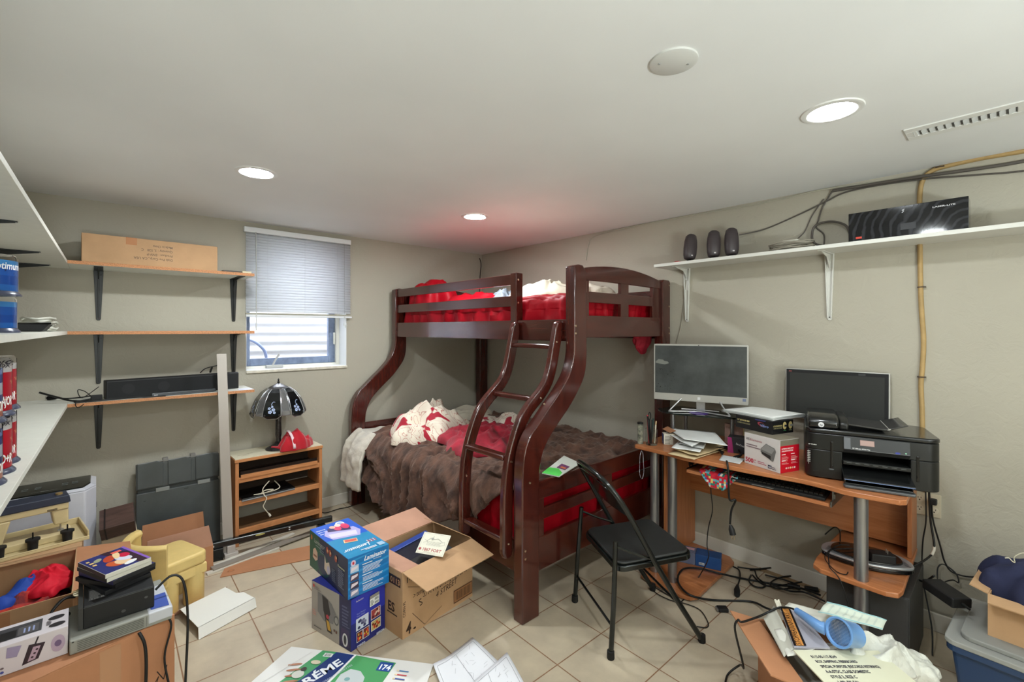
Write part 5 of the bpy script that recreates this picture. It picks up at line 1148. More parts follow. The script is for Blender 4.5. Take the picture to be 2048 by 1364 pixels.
# ------------------------------------------------------------------ folding chair
CC = Vector((1.969, 1.2705, 0)); ca = math.atan2(-.482, .876)
ch = thing('folding_chair', 'black metal folding chair with a padded seat in front of the desk', 'folding chair', tuple(CC), ca)
m_tube = M('black_tube_enamel', (24, 28, 26), .25, .3, coat=.4); m_pad = M('black_vinyl_pad', (40, 41, 40), .42, var=(40, .08))
m_rub = M('rubber_foot', (14, 14, 14), .7)
for s in (-1, 1):
    y = .215 * s
    c = G(); c.tube([(.227, y, .02), (.11, y, .20), (-.009, y, .397)], .0125, 12, flat=1); c.build('front_leg', m_tube, ch, local=True, smooth=50)
    c = G(); c.tube([(-.225, y, .02), (-.21, y * .99, .25), (-.195, y * .93, .505)], [.0115, .0115, .011], 12); c.build('rear_leg', m_tube, ch, local=True, smooth=50)
    for x in (.232, -.226): c = G(); c.lathe([(.015, 0), (.017, .004), (.016, .035), (.0125, .036)], (x, y, 0), 14); c.build('rubber_foot', m_rub, ch, local=True, smooth=40)
    c = G(); c.tube([(-.195, y * .95, .485), (-.10, y * .95, .44), (-.02, y * .95, .41)], .006, 6); c.build('hinge_link', m_tube, ch, local=True, smooth=50)
bk = [(-.009, -.215, .397), (-.075, -.215, .513), (-.145, -.213, .636), (-.195, -.195, .715), (-.232, -.145, .765), (-.243, -.06, .778), (-.243, .06, .778), (-.232, .145, .765), (-.195, .195, .715), (-.145, .213, .636), (-.075, .215, .513), (-.009, .215, .397)]
c = G(); c.tube(spl(bk, 5), .0125, 12, cap=False); c.build('back_frame', m_tube, ch, local=True, smooth=50)
c = G()
def bp2(u, v):
    y = -.19 + .38 * u; x = -.118 - .105 * v; z = .60 + .155 * v
    w = abs(2 * u - 1); z2 = z - (.03 * w * w if v > .9 else 0); return (x - .018 * (1 - w * w), y * (1 - .10 * v * v), z2)
c.grid(bp2, 16, 8); c.build('back_panel', m_tube, ch, local=True, solid=.003, smooth=180)
c = G(); c.tube([(-.218, -.205, .14), (-.218, .205, .14)], .006, 8); c.build('rear_crossbar', m_tube, ch, local=True, smooth=50)
c = G(); c.tube([(.115, -.205, .19), (.115, .205, .19)], .006, 8); c.build('front_crossbar', m_tube, ch, local=True, smooth=50)
Ts = Matrix.Translation((.01, 0, .39)) @ Matrix.Rotation(R(-3), 4, 'Y')
c = G(); c.prism(rrect(.395, .395, .05, 6), -.022, .004, T=Ts); c.build('seat_pan', m_tube, ch, local=True, bevel=.004, smooth=40)
c = G(); c.prism(rrect(.375, .375, .045, 6), .0045, .018, T=Ts); c.build('seat_pad', m_pad, ch, local=True, bevel=.007, seg=3, smooth=40)
# ------------------------------------------------------------------ corner computer desk against the right wall
DZ = .765
def oak(name, sc): return wood(name, (158, 94, 54), (188, 122, 78), sc, rough=.38, coat=.25, bump=.05)
m_oy = oak('orange_beech_top', (40, 3, 40)); m_oz = oak('orange_beech_upright', (30, 30, 2.5))
m_alu = M('silver_tube', (150, 150, 152), .32, .85)
dk = thing('computer_desk', 'orange beech computer desk with silver tube legs along the right wall', 'desk', (2.65, .9, 0))
def smooth2(pts, n=5): return [(p.x, p.y) for p in spl([(a, b, 0) for a, b in pts], n)]
front = smooth2([(2.352, 1.505), (2.340, 1.30), (2.325, 1.17), (2.335, 1.07), (2.345, .90), (2.360, .76), (2.375, .655), (2.368, .56), (2.350, .48), (2.358, .38), (2.372, .305)])
c = G(); c.prism([(2.965, 1.515), (2.36, 1.515)] + front + [(2.395, .287), (2.965, .30)], DZ - .022, DZ - .0003); c.build('desktop', m_oy, dk, bevel=.003, smooth=30)
c = G(); c.box(2.585, 2.965, 1.437, 1.453, .032, DZ - .0225); c.build('side_panel', m_oz, dk, bevel=.001)
c = G(); c.box(2.80, 2.965, .318, .334, .382, DZ - .0225); c.build('side_panel', m_oz, dk, bevel=.001)
c = G(); c.box(2.895, 2.911, .3345, 1.4365, .395, DZ - .0225); c.build('back_panel', oak('orange_beech_back', (40, 2.5, 30)), dk)
c = G(); c.prism([(2.93, 1.46), (2.40, 1.475), (2.325, 1.45), (2.312, 1.40), (2.305, 1.20), (2.32, 1.15), (2.36, 1.13), (2.87, 1.145), (2.92, 1.19)], .008, .030); c.build('base_board', m_oy, dk, bevel=.004)
c = G(); c.prism([(2.965, .615), (2.73, .622), (2.49, .622), (2.415, .615), (2.385, .58), (2.378, .46), (2.375, .35), (2.395, .312), (2.44, .303), (2.965, .315)], .358, .3798); c.build('lower_platform', m_oy, dk, bevel=.004)
for x, y, z0, z1, nm in ((2.395, 1.293, .0305, DZ - .0225, 0), (2.42, 1.418, .0305, DZ - .0225, 0)):
    c = G(); c.cyl((x, y, 0), .025, z0, z1, 28); c.build('leg_tube', m_alu, dk, smooth=40)
for z0, z1 in ((.0, .3575), (.3802, DZ - .0225)): c = G(); c.cyl((2.413, .438, 0), .0255, z0, z1, 28); c.build('leg_tube', m_alu, dk, smooth=40)
c = G(); c.box(2.385, 2.74, .548, 1.205, .664, .680); c.build('keyboard_shelf', m_oy, dk, bevel=.002)
m_rail = M('zinc_rail', (120, 122, 120), .35, .9)
for y in (.540, 1.2065):
    c = G(); c.box(2.40, 2.76, y, y + .006, .660, .684); c.box(2.43, 2.436, y, y + .006, .684, DZ - .0225); c.box(2.46, 2.466, y, y + .006, .684, DZ - .0225); c.box(2.43, 2.76, y + (.0065 if y > 1 else -.0065), y + (.009 if y > 1 else 0), .69, .712); c.build('slide_rail', m_rail if y < 1 else m_blk, dk)
# tower and things on the platform / base
t = thing('computer_tower', 'dark grey computer tower on the floor under the right end of the desk', 'computer', (2.65, .43, 0))
c = G(); c.box(2.462, 2.88, .285, .575, .002, .342); c.build('case', P((46, 46, 46), .45), t, bevel=.004)
c = G(); c.box(2.455, 2.4615, .290, .570, .006, .338); c.build('front_bezel', P((56, 55, 54), .5), t, bevel=.002)
t = thing('games_console', 'silver and black games console lying on the lower platform of the desk', 'console', (2.62, .46, .3803), R(-76))
out = spl([(-.165, -.04, 0), (-.10, -.085, 0), (0, -.105, 0), (.10, -.085, 0), (.165, -.04, 0), (.15, .04, 0), (.08, .085, 0), (-.08, .085, 0), (-.15, .04, 0)], 5, closed=True)
o2 = [(p.x, p.y) for p in out]
c = G(); c.prism(o2, .004, .020); c.build('base', m_blkgl, t, local=True, bevel=.003)
c = G(); c.prism(o2, .0205, .032); c.build('silver_band', P((176, 178, 182), .3, .6), t, local=True, bevel=.004)
c = G(); c.prism([(p[0] * .78, p[1] * .9) for p in o2], .0325, .040); c.build('black_lid', m_blkgl, t, local=True, bevel=.003)
a = Art((-.16, -.10, .0324), *FT, lift=.0004)
for i in range(5): a.rect(.008 + i * .003, .055 + i * .010, .018, .004, (60, 62, 66)); a.rect(.296 - i * .003, .055 + i * .010, .018, .004, (60, 62, 66))
a.build('vents', t)
t = thing('wall_wart', 'black plug-in adapter with prongs upward lying on the silver console', 'adapter', (2.575, .395, .4205), R(-60))
c = G(); c.box(-.045, .045, -.028, .028, .0006, .036); c.build('adapter_body', m_blkmat, t, local=True, bevel=.004)
c = G(); c.box(.02, .0215, -.010, -.004, .036, .052); c.box(.02, .0215, .004, .010, .036, .052); c.build('prongs', P((180, 180, 176), .3, .9), t, local=True)
c = G(); c.tube(spl([(2.60, .50, .428), (2.56, .53, .43), (2.50, .57, .425), (2.42, .555, .40), (2.385, .54, .395), (2.368, .50, .36), (2.362, .46, .22), (2.35, .43, .02)], 8), .0025, 6)
c.tube(spl([(2.62, .52, .43), (2.58, .56, .427), (2.48, .585, .40), (2.40, .53, .388), (2.395, .49, .386), (2.42, .485, .39)], 8), .0022, 6)
c.tube(spl([(2.64, .56, .43), (2.72, .58, .45), (2.80, .62, .43), (2.80, .66, .38)], 6), .003, 6)
tag(c.build('console_cables', m_cable, smooth=60), 'thin black cables draped over the silver console and the platform edge', 'cable')
# keyboard and knitted cloth
t = thing('keyboard', 'black computer keyboard on the sliding shelf under the desk', 'keyboard', (2.455, .77, .6803), R(-86))
c = G(); c.prism([(-.07, .0), (.07, .0), (.07, .026), (-.07, .014)], -.20, .20, 'x'); c.build('case', m_blkmat, t, local=True, bevel=.003)
c = G()
for r_ in range(5):
    for k in range(20): x = -.19 + k * .0192; y = -.055 + r_ * .0235; c.box(x, x + .016, y, y + .019, .016 + (y + .07) * .075, .0235 + (y + .07) * .085)
c.build('keys', m_blk, t, local=True)
a = Art((-.2, -.0705, 0), *FL, lift=.0004); a.bars(.10, .006, .13, .005, 1, (120, 120, 120)); a.build('lettering', t)
def knit(u, v):
    x = 2.372 + .012 * (1 - v) if v > .5 else 2.39 + (.5 - v) * .3
    w_ = .085 * (1 - .0 * v)
    y = 1.135 - u * .20 * (1.0 if v < .5 else 1.0 - (v - .5) * 1.3) - (0 if v < .5 else (v - .5) * .13)
    z = .700 + .010 * nz(u * 5, v * 5) if v < .5 else .695 - (v - .5) * .15
    return (x - .012 * nz(u * 6, v * 3, 4), y, z)
def knitmat():
    m = M('knit_multicolour', (200, 60, 60), .95, bump=(160, .8, .004)); nt = m.node_tree; b = nt.nodes['Principled BSDF']
    tc = N(nt, 'ShaderNodeTexCoord'); mp = N(nt, 'ShaderNodeMapping'); mp.inputs['Scale'].default_value = (1, 90, 90); sp = N(nt, 'ShaderNodeTexWhiteNoise', noise_dimensions='2D')
    sn = N(nt, 'ShaderNodeVectorMath', operation='FLOOR'); cx_ = N(nt, 'ShaderNodeSeparateXYZ'); cb = N(nt, 'ShaderNodeCombineXYZ')
    nt.links.new(tc.outputs['Object'], mp.inputs[0]); nt.links.new(mp.outputs[0], sn.inputs[0]); nt.links.new(sn.outputs[0], cx_.inputs[0]); nt.links.new(cx_.outputs[1], cb.inputs[0]); nt.links.new(cx_.outputs[2], cb.inputs[1]); nt.links.new(cb.outputs[0], sp.inputs['Vector'])
    rp = N(nt, 'ShaderNodeValToRGB'); rp.color_ramp.interpolation = 'CONSTANT'; e = rp.color_ramp.elements; e[0].color = (*lin((196, 30, 50)), 1); e[1].position = .25; e[1].color = (*lin((110, 176, 190)), 1)
    for p_, c_ in ((.42, (226, 222, 206)), (.58, (40, 120, 110)), (.7, (214, 190, 110)), (.82, (206, 40, 60)), (.92, (70, 90, 150))): q = e.new(p_); q.color = (*lin(c_), 1)
    nt.links.new(sp.outputs['Value'], rp.inputs[0]); nt.links.new(rp.outputs[0], b.inputs['Base Color']); return m
c = G(); c.grid(knit, 20, 24); tag(c.build('knitted_cloth', knitmat(), smooth=180, solid=.004), 'multicoloured striped knitted cloth hanging over the keyboard shelf edge', 'cloth')

# glass monitor stand
gs = thing('monitor_stand', 'small glass shelf on silver legs carrying the silver monitor', 'monitor stand', (2.74, 1.30, DZ))
gpoly = smooth2([(2.90, 1.50), (2.72, 1.56), (2.615, 1.47), (2.63, 1.33), (2.69, 1.17), (2.735, 1.09), (2.80, 1.06), (2.93, 1.08)], 5)
c = G(); c.prism(gpoly, .925, .933); c.build('glass_top', M('tinted_glass', (40, 52, 50), .05, trans=.55, ior=1.4, coat=.3), gs, smooth=30)
for x, y in ((2.655, 1.43), (2.86, 1.45), (2.765, 1.115), (2.88, 1.15)):
    c = G(); c.cyl((x, y, 0), .0105, DZ, .9245, 16); c.build('leg', m_alu, gs, smooth=40)
o = G().cyl((2.73, 1.30, 0), .055, .9335, .9347, 32).build('purple_disc', P((74, 36, 140), .25), smooth=40); tag(o, 'purple compact disc lying on the glass shelf under the silver monitor', 'disc')
# silver all-in-one
def slab(t, w_, h_, th, m, nm='bezel', z0=0): c = G(); c.prism([(a, b + z0 + h_ / 2) for a, b in rrect(w_, h_, .008, 3)], 0, th, 'y'); return c.build(nm, m, t, local=True, bevel=.002)
p0 = Vector((2.665, 1.565, 0)); p1 = Vector((2.845, 1.055, 0)); md = (p0 + p1) / 2; an = math.atan2((p1 - p0).y, (p1 - p0).x)
m_silver = M('silver_bezel', (186, 184, 178), .35, .25)
t = thing('silver_monitor', 'silver all-in-one monitor with a smudged dark screen on the glass shelf', 'monitor', (md.x, md.y, .9337), rot=(R(0), 0, an))
S = slab(t, .545, .358, .032, m_silver, z0=.063)
m_scr = M('smudged_screen', (52, 55, 56), .28, var=(5, .45), col2=(78, 82, 82), spec=.6)
c = G(); c.box(-.264, .264, -.0018, -.0003, .108, .411); c.build('screen', m_scr, t, local=True)
a = Art((-.264, -.0019, .108), *FL, lift=.0003); a.poly([(.004, .20), (.02, .215), (.05, .212), (.055, .205), (.08, .20), (.085, .19), (.06, .182), (.03, .186), (.004, .19)], (122, 124, 118))
r_ = random.Random(5)
for i in range(26): a.ell(r_.uniform(.01, .12), r_.uniform(.005, .16), r_.uniform(.001, .004), r_.uniform(.001, .004), (26, 28, 28), 7); a.k -= 1
a.build('screen_stains', t)
a = Art((-.264, -.0005, .063), *FL, lift=.0003); a.rect(.255, .014, .016, .016, (226, 226, 226)); a.rect(.505, .022, .018, .016, (120, 130, 160)); a.ell(.262, .352, .003, .003, (20, 20, 20)); a.build('badges', t)
c = G()
ft = spl([(-.085, .02, .10), (-.12, -.01, .06), (-.165, -.055, .008), (-.155, -.07, .0055), (-.08, -.035, .0055), (0, -.01, .0055), (.09, -.05, .0055), (.165, -.085, .0055), (.175, -.075, .007), (.14, -.02, .04), (.10, .02, .10)], 6)
c.tube(ft, .005, 10); c.tube(spl([(-.11, .045, .0055), (0, .06, .0055), (.11, .045, .0055)], 6), .004, 8); c.box(-.09, .11, .033, .05, .085, .16); c.box(-.02, .03, .04, .07, .002, .16); c.build('wire_foot', P((196, 196, 196), .3, .6), t, local=True, smooth=40)
# second monitor
t = thing('black_monitor', 'black widescreen monitor with a thin silver edge standing behind the printer', 'monitor', (2.905, .645, DZ), rot=(R(-2), 0, R(-88)))
c = G(); c.prism([(a, b + .325) for a, b in rrect(.462, .275, .004, 3)], 0, .03, 'y'); c.build('housing', m_silver, t, local=True, bevel=.002)
c = G(); c.box(-.226, .226, -.004, -.0003, .192, .458); c.build('bezel', m_blkmat, t, local=True)
c = G(); c.box(-.208, .210, -.0052, -.0043, .205, .440); c.build('screen', M('matt_screen', (44, 45, 43), .5), t, local=True)
a = Art((-.226, -.0041, .192), *FL, lift=.0003); a.text('AOC', .012, .253, .008, (190, 90, 90), width=.014, bold=.03); a.rect(.33, .251, .03, .012, (60, 60, 62)); a.build('badges', t)
c = G(); c.box(-.03, .03, .012, .04, .02, .19); c.build('stand_neck', m_blkmat, t, local=True); c = G(); c.prism(rrect(.2, .085, .03), .001, .02); c.build('stand_base', m_blkmat, t, local=True, bevel=.004)

# pen jar etc
px_, py_ = 2.425, 1.442
t = thing('pen_jar', 'clear glass jar of pens and scissors at the left corner of the desk', 'jar', (px_, py_, DZ))
c = G(); c.lathe([(.001, .001), (.032, .001), (.034, .01), (.034, .095), (.032, .095), (.032, .012), (.001, .010)], n=28); c.build('glass', M('jar_glass', (240, 240, 238), .05, trans=1, ior=1.2), t, local=True, smooth=40)
pens = [((200, 170, 130), (.01, -.01), (.018, -.02), .14), ((20, 22, 24), (-.015, .0), (-.028, .01), .17), ((40, 44, 48), (.0, .015), (.008, .03), .165), ((190, 60, 70), (-.01, .01), (-.012, .02), .175), ((24, 60, 56), (.015, .01), (.03, .006), .15), ((30, 30, 34), (-.02, -.01), (-.03, -.022), .155), ((210, 206, 190), (.005, -.018), (.0, -.028), .12)]
for cl, a_, b_, h_ in pens:
    c = G(); c.tube([(a_[0], a_[1], .012), (b_[0], b_[1], h_)], .0042, 8); o = c.build('pen', P(cl, .4), t, local=True, smooth=50)
c = G(); c.tube([(.012 + .014 * math.cos(q * PI / 6), .02, .165 + .022 * math.sin(q * PI / 6)) for q in range(12)], .003, 6, closed=True); c.rod((.012, .02, .143), (.006, .01, .012), .004); c.build('scissors', m_blk, t, local=True, smooth=50)
t = thing('tall_canister', 'slim dark printed canister beside the jar of pens', 'canister', (px_ - .028, py_ + .058, DZ))
c = G(); c.cyl((0, 0, 0), .017, .0006, .118, 20); c.build('can', M('printed_can', (52, 56, 50), .35, var=(40, .5), col2=(150, 148, 130)), t, local=True, smooth=40)
c = G(); c.cyl((0, 0, 0), .0175, .1185, .128, 20); c.build('lid', m_blk, t, local=True, smooth=40)
c = G()
def lany(u, v): a_ = v * 2 * PI; return (2.338 - .003 + .002 * math.sin(v * 30), 1.452 + (.013 * math.sin(a_)) * (1 - .2 * math.cos(a_)) + .003 * (u - .5), .66 + .082 * math.cos(a_) + .002 * u)
c.grid(lany, 2, 40); tag(c.build('lanyard', M('lanyard', (186, 184, 190), .7, var=(60, .5), col2=(90, 80, 90)), smooth=180, solid=.0015), 'loop of pale lanyard hanging from the left corner of the desk', 'lanyard')
# small printed box
t = thing('card_box', 'small blue and white printed box lying next to the pen jar', 'box', (2.478, 1.392, DZ + .0003), R(-50))
c = G(); c.box(0, .105, 0, .055, .0003, .062); c.build('carton', P((214, 206, 188), .6), t, local=True, bevel=.001)
a = Art((0, .055, 0), (0, -1, 0), (0, 0, 1)); a.rect(.002, .002, .051, .058, (30, 66, 150)); a.rect(.006, .004, .02, .010, (150, 160, 190)); a.build('blue_side', t)
a = Art((0, 0, 0), *FL); a.rect(.002, .002, .05, .058, (206, 202, 190)); a.bars(.006, .006, .035, .05, 6, (120, 116, 106)); a.rect(.052, .002, .052, .058, (160, 140, 124)); a.bars(.055, .006, .045, .05, 7, (110, 100, 92)); a.build('label', t)

def sheet(name, pts, z, m, label, cat, amp=.004, seed=0, th=.0006, n=12, curl=None, grp=None, z1=None):
    """sheet of paper whose corners are given in the room: (x, y) or (x, y, z)"""
    q = [Vector(p) if len(p) == 3 else Vector((p[0], p[1], z)) for p in pts]
    def fn(u, v):
        p = (q[0] * (1 - u) + q[1] * u) * (1 - v) + (q[3] * (1 - u) + q[2] * u) * v
        return (p.x, p.y, p.z + amp * (1 + nz(u * 2.5 + seed, v * 2.5, seed)) + (curl(u, v) if curl else 0))
    c = G(); c.grid(fn, n, n); o = c.build(name, m, solid=th, smooth=180, soff=-1)
    if label: tag(o, label, cat, grp)
    return o, fn
m_pap = M('paper_white', (226, 227, 224), .65); m_pap2 = M('paper_grey', (196, 198, 196), .65); m_man = M('manila_paper', (204, 182, 142), .65, var=(8, .08))
def pxs(pts, z): return [tuple(uz(a, b, z)) for a, b in pts]
sheet('manila_envelope', pxs([(1336, 908), (1388, 920), (1462, 897), (1418, 883)], DZ + .001), 0, m_man, 'manila envelope hanging slightly over the front edge of the desk under the letters', 'envelope', .004, 1, th=.003)
sheet('manila_envelope', pxs([(1350, 900), (1395, 913), (1460, 893), (1420, 880)], DZ + .016), 0, m_man, 'second manila envelope directly beneath the white letters', 'envelope', .004, 4, th=.003)
sheet('letter', pxs([(1343, 896), (1400, 905), (1412, 886), (1362, 878)], DZ + .030), 0, m_pap, 'folded white letter with an address on top of the manila envelopes', 'letter', .003, 2, th=.002)
sheet('letter', pxs([(1358, 888), (1407, 899), (1414, 884), (1372, 872)], DZ + .040), 0, m_pap2, 'white envelope with handwriting lying across the folded letter', 'letter', .003, 6, th=.001)
o, fn = sheet('loose_paper', pxs([(1330, 867), (1384, 896), (1412, 880), (1345, 856)], DZ + .052), 0, m_pap, 'white sheet sloping over the small blue box towards the letters', 'paper', .006, 3)
sheet('loose_paper', pxs([(1332, 857), (1368, 880), (1456, 893), (1430, 866)], DZ + .068), 0, m_pap, 'large white sheet lying uppermost on the desk papers under the silver monitor', 'paper', .004, 5)
sheet('brown_card', pxs([(1325, 858), (1340, 866), (1352, 862), (1335, 853)], DZ + .075), 0, m_card2, 'scrap of brown card poking out behind the desk papers', 'card', .002, 7, th=.002)
# books and cables under the glass shelf
t = thing('notebook', 'small pink and tan notebook standing under the glass shelf', 'book', (2.80, 1.12, DZ), R(-80))
c = G(); c.box(-.05, .05, 0, .022, .0005, .118); c.build('cover', M('floral_cover', (186, 150, 140), .6, var=(30, .3)), t, local=True, bevel=.001)
c = G(); c.box(.0505, .053, .001, .021, .002, .117); c.build('page_edges', P((222, 206, 160), .7), t, local=True)
t = thing('magenta_box', 'dark box with a magenta end behind the hard drive box', 'box', (2.60, 1.03, DZ), R(-75))
c = G(); c.box(-.04, .10, 0, .08, .0005, .085); c.build('carton', P((36, 34, 40), .4), t, local=True, bevel=.001)
a = Art((-.04, 0, 0), *FL); a.poly([(0, .0), (.03, .0), (.02, .085), (0, .085)], (150, 40, 100)); a.text('SanDisk', .04, .05, .014, (200, 200, 200), width=.045, rot=-.3); a.build('print', t)
c = G()
for i in range(3): c.tube(spl([(2.50 + .01 * i, 1.06, DZ + .006 + .004 * i), (2.56, 1.10 + .01 * i, DZ + .02), (2.62, 1.06, DZ + .03 - .006 * i), (2.58, .99, DZ + .012), (2.50, 1.0 - .01 * i, DZ + .006)], 6), .0035, 6)
tag(c.build('cable_nest', m_cable, smooth=60), 'small nest of black cables beneath the glass shelf next to the boxes', 'cable')
sheet('grey_paper', [(2.39, 1.03), (2.40, .93), (2.52, .95), (2.50, 1.06)], DZ + .001, m_pap2, 'grey sheet on the desk left of the hard drive box', 'paper', .002, 8)

# hard drive box
t = thing('hard_drive_box', 'white and red external hard drive box standing on the desk', 'product box', (2.386, .742, DZ + .0003), R(-20))
# local: +y runs left-back along the white face, +x along the red face
W_, D_, H_ = .131, .198, .157
c = G(); c.box(0, W_, 0, D_, 0, H_); o = c.build('carton', P((202, 196, 194), .4), t, local=True, bevel=.0012)
a = Art((0, D_, 0), (0, -1, 0), (0, 0, 1)); gr = (70, 62, 70); rd = (176, 24, 56)
a.text('WD', .010, .122, .017, gr, width=.024, bold=.02); a.text('Elements', .035, .122, .017, (150, 40, 60), width=.066, bold=.0); a.bars(.012, .087, .085, .022, 2, (130, 110, 116), .5); a.text('500', .006, .012, .030, rd, width=.048, bold=.03); a.text('GB', .056, .026, .009, rd, width=.012); a.text('Go', .056, .014, .009, rd, width=.012)
a.bars(.078, .018, .05, .016, 2, (176, 90, 110), .4); a.poly([(.095, .095), (.125, .125), (.172, .112), (.178, .098), (.165, .05), (.158, .046), (.095, .078)], (108, 106, 104)); a.poly([(.095, .092), (.125, .122), (.172, .108), (.155, .082)], (138, 136, 134)); a.poly([(.100, .082), (.150, .072), (.150, .052), (.101, .070)], (44, 42, 42)); a.rect(.135, .010, .020, .016, (30, 34, 60)); a.text('WD', .137, .013, .010, (220, 220, 226), width=.016, bold=.03); a.bars(.158, .010, .022, .015, 2, gr, .4); a.build('front_print', t)
a = Art((0, 0, 0), *FL); a.rect(.001, .001, W_ - .002, .128, (190, 12, 34)); a.rect(.001, .129, W_ - .002, .027, (118, 112, 96)); wr_ = (232, 190, 190)
a.text('EXTERNAL HARD DRIVE', .010, .112, .009, (240, 220, 220), width=.080, bold=.03); a.text('DISQUE DUR EXTERNE', .010, .101, .009, (240, 220, 220), width=.078, bold=.03)
for x in (.010, .072):
    for y, n_ in ((.060, 5), (.046, 2)): a.rect(x, y + n_ * .0052, .026, .004, (240, 214, 214)); a.bars(x, y - .004, .048, n_ * .005, n_, wr_, .25)
for i in range(5): a.ell(.040 + i * .014, .022, .006, .0045, ((230, 190, 190), (220, 150, 150), (222, 200, 130), (220, 150, 150), (236, 210, 210))[i])
a.build('side_print', t)
a = Art((0, 0, H_), *FT); a.rect(.001, .001, W_ - .002, D_ - .002, (128, 120, 104)); a.build('top_print', t)
t = thing('enclosure_box', 'flat black drive enclosure box lying on the white and red box', 'product box', (2.478, .806, .9228), R(-19))
W_, D_, H_ = .155, .215, .066
c = G(); c.box(0, W_, 0, D_, .0006, H_); c.build('carton', P((24, 24, 25), .4), t, local=True, bevel=.0012)
a = Art((0, D_, 0), (0, -1, 0), (0, 0, 1)); yl = (206, 190, 130); a.text('3.5" SATA/USB HDD', .012, .040, .011, yl, width=.075, bold=.03); a.text('COMBO ENCLOSURE', .012, .026, .010, (150, 142, 104), width=.078, bold=.02); a.ell(.155, .042, .022, .010, (150, 60, 70), rot=-.2); a.ell(.160, .042, .016, .007, (24, 24, 25), rot=-.2); a.text('Vibro', .148, .030, .018, (110, 130, 180), width=.048, bold=.03, italic=.2); a.rect(.12, .058, .06, .006, (60, 60, 110)); a.build('front_print', t)
a = Art((0, 0, 0), *FL); a.text('3.5" SATA/USB HDD', .008, .038, .010, yl, width=.062, bold=.03); a.text('COMBO ENCLOSURE', .008, .027, .009, (150, 142, 104), width=.062, bold=.02); a.ell(.090, .040, .014, .019, (196, 176, 116)); a.rect(.088, .034, .016, .010, (40, 44, 60)); a.ell(.132, .040, .014, .019, (196, 176, 116)); a.rect(.130, .034, .020, .010, (130, 130, 126)); a.rect(.080, .014, .02, .003, (70, 150, 90)); a.rect(.120, .014, .02, .003, (150, 150, 110)); a.build('side_print', t)
for i in range(5):
    dx = .004 * math.sin(i * 2.1)
    q = [(2.50 + dx, .81, 0), (2.585 + dx, 1.10 - .01 * (i % 2), 0), (2.81, 1.02 + dx, 0), (2.725 + .01 * (i % 2), .73, 0)]
    sheet('paper_sheet', [(a_, b_) for a_, b_, _ in q], .9905 + .0032 * i, m_pap if i != 2 else m_pap2, ('lowest', 'second lowest', 'middle', 'second highest', 'topmost')[i] + ' of the white sheets piled on the black enclosure box', 'paper', .0012, 2.2, th=.001, curl=lambda u, v: -.02 * max(0, u - .7) ** 1.2 + .004 * v * (1 - u), grp='sheets piled on the enclosure box')

# printer
t = thing('inkjet_printer', 'glossy black all-in-one inkjet printer on the right end of the desk', 'printer', (2.437, .652, DZ + .0005), R(-73.6))
W_, D_ = .474, .32
c = G(); c.prism([(a + W_ / 2, b + D_ / 2 + .0) for a, b in rrect(W_, D_, .045, 6)], .004, .196); 
m_prn = M('printer_gloss_black', (20, 21, 21), .22, coat=.4); m_prm = M('printer_satin', (24, 25, 24), .35)
# body with a front recess between x .14 and .36
def body(z0, z1, rec):
    pts = [(a + W_ / 2, b + D_ / 2) for a, b in rrect(W_, D_, .045, 6)]
    if rec: pts = pts + [(.375, 0), (.375, .16), (.135, .16), (.135, 0)] if False else pts
    c = G(); c.prism(pts, z0, z1); return c
pts = [(a + W_ / 2, b + D_ / 2) for a, b in rrect(W_, D_, .045, 6)]
k = min(range(len(pts)), key=lambda i: (abs(pts[i][1]) > 1e-4, -pts[i][0] if False else pts[i][0]))
lows = [i for i, p in enumerate(pts) if abs(p[1]) < 1e-6]; il = lows[0]      # left end of the front edge (going left to right)
rec = pts[:il + 1] + [(.140, 0), (.140, .17), (.375, .17), (.375, 0)] + pts[il + 1:]
c = G(); c.prism(rec, .004, .130); c.build('lower_body', m_prm, t, local=True, bevel=.003, smooth=30)
c = G(); c.prism(pts, .1305, .205); c.build('upper_body', m_prm, t, local=True, bevel=.003, smooth=30)
c = G(); c.prism([(a * 1.005, b) for a, b in pts], .2055, .226); c.build('scanner_lid', m_prn, t, local=True, bevel=.007, seg=3, smooth=30)
c = G(); c.prism([(.010, .2265), (.010, .262), (.05, .285), (.25, .285), (.30, .262), (.30, .2265)], .012, .130, 'x'); c.build('document_feeder', m_prn, t, local=True, bevel=.012, seg=3, smooth=35)
c = G(); c.prism([(.02, .2265), (.02, .255), (.06, .276), (.25, .276), (.30, .255), (.30, .2265)], .1305, .165, 'x'); c.build('feeder_end', m_prm, t, local=True, bevel=.008, seg=3, smooth=35)
c = G(); c.prism([(.165, .245), (.30, .234), (.375, .262), (.377, .267), (.30, .241), (.165, .252)], .05, .27, 'y'); c.build('paper_rest', M('smoked_plastic', (54, 52, 50), .25, coat=.3), t, local=True, bevel=.002)
c = G(); c.prism([(.305, .2395), (.313, .2395), (.318, .245), (.310, .245)], .045, .272, 'y'); c.build('rest_edge', P((170, 168, 160), .3), t, local=True)
c = G(); c.prism([(-.018, .150), (0, .134), (.002, .134), (.002, .203), (-.003, .203)], .145, .372, 'x'); c.build('control_panel', P((48, 49, 50), .3), t, local=True, bevel=.003)
up_ = Vector((0, .015, .053)).normalized(); a = Art((.145, -.0185, .150), (1, 0, 0), up_, lift=.0004); a.rect(.0, .002, .024, .050, (92, 94, 98)); a.rect(.058, .022, .050, .024, (150, 120, 116)); a.rect(.060, .024, .046, .020, (168, 140, 132)); a.text('HP Officejet 6500A Plus', .030, .005, .007, (220, 220, 220), width=.062, bold=.02); a.rect(.024, .001, .20, .0015, (110, 110, 112)); a.ell(.185, .006, .009, .004, (40, 50, 140)); a.ell(.212, .008, .003, .002, (150, 220, 180)); a.build('panel_print', t)
c = G(); c.box(.142, .373, .03, .165, .048, .060); c.build('output_tray', m_prm, t, local=True, bevel=.002)
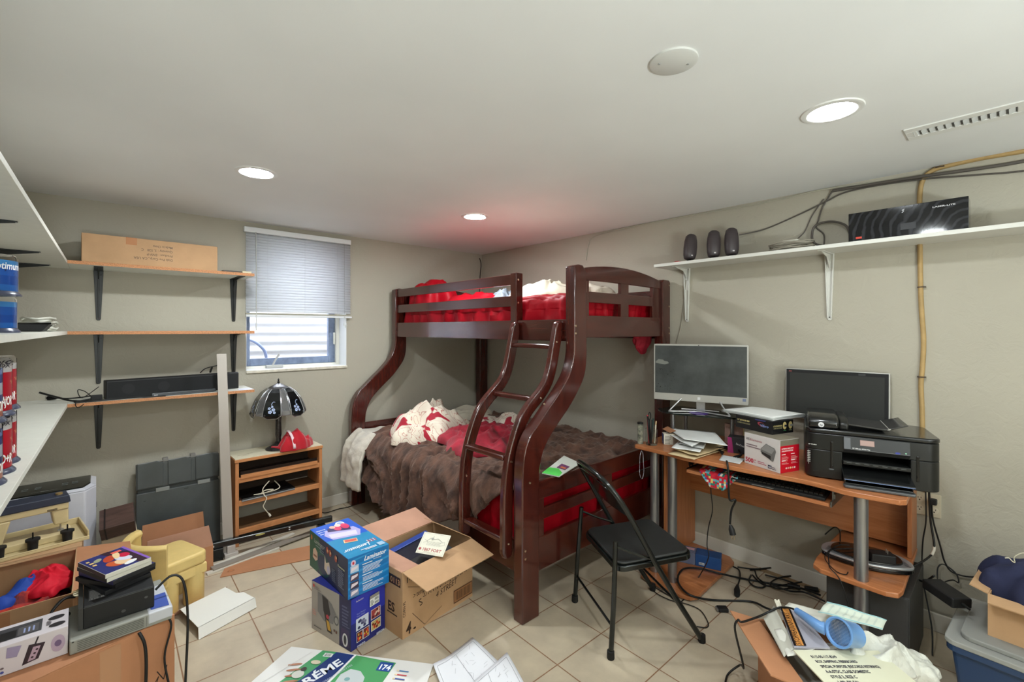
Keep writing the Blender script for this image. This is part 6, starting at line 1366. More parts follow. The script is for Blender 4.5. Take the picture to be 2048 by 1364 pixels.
c = G(); c.box(.142, .373, -.070, .165, .006, .016); c.box(.142, .148, -.070, .03, .016, .034); c.box(.367, .373, -.070, .03, .016, .034); c.build('input_tray', m_prn, t, local=True, bevel=.003)
c = G(); c.prism([(-.095, .034), (.03, .060), (.03, .066), (-.095, .041)], .138, .376, 'x'); c.build('tray_cover', m_prn, t, local=True, bevel=.002)
a = Art((.138, -.0955, .034), *FL, lift=.0004); a.rect(.002, .001, .234, .003, (110, 130, 170)); a.build('painted_tray_highlight', t)  # highlight on the tray cover's front edge, painted as a pale strip
c = G(); c.box(.142, .373, -.012, .16, .088, .096); c.box(.142, .373, -.020, -.012, .082, .098); c.build('exit_shelf', m_prm, t, local=True, bevel=.002)
a = Art((.142, -.0205, .09), *FL, lift=.0004)
for i in range(7): a.rect(.012 + i * .031, .001, .018, .002, (110, 112, 112))
a.build('shelf_marks', t)
c = G(); c.prism([(.142, -.100), (.373, -.100), (.378, -.086), (.378, -.07), (.137, -.07), (.137, -.086)], .001, .012); c.build('tray_lip', P((96, 98, 100), .3, .4), t, local=True, bevel=.003)
a = Art((0, -.0005, 0), *FL, lift=.0004); a.text('HP Wireless', .012, .150, .007, (210, 210, 206), width=.032, bold=.02); a.line([(.013, .06), (.013, .125)], .0015, (150, 150, 146))
for i in range(7): a.rect(.008, .070 + i * .008, .012, .004, (150, 150, 146))
a.rect(.030, .03, .03, .004, (22, 22, 22)); a.ell(.10, .048, .010, .003, (90, 96, 100)); a.build('side_print', t)
c = G(); c.box(.095, .107, -.003, .010, .05, .175); c.build('grip_groove', m_blkgl, t, local=True, bevel=.004); c = G(); c.box(.392, .404, -.003, .010, .04, .150); c.build('grip_groove', m_blkgl, t, local=True, bevel=.004)
a = Art((.012, .010, .226), *FL, lift=.0006); a.ell(.050, .018, .0115, .0115, (214, 214, 216)); a.text('hp', .0435, .013, .013, (60, 60, 64), width=.013, italic=.3, bold=.02); a.build('round_badge', t)

# outlet with plugs and cords
t = thing('wall_outlet', 'beige four-socket wall outlet on the right wall below the printer', 'outlet', (2.98, .29, .60))
c = G(); c.box(2.971, 2.9795, .232, .332, .545, .655); c.build('cover_plate', P((196, 186, 164), .5), t, bevel=.002)
for y, z in ((.308, .625), (.308, .578), (.256, .625), (.256, .578)):
    c = G(); c.cyl((0, y, z), .016, 2.9675, 2.971, 20, axis='x'); 
    c2 = c.build('socket', P((206, 196, 176), .45), t, smooth=40)
    a = Art(Vector((2.9674, y + .016, z - .016)) - Vector((2.98, .29, .60)), (0, -1, 0), (0, 0, 1), lift=.0003); a.rect(.009, .016, .0025, .008, (40, 30, 26)); a.rect(.020, .016, .0025, .008, (40, 30, 26)); a.ell(.016, .009, .003, .003, (40, 30, 26)); a.build('socket_slots', t)
def cord(name, pts, r, label, m=None, cat='cord', n=8): c = G(); c.tube(spl(pts, n), r, 8); return tag(c.build(name, m or m_cable, smooth=60), label, cat)
cord('black_cable', [ux(1851, 980, 2.93), ux(1852, 1040, 2.94), ux(1846, 1080, 2.94), ux(1844, 1120, 2.93), ux(1846, 1160, 2.90), (2.80, .25, .10), (2.72, .24, .01)], .003, 'thin black cord hanging nearest the desk under the wall outlet')
c = G(); c.tube(spl([ux(1858, 980, 2.93), ux(1861, 1040, 2.94), ux(1868, 1085, 2.92), ux(1866, 1105, 2.90), ux(1850, 1120, 2.85), ux(1827, 1133, 2.80), ux(1822, 1143, 2.78), ux(1845, 1163, 2.72), (2.645, .228, .395)], 8), .0045, 8)
o = tag(c.build('adapter_cord', m_cable, smooth=60), 'thicker black cord with a white band looping to the power brick', 'cord')
c = G(); c.tube([ux(1868.5, 1092, 2.92), ux(1868, 1100, 2.905), ux(1863, 1110, 2.885)], .0062, 8); c.build('white_band', P((220, 214, 200)), o, smooth=60)
c = G(); c.box(2.935, 2.967, .244, .268, .612, .638); c.build('plug', m_blkmat, o, bevel=.004)
cord('black_cable', [ux(1863, 1003, 2.945), ux(1866, 1040, 2.95), ux(1880, 1090, 2.95), ux(1890, 1125, 2.95), ux(1908, 1146, 2.95), ux(1950, 1154, 2.95), (2.94, .05, .38)], .0035, 'black cord running right behind the cardboard box from the wall outlet')
cord('black_cable', [ux(1875, 1158, 2.90), ux(1876, 1135, 2.93), ux(1888, 1129, 2.95), ux(1912, 1147, 2.95), ux(1917, 1165, 2.93), ux(1905, 1160, 2.93), ux(1888, 1168, 2.85), ux(1920, 1195, 2.75)], .0028, 'small looped black cord against the wall behind the power brick')
# ------------------------------------------------------------------ cords and box under the desk
t = thing('blue_parts_box', 'small blue and clear package on the left base board of the desk', 'box', (2.70, 1.28, .0305), R(-70))
c = G(); c.box(-.02, .12, -.045, .045, .0005, .07); c.build('carton', P((34, 74, 130), .4), t, local=True, bevel=.002)
c = G(); c.box(-.12, -.021, -.045, .045, .0005, .068); c.build('clear_end', M('clear_plastic', (150, 160, 190), .15, trans=.6, ior=1.2), t, local=True, bevel=.002)
a = Art((-.02, -.0455, 0), *FL); a.rect(.02, .012, .03, .014, (214, 214, 214)); a.barcode(.022, .014, .026, .010, (60, 60, 60)); a.build('label', t)
a = Art((-.12, -.045, .0702), *FT); a.rect(.04, .04, .05, .03, (206, 160, 170)); a.build('top_print', t)
fz_ = .008
cord('floor_cord', [uz(1640, 1190, .04), uz(1600, 1176, fz_), uz(1548, 1168, fz_), uz(1490, 1158, fz_), uz(1440, 1147, .045), uz(1400, 1137, .045), uz(1370, 1137, .045), uz(1357, 1150, .045), uz(1358, 1168, .045), uz(1380, 1190, .04), uz(1425, 1200, fz_), uz(1500, 1203, fz_), uz(1530, 1215, .03), uz(1545, 1221, .06)], .0055, 'thick black cord sweeping in a wide loop across the left base board')
hc_ = cord('dangling_cable', [(2.375, .985, .775), (2.335, .965, .775), (2.325, .955, .72), (2.335, .955, .60), ux(1471, 1000, 2.36), ux(1463, 1020, 2.36), ux(1460, 1048, 2.36)], .005, 'black power cord dangling over the desk edge with its plug in the air')
b_ = ux(1461, 1050, 2.36); e_ = ux(1466, 1070, 2.355)
c = G(); c.tube([b_, b_.lerp(e_, .4), e_], [.007, .014, .015], 10); plg_ = c.build('plug', m_blkmat, hc_, smooth=40)
c = G()
for d_ in (-.006, .006): c.rod(e_ + Vector((0, d_, 0)), e_ + Vector((0, d_ - .002, -.022)), .002, 6)
c.build('prongs', P((220, 200, 170), .25, .9), plg_)
cord('thin_cable', [ux(1421, 958, 2.40), ux(1422, 985, 2.40), ux(1425, 1020, 2.40), ux(1417, 1055, 2.40), ux(1414, 1090, 2.42), ux(1417, 1115, 2.42), uz(1400, 1150, .04), uz(1362, 1204, .006), uz(1340, 1192, .006), uz(1310, 1175, .006)], .0028, 'thin black cord dropping from the keyboard shelf to the floor')
cord('floor_cord', [uz(1312, 1170, .006), uz(1310, 1184, .006), uz(1340, 1200, .006), uz(1370, 1207, .006), uz(1400, 1220, .006), uz(1416, 1245, .006), uz(1412, 1255, .006), uz(1390, 1252, .006)], .0026, 'thin black looped cord on the tiles beside the folding chair')
c = G()
rr = random.Random(4)
loops = [[(1500, 1140), (1560, 1137), (1600, 1142), (1625, 1150), (1618, 1160), (1580, 1168), (1540, 1172), (1520, 1165), (1505, 1150)],
         [(1502, 1150), (1498, 1162), (1508, 1172), (1525, 1175), (1530, 1168), (1515, 1155), (1510, 1142)],
         [(1530, 1150), (1570, 1160), (1595, 1172), (1560, 1178), (1540, 1168), (1560, 1155), (1600, 1150)],
         [(1475, 1134), (1510, 1138), (1555, 1135), (1600, 1140), (1650, 1162)],
         [(1545, 1170), (1580, 1182), (1610, 1185), (1650, 1203)]]
for i, L_ in enumerate(loops): c.tube(spl([uz(a, b, .008 + .006 * i) for a, b in L_], 8), .0042, 6)
c.tube([uz(1575, 1170, .02), uz(1600, 1175, .02)], .012, 8); c.tube([uz(1610, 1176, .018), uz(1636, 1180, .018)], .014, 8)
tag(c.build('cable_tangle', m_cable, smooth=60), 'heap of tangled black cables on the tiles under the middle of the desk', 'cable')
o = cord('short_cable', [uz(1466, 1133, .008), uz(1478, 1140, .008), uz(1480, 1155, .008), uz(1475, 1172, .008)], .004, 'short black cord with its plug lying on the tiles beside the base board')
c = G(); c.tube([uz(1475, 1172, .012), uz(1474, 1180, .014), uz(1474, 1190, .014)], [.008, .016, .014], 8); c.build('plug_head', m_blkmat, o, smooth=50)
t = thing('video_connector', 'black monitor cable connector on the tiles by the brown carton flap', 'connector', tuple(uz(1445, 1222, 0)), R(-45))
c = G(); c.box(-.025, .025, -.018, .018, .002, .020); c.build('connector_shell', m_blkmat, t, local=True, bevel=.003); c = G(); c.box(-.032, -.0255, -.014, .014, .005, .017); c.build('pin_end', P((150, 150, 150), .3, .8), t, local=True)
o = G().prism([tuple(uz(1516, 1140)[:2]), tuple(uz(1528, 1128)[:2]), tuple(uz(1640, 1165)[:2]), tuple(uz(1640, 1185)[:2])], .0012, .006).build('wood_offcut', P((150, 124, 92), .7)); tag(o, 'thin tan board lying on the tiles along the wall under the desk', 'board')

# ------------------------------------------------------------------ shelf on the right wall
m_whs = M('white_shelf', (214, 213, 206), .4)
t = thing('wall_shelf', 'long white shelf high on the right wall', 'shelf', (2.87, .6, 1.863))
c = G(); c.box(2.757, 2.9795, -.60, 1.622, 1.8635, 1.883); c.build('board', m_whs, t, bevel=.001)
for y in (1.498, .679, -.15):
    c = G(); xw = 2.979; m_ = m_whs
    c.prism([(y - .022, 1.8630), (y + .022, 1.8630), (y + .010, 1.505), (y + .006, 1.498), (y - .006, 1.498), (y - .010, 1.505)], xw - .004, xw, 'x')
    for s in (-1, 1): c.prism([(y + s * .022, 1.863), (y + s * .017, 1.863), (y + s * .006, 1.51), (y + s * .010, 1.51)], xw - .016, xw - .003, 'x')
    c.prism([(2.79, y - .012), (xw, y - .020), (xw, y + .020), (2.79, y + .012)], 1.8595, 1.8630, 'z')
    c.prism([(2.80, 1.8595), (xw, 1.8595), (xw, 1.77), (xw - .015, 1.80), (xw - .06, 1.842)], y - .003, y + .003, 'y')
    for z in (1.84, 1.515): c.cyl((0, y, z), .0035, xw - .008, xw - .004, 8, axis='x', m=1)
    c.build('bracket', [m_whs, m_blk], t, bevel=.001)
m_spk = M('speaker_grey', (66, 58, 60), .45)
def speaker(x, y, rz, tl, lb):
    t = thing('satellite_speaker', lb, 'speaker', (x, y, 1.8835), rz, group='small satellite speakers')
    c = G(); c.lathe([(.030, 0), (.030, .004), (.018, .010), (.008, .020)], n=20); c.build('stand', m_blkmat, t, local=True, smooth=40)
    T = Matrix.Translation((0, 0, .018)) @ Matrix.Rotation(R(tl), 4, 'Y') @ Matrix.Rotation(R(-10), 4, 'X')
    sec = lambda z: (.034 * (1 - .35 * ((z - .075) / .09) ** 4), .030 * (1 - .25 * ((z - .08) / .09) ** 2))
    prof = [(0, .7), (.006, .95), (.03, 1.12), (.08, 1.18), (.125, 1.1), (.158, .92), (.170, .55)]
    c = G(); n_ = 24; vs = []
    for z, k_ in prof:
        for i in range(n_): q = 2 * PI * i / n_; vs.append(T @ Vector((.034 * k_ * math.copysign(abs(math.cos(q)) ** .7, math.cos(q)), .030 * k_ * math.copysign(abs(math.sin(q)) ** .7, math.sin(q)), z)))
    fs = [(j * n_ + i, j * n_ + (i + 1) % n_, (j + 1) * n_ + (i + 1) % n_, (j + 1) * n_ + i) for j in range(len(prof) - 1) for i in range(n_)] + [tuple(range(n_))[::-1], tuple((len(prof) - 1) * n_ + i for i in range(n_))]
    c.add(vs, fs); c.build('cabinet', m_spk, t, local=True, smooth=50)
    T2 = T @ Matrix.Translation((0, 0, 0)); o_ = T2 @ Vector((-.006, -.0335, .012)); u_ = (T2.to_3x3() @ Vector((1, 0, 0))); v_ = (T2.to_3x3() @ Vector((0, 0, 1)))
    a = Art(o_, u_, v_, lift=.0005); a.rect(0, 0, .011, .008, (206, 200, 200)); a.build('badge', t)
speaker(2.835, 1.412, R(-38), 9, 'small dark speaker at the left end of the white shelf, leaning right'); speaker(2.85, 1.262, R(-52), 3, 'small dark speaker second from the left end of the white shelf'); speaker(2.86, 1.155, R(-50), 2, 'small dark speaker third from the left end of the white shelf')
o = heap(2.80, 1.475, .022, .03, 1.8835, .012, seed=2, n=20).build('red_clip', M('red_plastic', (190, 20, 40), .4), smooth=180); tag(o, 'tiny red item at the left end of the white shelf', 'clip')
m_gcab = M('grey_cable', (150, 144, 130), .5); m_dcab = M('dark_grey_cable', (86, 80, 74), .5)
c = G(); r_ = random.Random(8)
for i in range(11):
    rx, ry = r_.uniform(.040, .075), r_.uniform(.075, .118); ox, oy = r_.uniform(-.012, .012), r_.uniform(-.012, .012); z_ = 1.888 + i * .0042
    c.tube([(2.855 + ox + rx * math.cos(q * PI / 12), .835 + oy + ry * math.sin(q * PI / 12), z_ + .003 * math.sin(q + i)) for q in range(24)], .003, 6, closed=True)
tag(c.build('coiled_cable', m_gcab, smooth=60), 'flat coil of grey cable on the middle of the white shelf', 'cable')
c = G(); c.box(2.83, 2.86, .79, .87, 1.934, .0 + 1.944); tag(c.build('cable_reel', P((206, 204, 190), .5), bevel=.003), 'white plastic piece lying in the coil of grey cable', 'clip')
cord('network_cable', [ux(1700, 468, 2.93), ux(1690, 450, 2.94), ux(1660, 443, 2.955), ux(1630, 452, 2.955), ux(1624, 475, 2.95), ux(1632, 488, 2.93), (2.90, .66, 1.888)], .006, 'thick dark cable arching out from behind the glossy black box', m_dcab)
# black box
t = thing('glossy_black_box', 'long glossy black box on the white shelf reflecting the lamp', 'box', (2.782, .13, 1.8835))
m_swirl = M('scratched_gloss_black', (16, 17, 20), .07, coat=.0); nt = m_swirl.node_tree; b_ = nt.nodes['Principled BSDF']
tc = N(nt, 'ShaderNodeTexCoord'); wv = N(nt, 'ShaderNodeTexWave', wave_type='RINGS', rings_direction='X', Scale=9.0, Distortion=6.0, Detail=3.0); nt.links.new(tc.outputs['Object'], wv.inputs['Vector'])
rp = N(nt, 'ShaderNodeValToRGB'); rp.color_ramp.elements[0].position = .6; rp.color_ramp.elements[0].color = (*lin((14, 15, 18)), 1); rp.color_ramp.elements[1].color = (*lin((46, 47, 51)), 1)
nt.links.new(wv.outputs['Fac'], rp.inputs[0]); nt.links.new(rp.outputs[0], b_.inputs['Base Color'])
c = G(); c.box(2.782, 2.90, .13, .556, 1.884, 2.026); c.build('carton', m_swirl, t, bevel=.002)
a = Art((0, .426, .0005), (0, -1, 0), (0, 0, 1), lift=.0004); a.rect(.03, .012, .024, .010, (200, 60, 40)); a.text('LASER-LITE', .31, .112, .009, (206, 206, 210), width=.075, bold=.02); a.line([(.205, .11), (.212, .118), (.205, .122), (.214, .126)], .003, (190, 190, 196)); a.rect(.20, .03, .055, .03, (26, 27, 30)); a.build('print', t)

# wires along the ceiling edge and down the wall
XW = 2.975
cord('ceiling_cable', [ux(1172, 521, XW), ux(1176, 492, XW), ux(1188, 473, XW), ux(1250, 456, XW), ux(1330, 440, XW), ux(1470, 416, XW), ux(1560, 399, XW), ux(1640, 380, XW), ux(1740, 366, XW), ux(1840, 355, XW), (XW, .10, 2.19), (XW, -.2, 2.17)], .004, 'thin white cable stapled along the top of the right wall', P((176, 172, 156), .5))
cord('ceiling_cable', [ux(1478, 470, 2.93), ux(1530, 458, XW), ux(1600, 428, XW), ux(1650, 404, XW), ux(1690, 385, XW), ux(1760, 370, XW), ux(1850, 358, 2.965), ux(1950, 350, XW), ux(2060, 340, XW), (XW, -.3, 2.14)], .004, 'lower dark cable along the top of the right wall running down to the speakers', m_dcab)
cord('ceiling_cable', [ux(1665, 382, 2.965), ux(1760, 366, 2.967), ux(1850, 352, 2.96), ux(1950, 338, 2.965), ux(2060, 320, XW), (XW, -.3, 2.19)], .008, 'thick grey cable bundle along the top right of the right wall', m_dcab)
cord('drop_cable', [ux(1665, 382, 2.97), ux(1645, 415, XW), ux(1637, 440, XW), ux(1633, 455, XW), ux(1648, 470, XW), (2.94, .70, 1.89)], .004, 'dark cable dropping from the ceiling bundle to the middle of the white shelf', m_dcab)
cord('drop_cable', [ux(1648, 398, XW), ux(1625, 430, XW), ux(1610, 462, XW), ux(1595, 478, 2.95), (2.90, .85, 1.90)], .003, 'thin cable dropping from the ceiling bundle into the coil of grey cable', m_dcab)
cord('drop_cable', [ux(1372, 560, XW), ux(1368, 600, XW), ux(1362, 650, XW), ux(1352, 690, XW), ux(1345, 730, XW), ux(1343, 800, XW)], .003, 'pair of grey cables hanging down the wall beside the left white bracket', m_gcab)
c = G(); ypts = [ux(2075, 296, XW), ux(2048, 302, XW), ux(1960, 317, XW), ux(1890, 333, XW), ux(1862, 343, XW), ux(1846, 360, XW), ux(1840, 385, XW), ux(1839, 430, XW)]
c.tube(spl(ypts + [ux(1840, 500, XW), ux(1841, 570, XW), ux(1843, 620, XW), ux(1847, 680, XW), ux(1845, 730, XW), ux(1842, 770, XW), ux(1844, 820, XW), ux(1845, 870, XW), ux(1847, 960, XW), (XW, .285, .66)], 8), .013, 10, flat=.8)
o = tag(c.build('tan_cable', M('tan_cable_jacket', (176, 146, 96), .6, var=(20, .12)), smooth=60), 'tan electrical cable running along the ceiling edge and down the right wall', 'cable')
for p in ((1880, 334), (1843, 574), (1843, 754)):
    q = ux(*p, 2.966); c = G(); c.box(2.958, 2.9785, q.y - .016, q.y + .016, q.z - .002, q.z + .002); c.build('staple', P((60, 44, 40), .5), o)
cord('corner_wire', [(2.94, 3.745, 2.19), (2.955, 3.742, 2.15), (2.958, 3.742, 2.10), (2.945, 3.742, 1.98), (2.94, 3.742, 1.80)], .005, 'short dark wire hanging in the far corner above the upper bunk', P((58, 46, 40)))

# ------------------------------------------------------------------ lower right corner
# carton with junk
cu, cv = Vector((-.735, -.678, 0)), Vector((.678, -.735, 0)); PC = Vector((1.99, .70, 0))
ang = math.atan2(-cu.y, -cu.x)
t = thing('junk_carton', 'open cardboard carton overflowing with papers and bags in the right foreground', 'carton', tuple(PC), math.atan2(cv.y, cv.x))
# local x = cv (right), local -y = cu (towards the viewer)
c = G(); shell(c, 0, .34, -.37, 0, .001, .265); c.build('carton_body', m_card2, t, local=True)
flap((0, -.37, .265), (0, 0, .265), (-.115, .0, .035), taper=.03).build('left_flap', m_card2, t, local=True)
flap((.34, -.37, .265), (.34, 0, .265), (.10, 0, -.06), taper=.03).build('right_flap', m_card2, t, local=True)
flap((0.004, 0, .265), (.336, 0, .265), (0, .05, -.11), taper=.03).build('back_flap', m_card2, t, local=True)
a = Art((0, -.37, 0), (1, 0, 0), (0, 0, 1)); a.rect(.0, .0, .33, .26, (196, 190, 180)); a.build('pale_side', t)
WJ = WM[t.name]
def jl(x, y, z): return tuple(WJ @ Vector((x, y, z)))
c = G(); c.box(.02, .32, -.35, -.02, .006, .20); tag(c.build('packed_papers', P((150, 146, 138), .8), loc=jl(0, 0, 0), rot=(0, 0, math.atan2(cv.y, cv.x))), 'pale bundle of papers filling the lower part of the right foreground carton', 'papers')
# printed cream card
k = [uz(1587, 1300, .318), uz(1756, 1301, .300), uz(1850, 1405, .300), uz(1655, 1420, .318)]
t = thing('shipping_card', 'cream printed fiberboard sheet lying over the right foreground carton', 'printed sheet', tuple(k[0]))
u_ = (k[1] - k[0]).normalized(); v_ = (k[0] - k[3]); v_ = (v_ - u_ * v_.dot(u_)).normalized(); L_ = (k[1] - k[0]).length
c = G(); kk = [k[0], k[1], k[1] - v_ * .30, k[0] - v_ * .30 + u_ * .0]; n_ = u_.cross(v_); c.add(kk + [p - n_ * .004 for p in kk], [(0, 1, 2, 3), (7, 6, 5, 4), (0, 4, 5, 1), (1, 5, 6, 2), (2, 6, 7, 3), (3, 7, 4, 0)]); c.build('sheet', P((214, 212, 186), .6), t)
a = Art(-v_ * .30, u_, v_, lift=.0006); bk_ = (52, 50, 62)
for i, (s_, x_, w_) in enumerate((('8115-00-117-8249', .075, .10), ('BOX, SHIPPING, FIBERBOARD', .075, .16), ('SPECIAL PURPOSE (RECORDS RETIRING)', .075, .225), ('A-A-STDC, CLASS DOMESTIC', .075, .165), ('STYLE 2, SIZE C', .075, .095), ('1 BD (25 EA)', .080, .078), ('COMM', .085, .04), ('WT. 45    CU 3.1', .085, .095), ('BSH-CS-025-D1867', .085, .11), ('05/04', .085, .04))): a.text(s_, x_ * L_ / .34 - .03, .262 - i * .0225, .0165, bk_, width=w_ * L_ / .34, bold=.03)
a.build('stencil_lettering', t)
# bags and papers
m_bag = M('thin_white_bag', (206, 206, 196), .35, bump=(14, .8, .02), sheen=.1)
o = heap(2.075, .35, .15, .09, .245, .10, seed=3.3, rot=-.75, fr=8, fold=.45, n=70).build('plastic_bag', m_bag, smooth=180); tag(o, 'crumpled white plastic bag at the back of the right foreground carton', 'bag')
o = heap(2.20, .26, .10, .07, .20, .085, seed=6.1, rot=-.8, fr=9, fold=.5, n=70).build('plastic_bag', m_bag, smooth=180); tag(o, 'crumpled white plastic bag spilling over the right side of the carton', 'bag')
def receipt(pts, zs, seed, lbl, col=(206, 214, 200), stripe=True, amp=.006):
    q = [uz(a, b, z) for (a, b), z in zip(pts, zs)]
    o, fn = sheet('receipt', [tuple(p) for p in q], 0, P(col, .6), lbl, 'paper', amp, seed)
    if stripe:
        g = G()
        for u0, u1 in ((.02, .10), (.90, .98)): g.grid(lambda a, b: Vector(fn(u0 + (u1 - u0) * a, b)) + Vector((0, 0, .0012)), 2, 12)
        for i in range(7): g.grid(lambda a, b, i=i: Vector(fn(.16 + .66 * a, .12 + i * .12 + .03 * b)) + Vector((0, 0, .0012)), 12, 1, m=1)
        g.build('print', [P((150, 194, 198), .6), P((190, 200, 190), .6)], o, fixn=False)
    return o
receipt([(1635, 1228), (1655, 1206), (1774, 1243), (1765, 1262)], (.36, .37, .33, .32), 2, 'blue-edged printed form standing up behind the blue hair tool')
receipt([(1560, 1225), (1578, 1208), (1700, 1240), (1690, 1262)], (.31, .32, .31, .30), 5, 'white form lying under the blue hair tool', (214, 212, 200), False)
receipt([(1527, 1240), (1548, 1215), (1590, 1300), (1568, 1318)], (.285, .295, .30, .29), 7, 'white paper tucked against the left flap of the carton', (186, 184, 172), False)
receipt([(1548, 1262), (1600, 1255), (1640, 1300), (1575, 1318)], (.29, .30, .305, .295), 9, 'round-edged white paper under the orange topped magazine', (216, 214, 204), False)
receipt([(1548, 1202), (1558, 1202), (1566, 1222), (1556, 1222)], (.33, .33, .30, .30), 3, 'narrow white tag poking up at the back of the carton', (206, 200, 184), False)
k = [uz(1560, 1216, .315), uz(1580, 1217, .320), uz(1613, 1292, .318), uz(1588, 1292, .315)]
t = thing('magazine', 'orange and black strip headed magazine beneath the blue hair tool', 'magazine', tuple(k[0]))
k2 = [uz(1560, 1216, .315), uz(1597, 1218, .322), uz(1660, 1296, .318), uz(1588, 1294, .315)]
c = G(); c.add(k2 + [p - Vector((0, 0, .005)) for p in k2], [(0, 1, 2, 3), (7, 6, 5, 4), (0, 4, 5, 1), (1, 5, 6, 2), (2, 6, 7, 3), (3, 7, 4, 0)]); c.build('pages', P((168, 166, 176), .5), t)
def tri(p, q, r, s, m, nm, dz): 
    c = G(); c.add([p + Vector((0, 0, dz)), q + Vector((0, 0, dz)), r + Vector((0, 0, dz)), s + Vector((0, 0, dz))], [(0, 1, 2, 3)]); c.build(nm, m, t, fixn=False)
tri(k[0], k[1], k[2], k[3], P((26, 22, 22), .4), 'black_band', .0012)
i0, i1, i2, i3 = k[0].lerp(k[1], .2), k[0].lerp(k[1], .8), k[3].lerp(k[2], .8), k[3].lerp(k[2], .2)
tri(i0, i1, i2, i3, P((206, 140, 72), .4), 'orange_band', .0020)
o_ = i3.lerp(i2, .80) - k[0] + Vector((0, 0, .0026)); u_ = (i0 - i3).normalized(); v_ = (i3 - i2).normalized(); L2 = (i0 - i3).length; n_ = u_.cross(v_)
a = Art(o_, u_, v_ if n_.z > 0 else -v_, lift=.0004); a.text('STOPPERIXNVURKS', .0, .002, .026, (40, 26, 20), width=L2 * .85, italic=.3); a.build('title_lettering', t)
# blue tool
def P3(px, py, z): return uz(px, py, z)
ha, hb = P3(1594, 1222, .352), P3(1640, 1254, .372); hc = P3(1686, 1268, .375)
t = thing('blue_hair_tool', 'light blue handled appliance with a round perforated face on the carton papers', 'appliance', tuple(ha))
m_lb = M('light_blue_plastic', (112, 158, 214), .3, coat=.3)
c = G(); c.tube([ha, ha.lerp(hb, .5), hb, hb.lerp(hc, .2)], [.0125, .016, .019, .022], 20); c.build('handle', m_lb, t, smooth=50)
ax = Vector((-.63, -.35, .62)).normalized(); ax = Vector((-.86, .38, .30)).normalized()
q = ax.to_track_quat('Z', 'Y').to_matrix().to_4x4(); ctr = P3(1691, 1267, .362)
T = Matrix.Translation(ctr) @ q
c = G(); c.lathe([(.001, -.052), (.034, -.052), (.040, -.046), (.046, .028), (.049, .032), (.049, .038), (.043, .038), (.040, .030)], n=40, T=T); c.build('head', m_lb, t, smooth=40)
m_perf = M('perforated_disc', (150, 150, 150), .4); nt = m_perf.node_tree; b_ = nt.nodes['Principled BSDF']; tc = N(nt, 'ShaderNodeTexCoord'); vo = N(nt, 'ShaderNodeTexVoronoi', Scale=230.0, Randomness=.0); nt.links.new(tc.outputs['Object'], vo.inputs['Vector']); rp = N(nt, 'ShaderNodeValToRGB'); rp.color_ramp.elements[0].position = .38; rp.color_ramp.elements[0].color = (*lin((60, 60, 62)), 1); rp.color_ramp.elements[1].position = .5; rp.color_ramp.elements[1].color = (*lin((196, 196, 194)), 1); nt.links.new(vo.outputs['Distance'], rp.inputs[0]); nt.links.new(rp.outputs[0], b_.inputs['Base Color'])
c = G(); c.lathe([(.0001, .027), (.041, .030)], n=40, T=T); c.build('perforated_disc', m_perf, t, smooth=60, fixn=False)
cord('hair_tool_cord', [ha, P3(1580, 1216, .34), P3(1560, 1215, .315), P3(1545, 1220, .305), P3(1520, 1232, .290), P3(1485, 1244, .315), P3(1476, 1240, .32), P3(1470, 1260, .28), (1.84, .70, .15), P3(1480, 1330, .05), P3(1455, 1350, .01), P3(1450, 1380, .006)], .004, 'black cord of the blue appliance running over the left flap and down to the tiles')
# storage bin
m_bin = M('blue_bin_plastic', (38, 62, 96), .3, coat=.2); m_lid = M('clear_lid', (206, 206, 200), .2, trans=.6, ior=1.2)
sb = thing('storage_bin', 'dark blue plastic storage bin with a translucent lid at the right edge', 'storage bin', (2.52, -.155, 0), R(-4))
def ring(x0, x1, y0, y1): return [(x0, y0), (x1, y0), (x1, y1), (x0, y1)]
lo, hi = ring(-.17, .17, -.26, .27), ring(-.20, .20, -.30, .30)
c = G(); c.add([(x, y, .001) for x, y in lo] + [(x, y, .285) for x, y in hi], [(3, 2, 1, 0), (0, 1, 5, 4), (1, 2, 6, 5), (2, 3, 7, 6), (3, 0, 4, 7), (4, 5, 6, 7)]); c.build('bin_body', m_bin, sb, local=True, bevel=.012, seg=3)
c = G(); c.prism(rrect(.425, .625, .03), .262, .286); c.build('bin_rim', m_bin, sb, local=True, bevel=.003)
c = G(); c.prism(rrect(.435, .635, .035), .2865, .305); c.prism(rrect(.36, .56, .04), .305, .322); c.build('bin_lid', m_lid, sb, local=True, bevel=.004, seg=3)
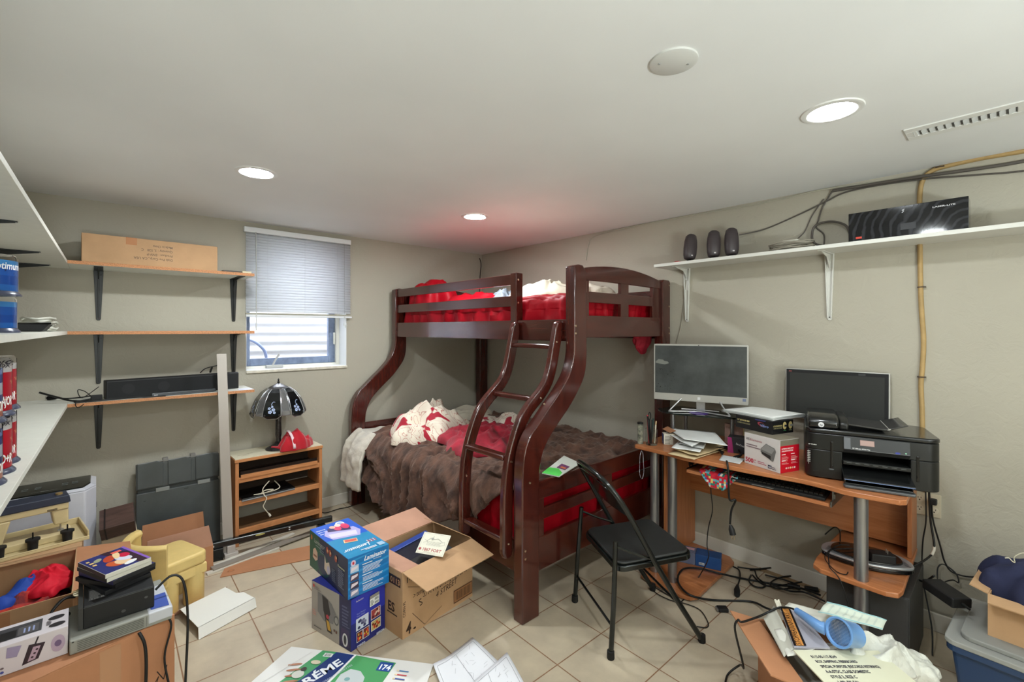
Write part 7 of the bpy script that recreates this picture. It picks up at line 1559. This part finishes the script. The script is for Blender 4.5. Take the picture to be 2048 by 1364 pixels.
c = G(); c.box(-.236, -.214, .12, .19, .20, .262) if False else c.box(-.06, .06, .301, .318, .22, .262); c.build('bin_handle', m_bin, sb, local=True, bevel=.004)
# carton and sweatshirt on the bin
t = thing('small_carton', 'small open cardboard carton on the storage bin lid', 'carton', (2.55, -.105, .3225), R(-6))
c = G(); shell(c, -.14, .16, -.20, .155, 0, .15); c.build('carton_body', m_card, t, local=True)
flap((-.14, -.20, .15), (-.14, .155, .15), (-.055, 0, -.012), taper=.02).build('front_flap', m_card, t, local=True)
flap((-.14, .155, .15), (.16, .155, .15), (0, .05, .01), taper=.03).build('side_flap', m_card, t, local=True)
c = G(); c.box(-.142, -.1405, -.06, .0, .0, .13); c.build('packing_tape', m_tape, t, local=True)
m_hood = M('navy_cotton', (34, 38, 66), .9, bump=(70, .4, .003))
o = heap(2.575, -.12, .165, .20, .455, .165, seed=4.6, rot=.2, fr=5, fold=.35, sharp=.5, n=80).build('sweatshirt', m_hood, smooth=180); tag(o, 'navy blue sweatshirt with a cream printed line heaped in the small carton', 'sweatshirt')
pts = [ux(p[0], p[1], 2.455) for p in ((2010, 1116), (2018, 1116), (2024, 1122), (2030, 1125), (2028, 1116), (2034, 1110), (2046, 1106), (2058, 1108))]
c = G(); c.tube(spl([p + Vector((.0, 0, 0)) for p in pts], 4), .0032, 6, flat=.5); c.build('printed_line', P((206, 200, 176)), o, smooth=60)
# power brick
a0, a1 = ud(1862, 1166, 1.93), ud(1925, 1208, 1.79)
t = thing('power_brick', 'large black power brick resting on the rim of the storage bin', 'power adapter', tuple(a0))
d_ = (a1 - a0); L_ = d_.length; q = d_.to_track_quat('X', 'Z').to_matrix().to_4x4(); T = Matrix.Translation(a0) @ q
c = G(); c.box(0, L_, -.038, .038, -.02, .02, T=T); c.build('brick_body', m_blkmat, t, bevel=.005)
c = G(); c.tube([T @ Vector((L_, 0, 0)), T @ Vector((L_ + .03, .0, -.003))], [.006, .004], 8); c.build('strain_relief', m_blk, t, smooth=50)
